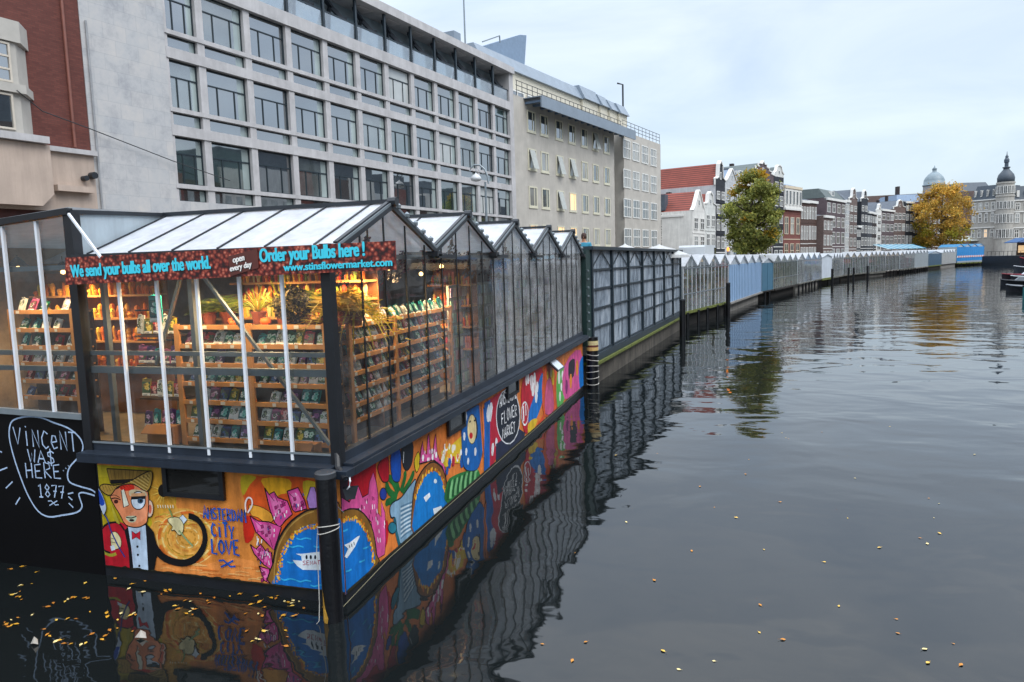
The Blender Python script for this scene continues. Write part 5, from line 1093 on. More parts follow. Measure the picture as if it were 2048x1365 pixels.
# ------------------------------------------------------------------ beige office beyond it
BEIGE = M('beige_stone', '#b4afa6', 0.8, 0.12, 0.9, 0.1, 30, stain=0.07)
pA = OF.p(47.13, 0); ang = math.radians(14.3); BF = Fr((pA.x, pA.y), (math.sin(ang), math.cos(ang)))
sR = BF.hit(1230, 440)[0]; sW = BF.hit(1243, 440)[0]; sE = BF.hit(1316, 440)[0]
zt = BF.hit(1058, 200)[1]; ztr = BF.hit(1290, 281)[1]
be = thing('office_building', 'beige stone office with cream framed windows and a blue grey canopy', 'building', tuple(BF.p(20, GZ)))
m = MB(BF); m.box(0, sR, -14, 0, GZ, zt); m.build('wall', BEIGE, be)
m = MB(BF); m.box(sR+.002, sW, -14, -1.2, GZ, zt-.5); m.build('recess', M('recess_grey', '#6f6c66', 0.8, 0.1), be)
m = MB(BF); m.box(sW+.002, sE, -14, 0.35, GZ, ztr); m.build('wing', BEIGE, be)
CREAM = M('cream_frame', '#ccc8b2', 0.55, 0.08); WHT = M('white_frame', '#d9d9d4', 0.5, 0.06)
WARMP = emis('lit_window', (1.0, 0.66, 0.34), 0.55); LIGHTP = pane_mat('light_pane', (0.26, 0.26, 0.24), 2.2, 0.03, 0.02, 0.3)
rowv = [(1065, 266+0, 13.9), (0, 0, 10.95), (0, 0, 8.0), (0, 0, 5.05)]
rr = random.Random(41)
for r_, z0 in enumerate((13.85, 10.95, 8.05, 5.1)):
    for ci, u in enumerate((1066, 1091, 1120.5, 1145.5, 1170, 1192, 1214)):
        s, _ = BF.hit(u, 400); pm = PANE if r_ == 0 or (r_ == 2 and ci > 3) else rr.choice([LIGHTP, LIGHTP, PANE3])
        if (r_, ci) in ((2, 3), (3, 0), (3, 1), (3, 2), (3, 3)): pm = WARMP
        z1 = z0+1.6; m = MB(BF); m.box(s-.7, s+.7, 0.002, 0.07, z0-.1, z0-.001); 
        o = window(BF, be, s-.65, s+.65, z0, z1, 0.004, [('v', 0.66)], CREAM, pm, 0.11)
        m.build('sill', CREAM, o)
        if (r_, ci) in ((1, 0), (1, 2), (1, 3), (0, 5), (2, 2)):
            m = MB(BF); m.hexa([BF.p(s-.5, z0+.02, 0.45), BF.p(s+.3, z0+.02, 0.45), BF.p(s+.3, z1-.1, 0.08), BF.p(s-.5, z1-.1, 0.08), BF.p(s-.5, z0+.02, 0.5), BF.p(s+.3, z0+.02, 0.5), BF.p(s+.3, z1-.1, 0.13), BF.p(s-.5, z1-.1, 0.13)]); m.build('open_sash', M('sash_pane', '#a9aca6', 0.25, 0.15), o)
    for u in (1254, 1272, 1290, 1307):
        s, _ = BF.hit(u, 400, 0.35); window(BF, be, s-.95, s+.95, z0-.1, z0+1.75, 0.354, [('h', 0.55), ('v', 0.5), ('v', 0.75)], WHT, LIGHTP if r_ < 2 else PANE, 0.09)
m = MB(BF); zc = BF.hit(1058, 205, 1.6)[1]; m.box(1.6, sW, 1.5, 1.62, zc, zc+.85); m.box(1.6, sW, 0.0, 1.5, zc+.80, zc+.86); m.build('canopy', ZINC, be)
m = MB(BF)
for i in range(16): a = 1.8+(sW-2.2)*i/15; m.box(a, a+.25, 0.01, 1.49, zc+.45, zc+.6)
m.build('canopy_slats', M('slat_blue', '#5d7188', 0.5, 0.15), be)
AT = -3.0; ev = BF.hit(1090, 171, AT)[1]; tp = BF.hit(1110, 152, AT)[1]; s1_ = BF.hit(1161, 200, AT)[0]
ATT = M('attic_cream', '#c9c4b4', 0.7, 0.1)
def attic(a0, a1, t, zl, ze_, zt_):
    m = MB(BF); m.box(a0, a1, -13, t, zl, ze_); m.build('attic', ATT, be)
    m = MB(BF); P = [BF.p(a0-.1, ze_+.01, t+.3), BF.p(a1+.1, ze_+.01, t+.3), BF.p(a1+.1, ze_+.01, -13.2), BF.p(a0-.1, ze_+.01, -13.2)]; Q = [BF.p(a0-.1, zt_, t-.35), BF.p(a1+.1, zt_, t-.35), BF.p(a1+.1, zt_, -12), BF.p(a0-.1, zt_, -12)]; m.hexa([*P, *Q]); m.build('roof', ZINC, be)
attic(0.1, s1_, AT, zt-.4, ev, tp)
prev = s1_
for i, (u, ve_, vt_) in enumerate(((1197, 211, 184), (1216, 218, 195), (1234, 226, 205), (1254, 234, 213))):
    t_ = AT+.25*(i+1); a1 = BF.hit(u, 230, t_)[0]; attic(prev+.02, a1, t_, zt-.6, BF.hit(u, ve_, t_)[1], BF.hit(u, vt_, t_)[1]); prev = a1
for i in range(8): s = 2+i*(prev-6)/8; window(BF, be, s, s+2.2, zt+.35, min(ev-.5, zt+1.7), AT+(.02 if s < s1_-2.5 else 1.02), [('v', 0.5)], WHT, PANE, 0.1, name='attic_window')
m = MB(BF)
for z in (0.35, 0.7, 1.05): m.box(0.3, sW, 0.10, 0.14, zt+z-.02, zt+z+.02); m.box(sW-.2, sE, 0.25, 0.29, ztr+z-.02, ztr+z+.02)
for i in range(26): a = 0.4+(sW-.6)*i/25; m.box(a, a+.04, 0.1, 0.13, zt, zt+1.05)
for i in range(11): a = sW+(sE-sW-.1)*i/10; m.box(a, a+.04, 0.25, 0.28, ztr, ztr+1.05)
m.build('railing', DARKMETAL, be)
q = at_dist(1246, 212, 78); m = MB(); m.tube([(q.x, q.y, zt+3), (q.x, q.y, zt+6.3), (q.x-.6, q.y, zt+6.5)], 0.1, 8); m.build('flue', DARKMETAL, be)

# ------------------------------------------------------------------ red brick building at the far left
BRK = brick('red_brick', lin('#5c2f29'), lin('#6b3a32'), lin('#50362f'), 1.0, stain=0.18)
PINKST = M('pink_stone', '#b8a698', 0.8, 0.09, 1.0, 0.1, 30, stain=0.12)
br = thing('brick_building', 'dark red brick building with stone oriel window and pale stone base', 'building', tuple(OF.p(8, GZ)))
m = MB(OF); m.box(-12, S0-.01, -12, 0, 8.02, 30); m.build('wall', BRK, br)
m = MB(OF); m.box(-12, S0-.01, -12, 0.12, 5.9, 7.86); m.build('stone_base', PINKST, br)
m = MB(OF); m.box(-12, S0-.01, -12, -0.1, GZ, 5.9); m.build('shop_front', M('shop_red', '#4a2520', 0.6, 0.25), br)
m = MB(OF); m.box(12.3, S0-.01, -0.1, 0.1, GZ, 5.9); m.build('stone_pier', PINKST, br)
m = MB(OF); m.box(-12, 12.2, 0.12, 0.7, 8.0, 8.22); m.box(12.2, S0+.05, 0.0, 0.28, 7.86, 8.02); m.build('string_course', STONE, br)
m = MB(OF); m.prism([(-12, 6.0), (11.9, 6.0), (12.3, 6.4), (12.3, 7.98), (-12, 7.98)], 0.13, 0.5); m.prism([(12.5, 6.55), (13.75, 6.55), (13.75, 6.75), (12.5, 6.75)], 0.13, 0.4); m.build('stone_apron', PINKST, br)
m = MB(OF)
fo = [(-12, 0.6), (11.55, 0.6), (12.15, 0.0)]
for z0, z1, e in ((11.0, 11.65, 0.06), (9.45, 9.72, 0.08)):
    P = [OF.p(-12, z0, 0), OF.p(12.15+e, z0, 0), OF.p(11.55+e, z0, 0.6+e), OF.p(-12, z0, 0.6+e)]; m.hexa([*P, *[p+Vector((0, 0, z1-z0)) for p in P]])
P = [OF.p(-12, 8.22, 0), OF.p(12.1, 8.22, 0), OF.p(11.5, 8.22, 0.55), OF.p(-12, 8.22, 0.55)]; m.hexa([*P, *[p+Vector((0, 0, 2.85)) for p in P]])
m.build('oriel', M('oriel_stone', '#b0aca4', 0.7, 0.1, 1.5), br)
for a0, a1, z0, z1, bars in ((9.6, 11.3, 9.75, 10.95, [('h', .33), ('h', .66), ('v', .33), ('v', .66)]), (10.0, 11.25, 8.3, 9.4, []), (7.8, 9.4, 9.75, 10.95, [('h', .33), ('h', .66), ('v', .33), ('v', .66)]), (8.4, 9.85, 8.3, 9.4, [])): window(OF, br, a0, a1, z0, z1, 0.552, bars, M('frame_pink', '#c5bcae', 0.5, 0.1), PANE, 0.06)
m = MB(OF); m.tube([OF.p(13.42, 8.1, 0.06), OF.p(13.42, 30, 0.06)], 0.05, 8); m.build('drain_pipe', M('pipe_brown', '#7a4a3e', 0.5, 0.2), br)
k = thing('security_camera', 'two small dark round cameras on the pale stone corner', 'camera', tuple(OF.p(13.75, 7.1, 0.2))); m = MB(OF)
for a, z, r in ((13.55, 7.05, 0.09), (13.85, 7.17, 0.12)): m.tube([OF.p(a, z, 0.13), OF.p(a, z, 0.36)], r, 10)
m.build('camera_body', DARKMETAL, k)
wv = thing('overhead_wire', 'thin dark wire slanting across the stone pier of the office', 'wire', tuple(OF.p(14, 8.6, 0.4))); m = MB(); m.tube([OF.p(11.3, 9.5, 0.75), OF.p(12.2, 9.06, 0.45), OF.hit(180, 258, 0.2) and OF.p(*OF.hit(180, 258, 0.2), 0.2), OF.p(*OF.hit(345, 322, 0.2), 0.2), OF.p(*OF.hit(460, 362, 0.2), 0.2)], 0.018, 5); m.build('wire', BLACK, wv)
# ------------------------------------------------------------------ canal houses
FACE = [(-1.6, 79.5), (-.3, 85.8), (1.1, 91.2), (3.0, 97.0), (5.5, 106), (11.3, 118.9), (18.4, 134.2), (28.3, 158.3), (41.2, 187.6), (52, 203), (64, 216)]
def face_at(u, poly=FACE):
    d = ray(u, 500); best = None
    for a, b in zip(poly[:-1], poly[1:]):
        ax, ay = a; ex, ey = b[0]-a[0], b[1]-a[1]; det = d.x*(-ey)+d.y*ex
        if abs(det) < 1e-9: continue
        rx, ry = ax-CAM.x, ay-CAM.y; k = (rx*(-ey)+ry*ex)/det; q = (d.x*ry-d.y*rx)/det
        if -0.02 <= q <= 1.02 and k > 0: best = (CAM.x+d.x*k, CAM.y+d.y*k); break
    return best
TRIM = M('trim_white', '#d6d5d0', 0.55, 0.06); RED_TILE = None
mm, t, b = newmat('red_tiles'); wv_ = t.nodes.new('ShaderNodeTexWave'); wv_.inputs['Scale'].default_value = 1.1; wv_.bands_direction = 'Z'; t.links.new(mapping(t, (1, 1, 1), 'Object'), wv_.inputs['Vector'])
c = rampn(t, wv_.outputs['Fac'], [(0.15, lin('#4e2620')), (0.6, lin('#8c463a'))]); c = mixc(t, c, rampn(t, noise(t, 0.8, 6, 0.7).outputs['Fac'], [(0.3, (0.75, 0.72, 0.7)), (0.7, (1.15, 1.1, 1.05))]), 1.0); t.links.new(c, b.inputs['Base Color']); b.inputs['Roughness'].default_value = 0.8; TILE = mm
SLATE = M('slate', '#4a525c', 0.6, 0.2, 2); SLATEG = M('slate_green', '#4c5655', 0.65, 0.2, 2); ZBLUE = M('zinc_blue', '#61748a', 0.5, 0.15, 2)
HW = {c: M('house'+c, c, 0.8, 0.12, 1.2, stain=0.14) for c in ('#c9c7c2', '#cfd0cb', '#22262e', '#3c4046', '#d8d6d0', '#b9bcbd', '#2a2e34')}
def hb(n, a, b_, mo): return brick(n, lin(a), lin(b_), lin(mo), 1.2, stain=0.2)
HB_ = {'brown': hb('b_brown', '#463029', '#543a32', '#574e47'), 'mauve': hb('b_mauve', '#54464a', '#605054', '#5a5456'), 'red': hb('b_red', '#6e332c', '#7e4238', '#74665e'), 'dark': hb('b_dark', '#2a2222', '#342a2a', '#3a3535'), 'pinkbr': hb('b_pink', '#5e4c48', '#6c5a55', '#66605c')}
HPANE = pane_mat('house_pane', (0.03, 0.035, 0.04), 1.8, 0.03, 0.03); HLIT = pane_mat('house_blind', (0.32, 0.34, 0.34), 1.6, 0.08, 0.02)
def house(u0, u1, vt, ve, shape, wall, label, floors=4, bays=2, depth=11, trim=TRIM, roof=SLATE, ww=0.62, hh=0.66, zlow=None, front=None, fr=None, W=None, group='canal houses behind the stalls', t0=0.0, winz=None):
    if fr is None:
        A = face_at(u0); B = face_at(u1); fr = Fr(A, (B[0]-A[0], B[1]-A[1])); W = math.hypot(B[0]-A[0], B[1]-A[1])
    um = (u0+u1)/2; ztop = fr.hit(um, vt)[1]; ze = fr.hit(um, ve)[1]; zb = GZ
    k = thing('canal_house', label, 'house', tuple(fr.p(W/2, zb)), group)
    g = 0.02
    m = MB(fr); m.box(g, W-g, -depth, t0, zb, ze); m.build('wall', wall, k)
    if front: m = MB(fr); m.box(g, W-g, t0+.001, t0+.02, zb, ze); m.build('facade', front, k); t0 += .02; wall = front
    c = W/2; h = ztop-ze
    OUT = {'neck': [(g, ze), (W-g, ze), (W-g, ze+.25*h), (W*.74, ze+.34*h), (W*.68, ze+.85*h), (W*.62, ze+.87*h), (c, ztop), (W*.38, ze+.87*h), (W*.32, ze+.85*h), (W*.26, ze+.34*h), (g, ze+.25*h)],
           'bell': [(g, ze), (W-g, ze), (W-.1, ze+.3*h), (W*.8, ze+.5*h), (W*.72, ze+.85*h), (W*.6, ztop), (W*.4, ztop), (W*.28, ze+.85*h), (W*.2, ze+.5*h), (g+.1, ze+.3*h)],
           'point': [(g, ze), (W-g, ze), (W*.86, ze+.18*h), (c+.25, ztop-.1), (c, ztop), (c-.25, ztop-.1), (W*.14, ze+.18*h)],
           'step': [(g, ze), (W-g, ze)]+[q for i in range(4) for q in ((W-g-W*.11*i, ze+h*(i+1)/5), (W-g-W*.11*(i+1), ze+h*(i+1)/5))]+[(c, ztop)]+[q for i in range(3, -1, -1) for q in ((g+W*.11*(i+1), ze+h*(i+1)/5), (g+W*.11*i, ze+h*(i+1)/5))]}
    if shape in OUT:
        m = MB(fr); m.prism(OUT[shape], t0-.35, t0+.012); m.build('gable', wall if shape != 'bell' else HW['#cfd0cb'], k)
        P = OUT[shape]; m = MB(fr); top = P[2:]+[P[0]]
        for a, b_ in zip(top[:-1], top[1:]): m.bar(fr.p(a[0], a[1], t0-.1), fr.p(b_[0], b_[1], t0-.1), 0.5, 0.16)
        m.build('gable_trim', trim, k)
        zr = ze+h*(.9 if shape != 'point' else .95); m = MB(fr)
        m.mesh([fr.p(g, ze, t0-.36), fr.p(W-g, ze, t0-.36), fr.p(c, zr, t0-.36), fr.p(g, ze, -depth), fr.p(W-g, ze, -depth), fr.p(c, zr, -depth)], [(0, 1, 2), (5, 4, 3), (0, 2, 5, 3), (1, 4, 5, 2), (0, 3, 4, 1)]); m.build('roof', roof, k)
        m = MB(fr); m.box(c-.3, c+.3, t0-.02, t0+.06, ze+.25*h, ze+.55*h); o = m.build('attic_window', trim, k); m = MB(fr); m.face([fr.p(c-.2, ze+.29*h, t0+.066), fr.p(c+.2, ze+.29*h, t0+.066), fr.p(c+.2, ze+.51*h, t0+.066), fr.p(c-.2, ze+.51*h, t0+.066)]); m.build('pane', HPANE, o, fix=False)
    elif shape == 'cornice':
        m = MB(fr); m.box(g, W-g, -.4, t0+.32, ze-.38, ze+.06); m.build('cornice', trim, k)
        m = MB(fr); P = [fr.p(g+.1, ze+.07, t0-.1), fr.p(W-g-.1, ze+.07, t0-.1), fr.p(W-g-.1, ze+.07, -depth), fr.p(g+.1, ze+.07, -depth)]; Q = [fr.p(g+.5, ztop, t0-1.6), fr.p(W-g-.5, ztop, t0-1.6), fr.p(W-g-.5, ztop, -depth+1.5), fr.p(g+.5, ztop, -depth+1.5)]; m.hexa([*P, *Q]); m.build('roof', roof, k)
        if h > 1.6:
            m = MB(fr); dw = min(1.6, W*.3); m.box(c-dw/2, c+dw/2, t0-2.0, t0-.6, ze+.35*h, ze+.85*h); o = m.build('dormer', trim, k); m = MB(fr); m.face([fr.p(c-dw*.36, ze+.42*h, t0-.59), fr.p(c+dw*.36, ze+.42*h, t0-.59), fr.p(c+dw*.36, ze+.8*h, t0-.59), fr.p(c-dw*.36, ze+.8*h, t0-.59)]); m.build('pane', HPANE, o, fix=False)
    z0 = zb+0.4; H = ze-0.5-z0; hs = [1.25-.12*i for i in range(floors)]; tot = sum(hs); z = z0
    rr = random.Random(int(u0*7))
    for f in range(floors):
        fh = H*hs[f]/tot
        for b_ in range(bays):
            a = W*(b_+.5)/bays; w2 = W/bays*ww/2
            window(fr, k, a-w2, a+w2, z+fh*(1-hh)*.55, z+fh*(1-hh)*.55+fh*hh, t0+.004, [('h', 0.62), ('v', 0.5)], trim, HPANE if rr.random() < .8 else HLIT, 0.10 if W > 3 else 0.08, dep=0.09)
        z += fh
        if f < floors-1 and floors > 2: m = MB(fr); m.box(g+.02, W-g-.02, t0+.001, t0+.06, z-.08, z+.04); m.build('string_course', trim if f == 0 else wall, k)
    m = MB(fr); m.box(W*.78, W*.78+.6, -depth*.6, -depth*.6+.6, ze, max(ztop, ze+1.6)+.5); m.build('chimney', HB_['dark'], k)
    return k, fr, W, ze, ztop
# first white house: blind side wall towards the camera
k, fr, W, ze, zt_ = house(1385, 1410, 381, 423, 'point', HW['#d8d6d0'], 'white house with pointed gable, arched attic window and blank side wall', 3, 2, depth=12, roof=TILE)
zsd = fr.hit(1385, 428)[1]; m = MB(fr)
m.box(-.1, 0.0, -11, -1.1, zsd-.25, zsd); m.build('gutter', TRIM, k)
sl = thing('wall_lettering', 'faint old painted capitals stacked down the blank white side wall', 'wall sign', tuple(fr.p(0, 6, -5)))
m = MB(fr); cl = lin('#6e6e66')
for (u, v0, v1) in ((1358, 466, 489), ): pass
for i, z in enumerate((9.2, 8.0, 7.3, 6.6, 5.9, 5.2)):
    y = -4.6
    for dz in ((0.0, 0.22, 0.4) if i % 2 else (0.0, 0.35)): m.box(-.012, -.004, y-.9+(.1*i % .3), y+.7, z+dz, z+dz+.09, 0, cl)
m.bar(fr.p(-.008, 4.2, y-.6), fr.p(-.008, 4.9, y+.6), .12, .01, 0, cl)
m.build('letters', attr_mat('faded_paint', 0.8, 0.25, 6), sl)
m = MB(fr); m.box(-.02, .0, -7, -5, ze-.2, ze+.9); m.box(0.02, 1.2, -4.5, -3.5, ze+.2, ze+2.2); m.build('dormer', SLATE, k)
house(1410, 1431, 384, 417, 'neck', HW['#cfd0cb'], 'narrow white house with neck gable beside the pointed gable one', 3, 2, roof=TILE)
house(1431, 1449.5, 322, 372, 'neck', HW['#b9bcbd'], 'tall black narrow house with white windows and a long red tiled roof', 5, 2, depth=24, roof=TILE, front=HW['#22262e'])
house(1449.5, 1476, 338, 366, 'point', HW['#b9bcbd'], 'pale grey gabled house half hidden by the green tree', 4, 2, depth=16, roof=ZBLUE)
house(1476, 1502, 336, 366, 'cornice', HB_['brown'], 'brown house behind the left part of the green tree crown', 4, 3, roof=SLATE)
house(1502, 1546, 322, 352, 'step', HB_['mauve'], 'ornate stepped gable house with white bands behind the green tree', 4, 3, roof=SLATEG)
house(1546.5, 1566, 331, 354, 'bell', HW['#22262e'], 'black house topped with a cream bell gable right of the green tree', 5, 2, depth=14, roof=SLATEG)
k, fr, W, ze, zt_ = house(1566, 1600, 366, 374, 'cornice', HB_['red'], 'red brick house with white columned top floor and cream stonework', 3, 3, roof=ZBLUE, trim=M('cream_trim', '#cdbfa6', 0.6, 0.08))
zf = fr.hit(1583, 417)[1]; m = MB(fr); m.box(0.03, W-.03, 0.02, 0.2, zf, ze-.4); m.build('white_storey', HW['#d8d6d0'], k)
for i in range(5): window(fr, k, W*(i+.18)/5, W*(i+.82)/5, zf+.5, ze-.7, 0.204, [], TRIM, HPANE, 0.1, dep=0.1)
m = MB(fr); m.box(-.05, W+.05, 0.02, 0.42, zf-.35, zf-.01); m.build('balcony', TRIM, k)
house(1600, 1616, 396, 402, 'cornice', HB_['brown'], 'flat brown brick house left of its twin', 3, 3, trim=TRIM)
house(1616, 1632, 397, 403, 'cornice', HB_['brown'], 'flat brown brick house right of its twin, beside the mauve block', 3, 3)
house(1632, 1651, 430, 433, 'cornice', HB_['pinkbr'], 'low grey brown house with broad white cornice', 3, 3, depth=4, t0=1.2)
house(1651, 1689, 379, 399, 'cornice', HB_['mauve'], 'wide mauve brick block with mansard roof and large square windows', 4, 4, depth=16, roof=SLATEG, hh=0.72)
house(1689, 1697.5, 386, 401, 'cornice', HW['#b9bcbd'], 'very narrow pale house between the mauve block and a brown neck gable', 5, 2)
house(1697.5, 1712.5, 376, 404, 'neck', HB_['pinkbr'], 'brown neck gabled house left of the low dark one', 5, 2, depth=14)
house(1712.5, 1720.5, 448, 452, 'cornice', HW['#2a2e34'], 'low dark house squeezed below a blank white wall', 3, 2)
house(1720.5, 1733.5, 380, 404, 'neck', HW['#22262e'], 'black neck gabled house with bright white window frames', 5, 2, depth=12)
house(1733.5, 1743, 420, 424, 'cornice', HW['#3c4046'], 'grey house right of the black neck gable', 4, 2, roof=SLATE)
house(1743, 1752, 418, 426, 'cornice', HB_['dark'], 'dark brick house left of the banded white one', 4, 2)
house(1752, 1761.5, 408, 424, 'neck', HW['#d8d6d0'], 'slim white and mauve banded house with small neck gable', 6, 1)
house(1761.5, 1786, 415, 420, 'cornice', HB_['mauve'], 'brown house with a broad grey pedimented cornice', 4, 3, ww=.7)
house(1786, 1809, 400, 419, 'neck', HB_['pinkbr'], 'brown house with white gable top and a maroon shop front', 4, 3, ww=.7)
house(1809, 1824, 400, 404, 'cornice', HW['#22262e'], 'black house with red shutter at top beside the orange tree', 5, 2)
house(1824, 1842, 418, 426, 'cornice', HW['#2a2e34'], 'dark house behind the lower left of the orange tree', 4, 3)
house(1842, 1862, 420, 428, 'cornice', HB_['dark'], 'dark brick house behind the orange tree trunk', 4, 3)
house(1862, 1900, 424, 430, 'cornice', HB_['brown'], 'brown house hidden behind the middle of the orange tree', 4, 4)
# taller roofs behind
def block(name, label, u0, u1, v0, v1, D, mat, roofm, dep=14, cat='building', z0=GZ):
    a, b_ = at_dist(u0, v0, D), at_dist(u1, v0, D); fr = Fr((a.x, a.y), (b_.x-a.x, b_.y-a.y)); W = math.hypot(b_.x-a.x, b_.y-a.y); z1 = fr.hit((u0+u1)/2, v1)[1]; ze = fr.hit((u0+u1)/2, v0)[1]
    k = thing(name, label, cat, tuple(fr.p(W/2, z0))); m = MB(fr); m.box(0, W, -dep, 0, z0, ze); m.build('wall', mat, k)
    m = MB(fr); P = [fr.p(-.2, ze+.01, .2), fr.p(W+.2, ze+.01, .2), fr.p(W+.2, ze+.01, -dep), fr.p(-.2, ze+.01, -dep)]; Q = [fr.p(1, z1, -2.5), fr.p(W-1, z1, -2.5), fr.p(W-1, z1, -dep+2), fr.p(1, z1, -dep+2)]; m.hexa([*P, *Q]); m.build('roof', roofm, k); return k, fr, W, ze, z1
block('apartment_block', 'block with long dark mansard roof rising behind the twin brown houses', 1602, 1655, 402, 380, 150, HW['#b9bcbd'], SLATEG)
block('apartment_block', 'blank white walled block seen between two neck gables', 1711, 1722, 412, 385, 166, HW['#d8d6d0'], SLATEG, 8)
block('apartment_block', 'long low slate roofed block behind the small houses', 1736, 1812, 422, 403, 200, HW['#3c4046'], SLATE)
k, fr, W, ze, z1 = block('apartment_block', 'blue slate roofed block with tall chimney left of the orange tree', 1795, 1850, 405, 388, 215, HB_['red'], ZBLUE)
m = MB(fr); m.box(W*.22, W*.3, -5, -3.5, ze, z1+2.6); m.build('chimney', HB_['dark'], k)
# dome
P = at_dist(1868, 372, 235); D = 235/FPX; dm = thing('domed_building', 'building with a pale blue ribbed dome rising behind the orange tree', 'building', (P.x, P.y, GZ)); r0 = 19*D
m = MB(); m.tube([(P.x, P.y, GZ), (P.x, P.y, P.z+.3)], r0*1.02, 20); m.build('drum', M('drum_grey', '#8d8f92', 0.8, 0.1), dm)
m = MB(); m.lathe((P.x, P.y, P.z+.3), [(r0*1.08, -.4), (r0*1.08, 0.1), (r0, .12), (r0*.97, 9*D), (r0*.82, 15*D), (r0*.6, 20*D), (r0*.36, 24*D), (r0*.2, 25.5*D), (r0*.2, 30*D), (r0*.25, 31*D), (r0*.08, 34*D), (r0*.02, 38*D)], 24); m.build('dome', M('dome_zinc', '#74838a', 0.45, 0.15, 1), dm, True)
m = MB(); m.box(P.x-26, P.x+20, -P.y-14, -P.y-4, GZ, P.z-2); m.build('wall', HB_['pinkbr'], dm)
# grand hotel with corner tower
HD = 215; a, b_ = at_dist(1941, 470, 214), at_dist(1990, 470, 208); c_ = at_dist(2110, 470, 204)
LM = M('hotel_stone', '#a5a29b', 0.75, 0.12, 1, stain=0.12); HR = M('hotel_slate', '#3c4650', 0.55, 0.15, 1)
ho = thing('grand_hotel', 'ornate grey stone hotel with slate mansards and a lantern topped corner tower', 'building', (b_.x, b_.y, GZ))
for (p, q, nb, nm) in ((a, b_, 4, 'left_wing'), (at_dist(2024, 470, 206), c_, 5, 'right_wing')):
    fr = Fr((p.x, p.y), (q.x-p.x, q.y-p.y)); W = math.hypot(q.x-p.x, q.y-p.y); um = 1965 if nm == 'left_wing' else 2040
    za, zb2, zc2 = fr.hit(um, 423)[1], fr.hit(um, 400)[1], fr.hit(um, 372)[1]
    m = MB(fr); m.box(0, W, -14, 0, GZ, zb2); m.build(nm, LM, ho)
    m = MB(fr); P = [fr.p(-.1, zb2+.01, .1), fr.p(W, zb2+.01, .1), fr.p(W, zb2+.01, -14), fr.p(-.1, zb2+.01, -14)]; Q = [fr.p(.8, zc2, -1.2), fr.p(W, zc2, -1.2), fr.p(W, zc2, -12), fr.p(.8, zc2, -12)]; m.hexa([*P, *Q]); m.build('mansard', HR, ho)
    for z in (za, zb2, fr.hit(um, 455)[1]): m = MB(fr); m.box(-.1, W, 0.002, 0.35, z-.28, z+.02); m.build('cornice', TRIM, ho)
    for i in range(nb):
        a0 = W*(i+.22)/nb; a1 = W*(i+.78)/nb
        for f, (v1, v0) in enumerate(((428, 446), (459, 476), (406, 421))):
            z1, z0 = fr.hit(um, v1)[1], fr.hit(um, v0)[1]
            o = window(fr, ho, a0, a1, z0, z1, 0.004, [('h', .6), ('v', .5)], TRIM, HPANE if (i+f) % 3 else WARMP if f == 1 else HLIT, .16, dep=.15)
            if f == 0: m = MB(fr); cx = (a0+a1)/2; rr_ = (a1-a0)/2; m.prism([(cx+rr_*math.cos(q*PI/8), z1+rr_*.8*math.sin(q*PI/8)) for q in range(9)], 0.004, 0.14); m.build('arch', TRIM, o)
        z0, z1 = fr.hit(um, 394)[1], fr.hit(um, 381)[1]; m = MB(fr); m.box(a0+.3, a1-.3, -1.4, 0.1, z0, z1); o = m.build('dormer', TRIM, ho); m = MB(fr); m.face([fr.p(a0+.6, z0+.2, .104), fr.p(a1-.6, z0+.2, .104), fr.p(a1-.6, z1-.2, .104), fr.p(a0+.6, z1-.2, .104)]); m.build('pane', HPANE, o, fix=False)
D = 204/FPX; P = at_dist(2007, 470, 206); zt = lambda v: at_dist(2007, v, 206).z; r0 = 15.5*D
m = MB(); m.lathe((P.x, P.y, 0), [(r0, GZ), (r0, zt(396)), (r0*1.08, zt(395)), (r0*1.08, zt(392)), (r0*.96, zt(391)), (r0*.96, zt(370)), (r0*1.06, zt(369)), (r0*1.06, zt(366))], 16); m.build('tower', LM, ho)
m = MB(); m.lathe((P.x, P.y, 0), [(r0*.95, zt(366.5)), (r0*.98, zt(358)), (r0*.85, zt(351)), (r0*.55, zt(345)), (r0*.34, zt(341)), (r0*.34, zt(338.5)), (r0*.44, zt(338)), (r0*.44, zt(336.5)), (r0*.3, zt(336))], 16); m.build('dome', HR, ho, True)
m = MB(); m.lathe((P.x, P.y, 0), [(r0*.22, zt(337)), (r0*.22, zt(328)), (r0*.3, zt(327)), (r0*.3, zt(322)), (r0*.16, zt(318)), (r0*.2, zt(316)), (r0*.05, zt(312)), (r0*.02, zt(306))], 12); m.build('lantern', M('lantern_dark', '#3a4754', 0.5, 0.2), ho)
for i in range(-3, 4):
    an_ = math.atan2(CAM.y-P.y, CAM.x-P.x)+i*PI/8
    for v1, v0 in ((429, 447), (459, 477), (404, 419), (374, 389)):
        z1, z0 = zt(v1), zt(v0); cx, cy_ = P.x+math.cos(an_)*r0*.96, P.y+math.sin(an_)*r0*.96; f2_ = Fr((cx, cy_), (-math.sin(an_), math.cos(an_))); window(f2_, ho, -.45, .45, z0, z1, 0.12, [('v', .5)], TRIM, HPANE, .1, dep=.12) if True else 0
block('apartment_block', 'dark mansard roofed building behind the hotel left wing', 1918, 1985, 385, 364, 260, LM, HR, 16)
k, fr, W, ze, z1 = block('apartment_block', 'pale slim building between the orange tree and the hotel', 1930, 1946, 386, 380, 240, M('pale_pink', '#a8988c', 0.8, 0.1), HR, 10)
for v1, v0 in ((390, 398), (405, 416), (424, 436), (446, 458)): window(fr, k, W*.3, W*.8, fr.hit(1938, v0)[1], fr.hit(1938, v1)[1], .004, [('h', .5), ('v', .5)], TRIM, HPANE, .12)

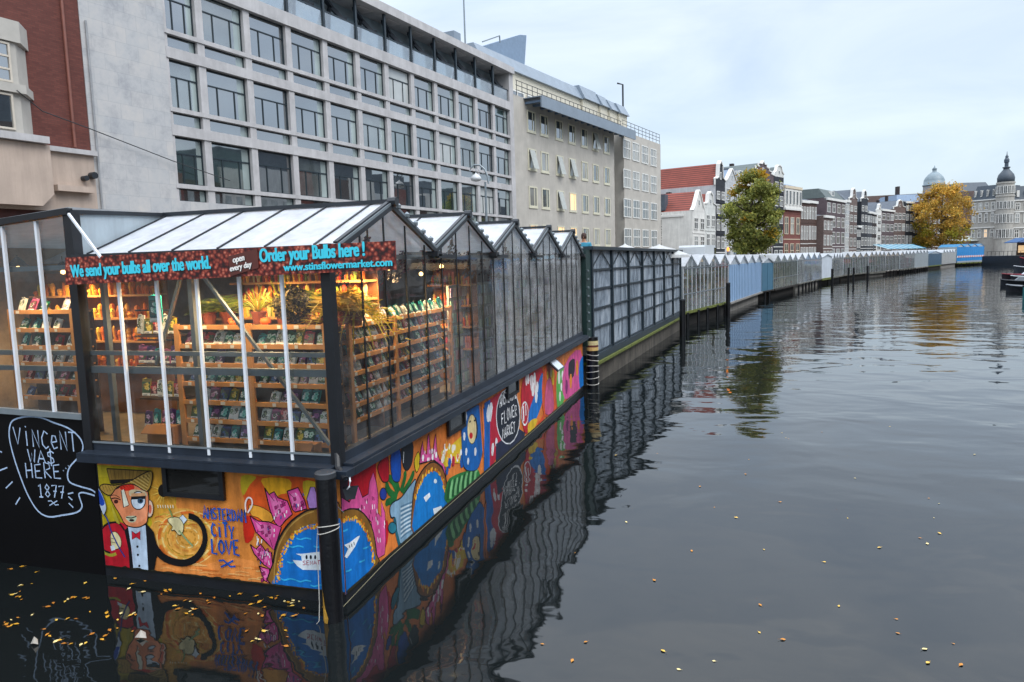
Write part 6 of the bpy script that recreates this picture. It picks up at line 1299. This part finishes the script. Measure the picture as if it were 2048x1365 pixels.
# ------------------------------------------------------------------ end of the canal: quay, terrace
tr = thing('terrace', 'dark waterside terrace with blue awnings and warm lights at the canal end', 'restaurant', tuple(at_dist(2010, 500, 204)))
a, b_ = at_z(1970, 531, 0), at_z(2090, 531, 0); fr = Fr((a.x, a.y), (b_.x-a.x, b_.y-a.y)); W = 34
m = MB(fr); m.box(-1, W, -6, 0, -.5, 2.1); m.build('deck', DARKMETAL, tr)
m = MB(fr); m.box(2, W, -6.2, -6, 2.1, 5.8); m.build('back_wall', DARKWOOD, tr)
m = MB(fr); m.box(3, W, -5.6, -5.5, 2.7, 4.3); m.build('lit_window', WARMP, tr)
for a0, a1, c in ((2.2, 6.0, '#1d4a78'), (6.4, 10.0, '#20406a'), (10.5, 18, '#5a4a2a')):
    m = MB(fr); P = [fr.p(a0, 5.9, -5.5), fr.p(a1, 5.9, -5.5), fr.p(a1, 4.9, -2.6), fr.p(a0, 4.9, -2.6)]; m.hexa([*P, *[p+Vector((0, 0, .12)) for p in P]]); m.build('awning', M('awn'+c, c, 0.7, 0.15), tr)
m = MB(fr)
for i in range(28): m.box(i*1.2-.03+.2, i*1.2+.03+.2, -.3, -.24, 2.1, 3.1)
m.box(0, W, -.3, -.24, 3.05, 3.12); m.build('railing', DARKMETAL, tr)
k = thing('canopy', 'pale sloping fabric canopy behind the blue stall', 'canopy', tuple(at_dist(1945, 485, 212))); a = at_dist(1900, 484, 212); b_ = at_dist(1985, 481, 212); m = MB(); m.hexa([a, b_, b_+Vector((-1, 6, 1.6)), a+Vector((-1, 6, 1.2)), a+Vector((0, 0, .15)), b_+Vector((0, 0, .15)), b_+Vector((-1, 6, 1.75)), a+Vector((-1, 6, 1.35))]); m.build('fabric', M('canvas_pale', '#b8bdb4', 0.8, 0.1), k)
for f in (.05, .5, .95): q = a.lerp(b_, f); m = MB(); m.tube([(q.x, q.y+1, GZ), (q.x, q.y+1, q.z)], 0.1, 6); m.build('post', DARKMETAL, k)

# ------------------------------------------------------------------ trees
BARK = M('bark', '#3a3026', 0.9, 0.3, 4, 0.3, 20)
def tree(name, label, u, vt, vb, D, wpx, n, cols, leaf, seed, shape):
    P = at_dist(u, 500, D); s = D/FPX; z1 = at_dist(u, vt, D).z; z0 = at_dist(u, vb, D).z; Rw = wpx/2*s; H = z1-z0; rr = random.Random(seed)
    k = thing(name, label, 'tree', (P.x, P.y, GZ)); m = MB(); tr_ = 0.2+.02*H
    m.tube([(P.x, P.y, GZ-.2), (P.x+.1, P.y, z0+.2*H), (P.x-.1, P.y+.1, z0+.55*H), (P.x+.05, P.y, z0+.85*H)], [tr_, tr_*.8, tr_*.45, .04], 10)
    for i in range(14):
        f = rr.uniform(.08, .75); a = rr.uniform(0, 2*PI); r = Rw*shape(f)*.75; q = Vector((P.x, P.y, z0+f*H*.85)); e_ = q+Vector((math.cos(a)*r, math.sin(a)*r, H*rr.uniform(.08, .2))); m.tube([q, q.lerp(e_, .5)+Vector((0, 0, -.1)), e_], [tr_*.35, tr_*.2, .02], 6)
    m.build('trunk', BARK, k, True)
    # crown: many clumps of leaf-sized faces
    clumps = []
    while len(clumps) < 150:
        f = rr.random(); a = rr.uniform(0, 2*PI); r = Rw*shape(f)*math.sqrt(rr.uniform(.12, 1.0)); clumps.append((Vector((P.x+math.cos(a)*r, P.y+math.sin(a)*r, z0+f*H)), rr.uniform(.12, .24)*Rw, rr.random(), f))
    m = MB()
    for i in range(n):
        c, r, tone, f = clumps[rr.randrange(len(clumps))]; v = Vector((rr.gauss(0, 1), rr.gauss(0, 1), rr.gauss(0, .8)))*r*.55; q = c+v
        ax = Vector((rr.gauss(0, 1), rr.gauss(0, 1), rr.gauss(0, 1))).normalized(); bx = ax.cross(Vector((rr.gauss(0, 1), rr.gauss(0, 1), rr.gauss(0, 1)))).normalized(); l = leaf*rr.uniform(.7, 1.3)
        base = cols(f, tone, rr); kq = (.62+.75*tone)*rr.uniform(.8, 1.2); col = tuple(x*kq for x in base)
        m.face([q-ax*l, q+bx*l*.55, q+ax*l, q-bx*l*.55], 0, col)
    m.build('crown', LEAFMAT, k, fix=False); return k
def cg(f, t, rr):
    if f > .84 and t > .6 or (t > .97): return lin(rr.choice(['#9a8428', '#a8862a', '#86782a', '#b08024']))
    return lin(rr.choice(['#7c8444', '#8e9450', '#9a9c54', '#a09c4c', '#727a3e']))
def cy(f, t, rr):
    if f < .35 and t > .5: return lin(rr.choice(['#8a8428', '#9a8a2a', '#7a7426']))
    return lin(rr.choice(['#c8a048', '#ba9040', '#cfaa54', '#a88a3e', '#c0963c', '#a49446']))
tree('green_tree', 'tall green tree with yellowing top behind the pale blue stall', 1505, 350, 503, 63, 104, 26000, cg, 0.115, 51, lambda f: (0.62+0.95*f if f < .32 else 0.92+.1*math.sin(3*f)) if f < .6 else max(.12, 1.0-((f-.6)/.42)**1.7*.75))
tree('orange_tree', 'broad rounded tree in orange autumn leaf before the hotel', 1882, 377, 490, 178, 108, 15000, cy, 0.26, 52, lambda f: math.sqrt(max(.05, 1-((f-.42)/.62)**2)))

# ------------------------------------------------------------------ boats at the right bank
def hull_boat(name, label, P, ang, Lh, Wd, Ht, hullc, deckc, seed, cabin=None, cat='boat', stripe=None):
    k = thing(name, label, cat, (P[0], P[1], 0)); d = Vector((math.cos(ang), math.sin(ang), 0)); n = Vector((-d.y, d.x, 0)); O = Vector((P[0], P[1], 0))
    st_ = [(-.5, .62, .9), (-.3, .9, .85), (0, 1, .85), (.25, .85, .95), (.42, .45, 1.1), (.5, .04, 1.25)]
    V, Fc = [], []
    for f, w_, h in st_:
        c = O+d*f*Lh
        V += [c+n*Wd/2*w_*.55+Vector((0, 0, -.15)), c+n*Wd/2*w_+Vector((0, 0, Ht*h)), c-n*Wd/2*w_+Vector((0, 0, Ht*h)), c-n*Wd/2*w_*.55+Vector((0, 0, -.15))]
    for i in range(len(st_)-1):
        b0, b1 = i*4, i*4+4; Fc += [(b0, b0+1, b1+1, b1), (b0+2, b0+3, b1+3, b1+2), (b0+3, b0, b1, b1+3)]
    Fc += [(0, 3, 2, 1)]; m = MB(); m.mesh(V, Fc); m.build('hull', M('hull'+hullc, hullc, 0.35, 0.2, 3), k)
    m = MB(); V2 = []
    for f, w_, h in st_: c = O+d*f*Lh; V2 += [c+n*Wd/2*w_*.97+Vector((0, 0, Ht*h-.06)), c-n*Wd/2*w_*.97+Vector((0, 0, Ht*h-.06))]
    m.mesh(V2, [(i*2, i*2+2, i*2+3, i*2+1) for i in range(len(st_)-1)]); m.build('deck', M('deck'+deckc, deckc, 0.6, 0.2, 3), k)
    m = MB(); 
    for s_ in (1, -1): m.tube([O+d*f*Lh+n*s_*Wd/2*w_+Vector((0, 0, Ht*h)) for f, w_, h in st_], .06, 6)
    m.build('gunwale', M('gun'+(stripe or '#a02030'), stripe or '#a02030', 0.5, 0.15), k)
    if cabin:
        f0, f1, h, c = cabin; m = MB(); A_ = O+d*f0*Lh; B_ = O+d*f1*Lh; w_ = Wd*.36; z = Ht*.85
        m.hexa([A_+n*w_+Vector((0, 0, z)), B_+n*w_*.8+Vector((0, 0, z)), B_-n*w_*.8+Vector((0, 0, z)), A_-n*w_+Vector((0, 0, z)), A_+n*w_*.9+Vector((0, 0, z+h)), B_+n*w_*.6-d*.4+Vector((0, 0, z+h*.8)), B_-n*w_*.6-d*.4+Vector((0, 0, z+h*.8)), A_-n*w_*.9+Vector((0, 0, z+h))]); m.build('cover', M('cov'+c, c, 0.6, 0.25, 2, 0.3, 4), k)
    return k
q = at_z(2014, 558, 0); hull_boat('motor_boat', 'red trimmed white motorboat with pointed bow facing left', (q.x+3.2, q.y+.6), math.radians(175), 7.0, 2.3, 0.5, '#2a2028', '#c8ccd0', 61, (-.45, .2, .5, '#b4bcc2'), stripe='#8a2a38')
q = at_z(2016, 572, 0); hull_boat('covered_boat', 'dark open boat under a grey tarpaulin in front of the red trimmed one', (q.x+2.2, q.y), math.radians(168), 5.5, 2.0, 0.5, '#1d222a', '#4a4e54', 62, (-.42, .3, .5, '#6a7076'), stripe='#2a2e34')
q = at_z(2042, 604, 0); hull_boat('painted_boat', 'teal hulled boat with red cabin cut off by the right edge', (q.x+4.1, q.y+1.0), math.radians(160), 7.0, 2.3, 0.8, '#2a6f74', '#5a2a2c', 63, (-.42, .3, 1.0, '#a04a48'), stripe='#12161a')
q = at_z(2040, 548, 0); hull_boat('grey_boat', 'grey decked cabin boat moored beyond at the right edge', (q.x+4, q.y+2), math.radians(170), 8, 2.6, 0.9, '#3a4048', '#7a8086', 64, (-.4, .25, 1.3, '#8a9298'), stripe='#c8ccd0')
q = at_z(2046, 536, 0); hull_boat('red_boat', 'small bright red topped boat furthest away at the right edge', (q.x+3, q.y), math.radians(175), 7, 2.5, 1.6, '#2a2430', '#8a2a34', 65, (-.4, .3, 1.2, '#b8283a'), stripe='#b8283a')

q = at_z(2030, 585, 0); hull_boat('rowing_boat', 'small dark open rowing boat between the tarpaulin boat and the teal one', (q.x+2.0, q.y+.5), math.radians(165), 4.8, 1.7, 0.5, '#23262c', '#5a5248', 66, (-.3, .1, .3, '#7a2a30'), stripe='#7c8288')
q = at_z(2034, 566, 0); hull_boat('white_boat', 'low white rimmed dark boat behind the tarpaulin covered one', (q.x+3.0, q.y+1.2), math.radians(172), 6.2, 2.2, 0.6, '#20242c', '#8a8e92', 67, (-.4, .1, .5, '#7c868c'), stripe='#c4c8ca')

# ------------------------------------------------------------------ street things seen over the stalls
q = OF.p(37.5, 0, 6.5); a = at_dist(973, 440, (Vector((q.x, q.y, 0))-CAM).dot(FWD)); D = (a-CAM).dot(FWD)
lp = thing('street_lamp', 'tall grey street lamp with curved crook arm and white globe shade', 'street lamp', (a.x, a.y, GZ)); t_ = at_dist(977, 365, D); g_ = lambda u, v: at_dist(u, v, D)
m = MB(); m.tube([(a.x, a.y, GZ), (a.x, a.y, GZ+1.2), (a.x, a.y, t_.z)], [.13, .09, .065], 10); m.build('post', GREYMETAL, lp)
m = MB(); m.tube([g_(*p) for p in ((977, 368), (975, 352), (969, 339), (960, 331), (949, 330), (942, 336), (940, 343))], .055, 8); m.tube([g_(*p) for p in ((975, 352), (962, 346), (955, 338))], .015, 6); m.build('crook', GREYMETAL, lp)
c = g_(952, 358); m = MB(); m.lathe(c, [(.02, .38), (.06, .3), (.2, .22), (.32, .08), (.34, 0), (.3, -.1), (.1, -.17)], 14); m.build('shade', M('lamp_white', '#c4c8ca', 0.4, 0.05), lp, True)
m = MB(); m.tube([g_(952, 331), g_(952, 351)], .02, 6); m.build('hanger', GREYMETAL, lp)
def parasol(u, v, D, r, lab):
    P = at_dist(u, v, D); k = thing('parasol', lab, 'parasol', (P.x, P.y, GZ), 'white parasols over the market street'); m = MB(); m.lathe((P.x, P.y, P.z), [(r, -.55), (r*.98, -.4), (r*.5, -.1), (.08, .1), (.02, .16)], 8, 0, (.78, .79, .78)); m.build('canopy', ROOFW, k); m = MB(); m.tube([(P.x, P.y, GZ), (P.x, P.y, P.z)], .03, 8); m.build('pole', GREYMETAL, k)
parasol(1250, 495, 31, 1.2, 'left white parasol rising behind the plastic sheeted stall'); parasol(1318, 495, 36, 1.5, 'right white parasol rising behind the plastic sheeted stall')
P = at_dist(1412, 500, 58); k = thing('delivery_van', 'white delivery van roof showing behind the first gabled stall', 'van', (P.x, P.y, GZ)); f_ = Fr((P.x-1, P.y-2.6), (.2, .98)); m = MB(f_); m.prism([(0, GZ+.35), (5.2, GZ+.35), (5.2, GZ+1.3), (4.4, GZ+1.5), (3.8, P.z+.2), (3.5, P.z+.35), (.1, P.z+.35), (0, P.z+.2)], -1, 1); m.build('body', M('van_white', '#c2c7ca', 0.35, 0.06), k)
for a_ in (.9, 4.2):
    for t0 in (-1.02, .82): m = MB(f_); m.tube([f_.p(a_, GZ+.34, t0), f_.p(a_, GZ+.34, t0+.2)], .34, 14); m.build('wheel', BLACK, k)
m = MB(f_); m.face([f_.p(4.35, GZ+1.55, 1.004), f_.p(3.2, GZ+1.55, 1.004), f_.p(3.2, P.z+.15, 1.004), f_.p(3.8, P.z+.15, 1.004)]); m.build('side_window', PANE_D, k, fix=False)
P = at_dist(1456, 499, 48); k = thing('heat_lamp', 'glowing orange heat lamp on a stand beside the green tree', 'lamp', (P.x, P.y, GZ)); m = MB(); m.tube([(P.x, P.y, GZ), (P.x, P.y, P.z)], .04, 6); m.build('stand', DARKMETAL, k); m = MB(); m.lathe(P, [(.03, -.14), (.08, -.06), (.08, .06), (.03, .14)], 10); m.build('glow', emis('orange_glow', (1, .28, .03), 1.6), k)
# person standing on a step ladder behind the first two stalls
P = at_dist(1168, 499, 25.5); hz = P.z; zf = hz-1.2
k = thing('step_ladder', 'small metal step ladder behind the first stall end', 'ladder', (P.x, P.y, GZ)); m = MB()
for dx in (-.25, .25):
    m.bar((P.x+dx, P.y-.5, GZ), (P.x+dx*.8, P.y-.1, zf-.02), .04); m.bar((P.x+dx, P.y+.5, GZ), (P.x+dx*.8, P.y+.1, zf-.02), .04)
m.build('frame', GREYMETAL, k); m = MB(); m.box(P.x-.25, P.x+.25, -P.y-.18, -P.y+.18, zf-.04, zf); m.build('top_step', GREYMETAL, k)
pe = thing('person', 'person in blue jacket with dark hair, shoulders above the stall roof', 'person', (P.x, P.y, zf))
SK = M('skin', '#b98468', 0.6, 0.1); JK = M('jacket_blue', '#2a7f9a', 0.7, 0.15); TRS = M('trousers', '#23262e', 0.8, 0.15); HAIR = M('hair_brown', '#3a2218', 0.7, 0.2)
def body(vs_, es, rs, name, mat, par):
    me = bpy.data.meshes.new(name); o3 = Vector(par['_o']); me.from_pydata([tuple(Vector(v)-o3) for v in vs_], es, []); o = bpy.data.objects.new(name, me); COL.objects.link(o); o.parent = par
    md = o.modifiers.new('skin', 'SKIN'); me.skin_vertices.new() if not me.skin_vertices else None
    for i, r in enumerate(rs): me.skin_vertices[0].data[i].radius = (r, r)
    me.skin_vertices[0].data[0].use_root = True; sb = o.modifiers.new('sub', 'SUBSURF'); sb.levels = 1; sb.render_levels = 2; me.materials.append(mat); return o
x, y, z = P.x, P.y, zf
body([(x, y, z+.92), (x, y, z+1.15), (x, y, z+1.38), (x, y, z+1.47), (x, y, z+1.58), (x, y, z+1.70), (x-.19, y, z+1.36), (x-.26, y-.05, z+1.1), (x-.2, y-.25, z+1.02), (x+.19, y, z+1.36), (x+.26, y-.05, z+1.1), (x+.2, y-.25, z+1.02), (x-.09, y, z+.85), (x-.1, y-.02, z+.48), (x-.1, y, z+.06), (x-.1, y-.12, z+.04), (x+.09, y, z+.85), (x+.1, y-.02, z+.48), (x+.1, y, z+.06), (x+.1, y-.12, z+.04)],
     [(0, 1), (1, 2), (2, 3), (3, 4), (4, 5), (2, 6), (6, 7), (7, 8), (2, 9), (9, 10), (10, 11), (0, 12), (12, 13), (13, 14), (14, 15), (0, 16), (16, 17), (17, 18), (18, 19)],
     [.14, .14, .13, .055, .085, .075, .075, .05, .04, .075, .05, .04, .1, .065, .045, .035, .1, .065, .045, .035], 'body', SK, pe)
body([(x, y, z+.88), (x, y, z+1.15), (x, y, z+1.38), (x, y, z+1.44), (x-.2, y, z+1.37), (x-.27, y-.05, z+1.1), (x-.22, y-.2, z+1.04), (x+.2, y, z+1.37), (x+.27, y-.05, z+1.1), (x+.22, y-.2, z+1.04)], [(0, 1), (1, 2), (2, 3), (2, 4), (4, 5), (5, 6), (2, 7), (7, 8), (8, 9)], [.17, .165, .15, .08, .09, .065, .055, .09, .065, .055], 'jacket', JK, pe)
body([(x, y, z+.9), (x-.09, y, z+.82), (x-.1, y-.02, z+.48), (x-.1, y, z+.1), (x+.09, y, z+.82), (x+.1, y-.02, z+.48), (x+.1, y, z+.1)], [(0, 1), (1, 2), (2, 3), (0, 4), (4, 5), (5, 6)], [.155, .115, .08, .065, .115, .08, .065], 'trousers', TRS, pe)
m = MB(); m.lathe((x, y+.015, z+1.63), [(.09, -.06), (.1, .0), (.095, .08), (.06, .14), (.01, .155)], 12); m.build('hair', HAIR, pe, True)
m = MB()
for s_ in (-.032, .032): m.lathe((x+s_, y-.082, z+1.645), [(.0, -.008), (.01, 0), (0, .008)], 6)
m.build('eyes', BLACK, pe); m = MB(); m.hexa([(x-.012, y-.085, z+1.6), (x+.012, y-.085, z+1.6), (x+.012, y-.08, z+1.6), (x-.012, y-.08, z+1.6), (x-.008, y-.085, z+1.645), (x+.008, y-.085, z+1.645), (x+.008, y-.08, z+1.645), (x-.008, y-.08, z+1.645)]); m.box(x-.025, x+.025, -y+.078, -y+.086, z+1.565, z+1.574); m.build('face', SK, pe)

# ------------------------------------------------------------------ houses on the other bank (out of frame, seen in reflections)
rr = random.Random(77)
Q2 = offs(ROW, -30); Q2[0] = (35, -60); Q2[1] = (35, 0)
yy = -30.0; i = 0
while yy < 150:
    W = rr.uniform(5.5, 8.5); xx = 35+max(0, (yy-30))*0.30; fr = Fr((xx, yy+W), (-0.28 if yy > 30 else 0, -1)); ze = rr.uniform(14.5, 19)
    k = thing('canal_house', f'{["brown brick", "white plaster", "grey plaster", "red brick"][i % 4]} house number {i+1} from the bridge along the right bank', 'house', tuple(fr.p(W/2, GZ)), 'houses on the right bank')
    m = MB(fr); m.box(0, W, -10, 0, GZ, ze); m.build('wall', [HB_['brown'], HW['#c9c7c2'], HW['#b9bcbd'], HB_['red']][i % 4], k); m = MB(fr); m.box(0, W, -9, -.3, ze, ze+2.5); m.build('roof', SLATE, k)
    m = MB(fr)
    for f in range(4):
        for b_ in range(3): m.box(W*(b_+.25)/3, W*(b_+.75)/3, .005, .05, GZ+1+f*3.1, GZ+3+f*3.1)
    m.build('windows', HLIT, k); yy += W; i += 1

# ------------------------------------------------------------------ floating leaves
LC = [lin(c) for c in ('#d8b04a', '#c8942c', '#b87a28', '#dcc88a', '#a86a24')]
LFS = {}
def leaf(P, kind, label, group, s=1.0):
    key = kind
    if key not in LFS:
        rr = random.Random(kind); m = MB(); q = [(0, -.05), (.022, -.02), (.032, .01), (.016, .035), (0, .055), (-.018, .034), (-.03, .008), (-.02, -.022)]; c = LC[kind]
        V = [(x, y, .006+.01*abs(x)/.03*rr.random()) for x, y in q]; m.mesh(V+[(0, 0, .012)], [(i, (i+1) % 8, 8) for i in range(8)], 0, c); m.bar((0, -.05, .008), (.006, -.085, .012), .004, .003, 0, tuple(x*.6 for x in c))
        LFS[key] = m.build('fallen_leaf', attr_mat('leaf_skin', .5, .2, 30)); o = LFS[key]
    else: o = LFS[key].copy(); COL.objects.link(o)
    o.location = P; o.rotation_euler = (rr2.uniform(-.1, .1), rr2.uniform(-.1, .1), rr2.uniform(0, 6.28)); o.scale = (s, s, s); return tag(o, label, 'leaf', group)
rr2 = random.Random(91); n = 0
KN = ['golden', 'ochre', 'brown', 'pale cream', 'rust brown']
while n < 125:
    u = rr2.uniform(10, 760); v = rr2.uniform(1105, 1340)
    w_ = math.exp(-((v-1185)/75)**2)*(1.0 if u < 620 else .45)
    edge = 1135+.112*(u-207) if u > 200 else 1105
    if v < edge+4 or rr2.random() > w_: continue
    if 640 < u < 700 and v < 1245: continue
    P = at_z(u, v, 0.0); kd = rr2.randrange(5)
    if n % 3 and n > 4: P = LP+Vector((rr2.gauss(0, .11), rr2.gauss(0, .08), 0)); P.y = min(P.y, -.06 if P.x < 0 else P.y)
    LP = P; leaf((P.x, P.y, 0.004), kd, f'{KN[kd]} fallen leaf floating on dark water before the painted hull', 'fallen leaves by the painted hull', rr2.uniform(.3, .66)); n += 1
n = 0
while n < 45:
    u = rr2.uniform(1000, 1950); v = 560+rr2.random()**.8*790
    if v < 850 or u < 1180-(v-1000)*.35: continue
    P = at_z(u, v, 0.0); kd = rr2.choice((0, 3, 2)); leaf((P.x, P.y, 0.004), kd, f'small {KN[kd]} leaf drifting far out on the open canal', 'leaves drifting on open water', rr2.uniform(.25, .6)); n += 1
for (u, v, lab, s) in ((283, 1277, 'crumpled pale paper cup floating left of the pole', .09), (70, 1290, 'white scrap of litter floating near the left corner', .06)):
    P = at_z(u, v, 0); k = thing('litter', lab, 'litter', (P.x, P.y, 0)); s *= .72; m = MB(); m.mesh([(P.x-s, P.y-.3*s, .01), (P.x+.2*s, P.y-.6*s, .03), (P.x+s, P.y, .01), (P.x+.4*s, P.y+.5*s, .05), (P.x-.6*s, P.y+.4*s, .04), (P.x, P.y, .09)], [(i, (i+1) % 5, 5) for i in range(5)]); m.build('paper', M('paper', '#a8a298', .7, .1), k)
bpy.context.view_layer.update()
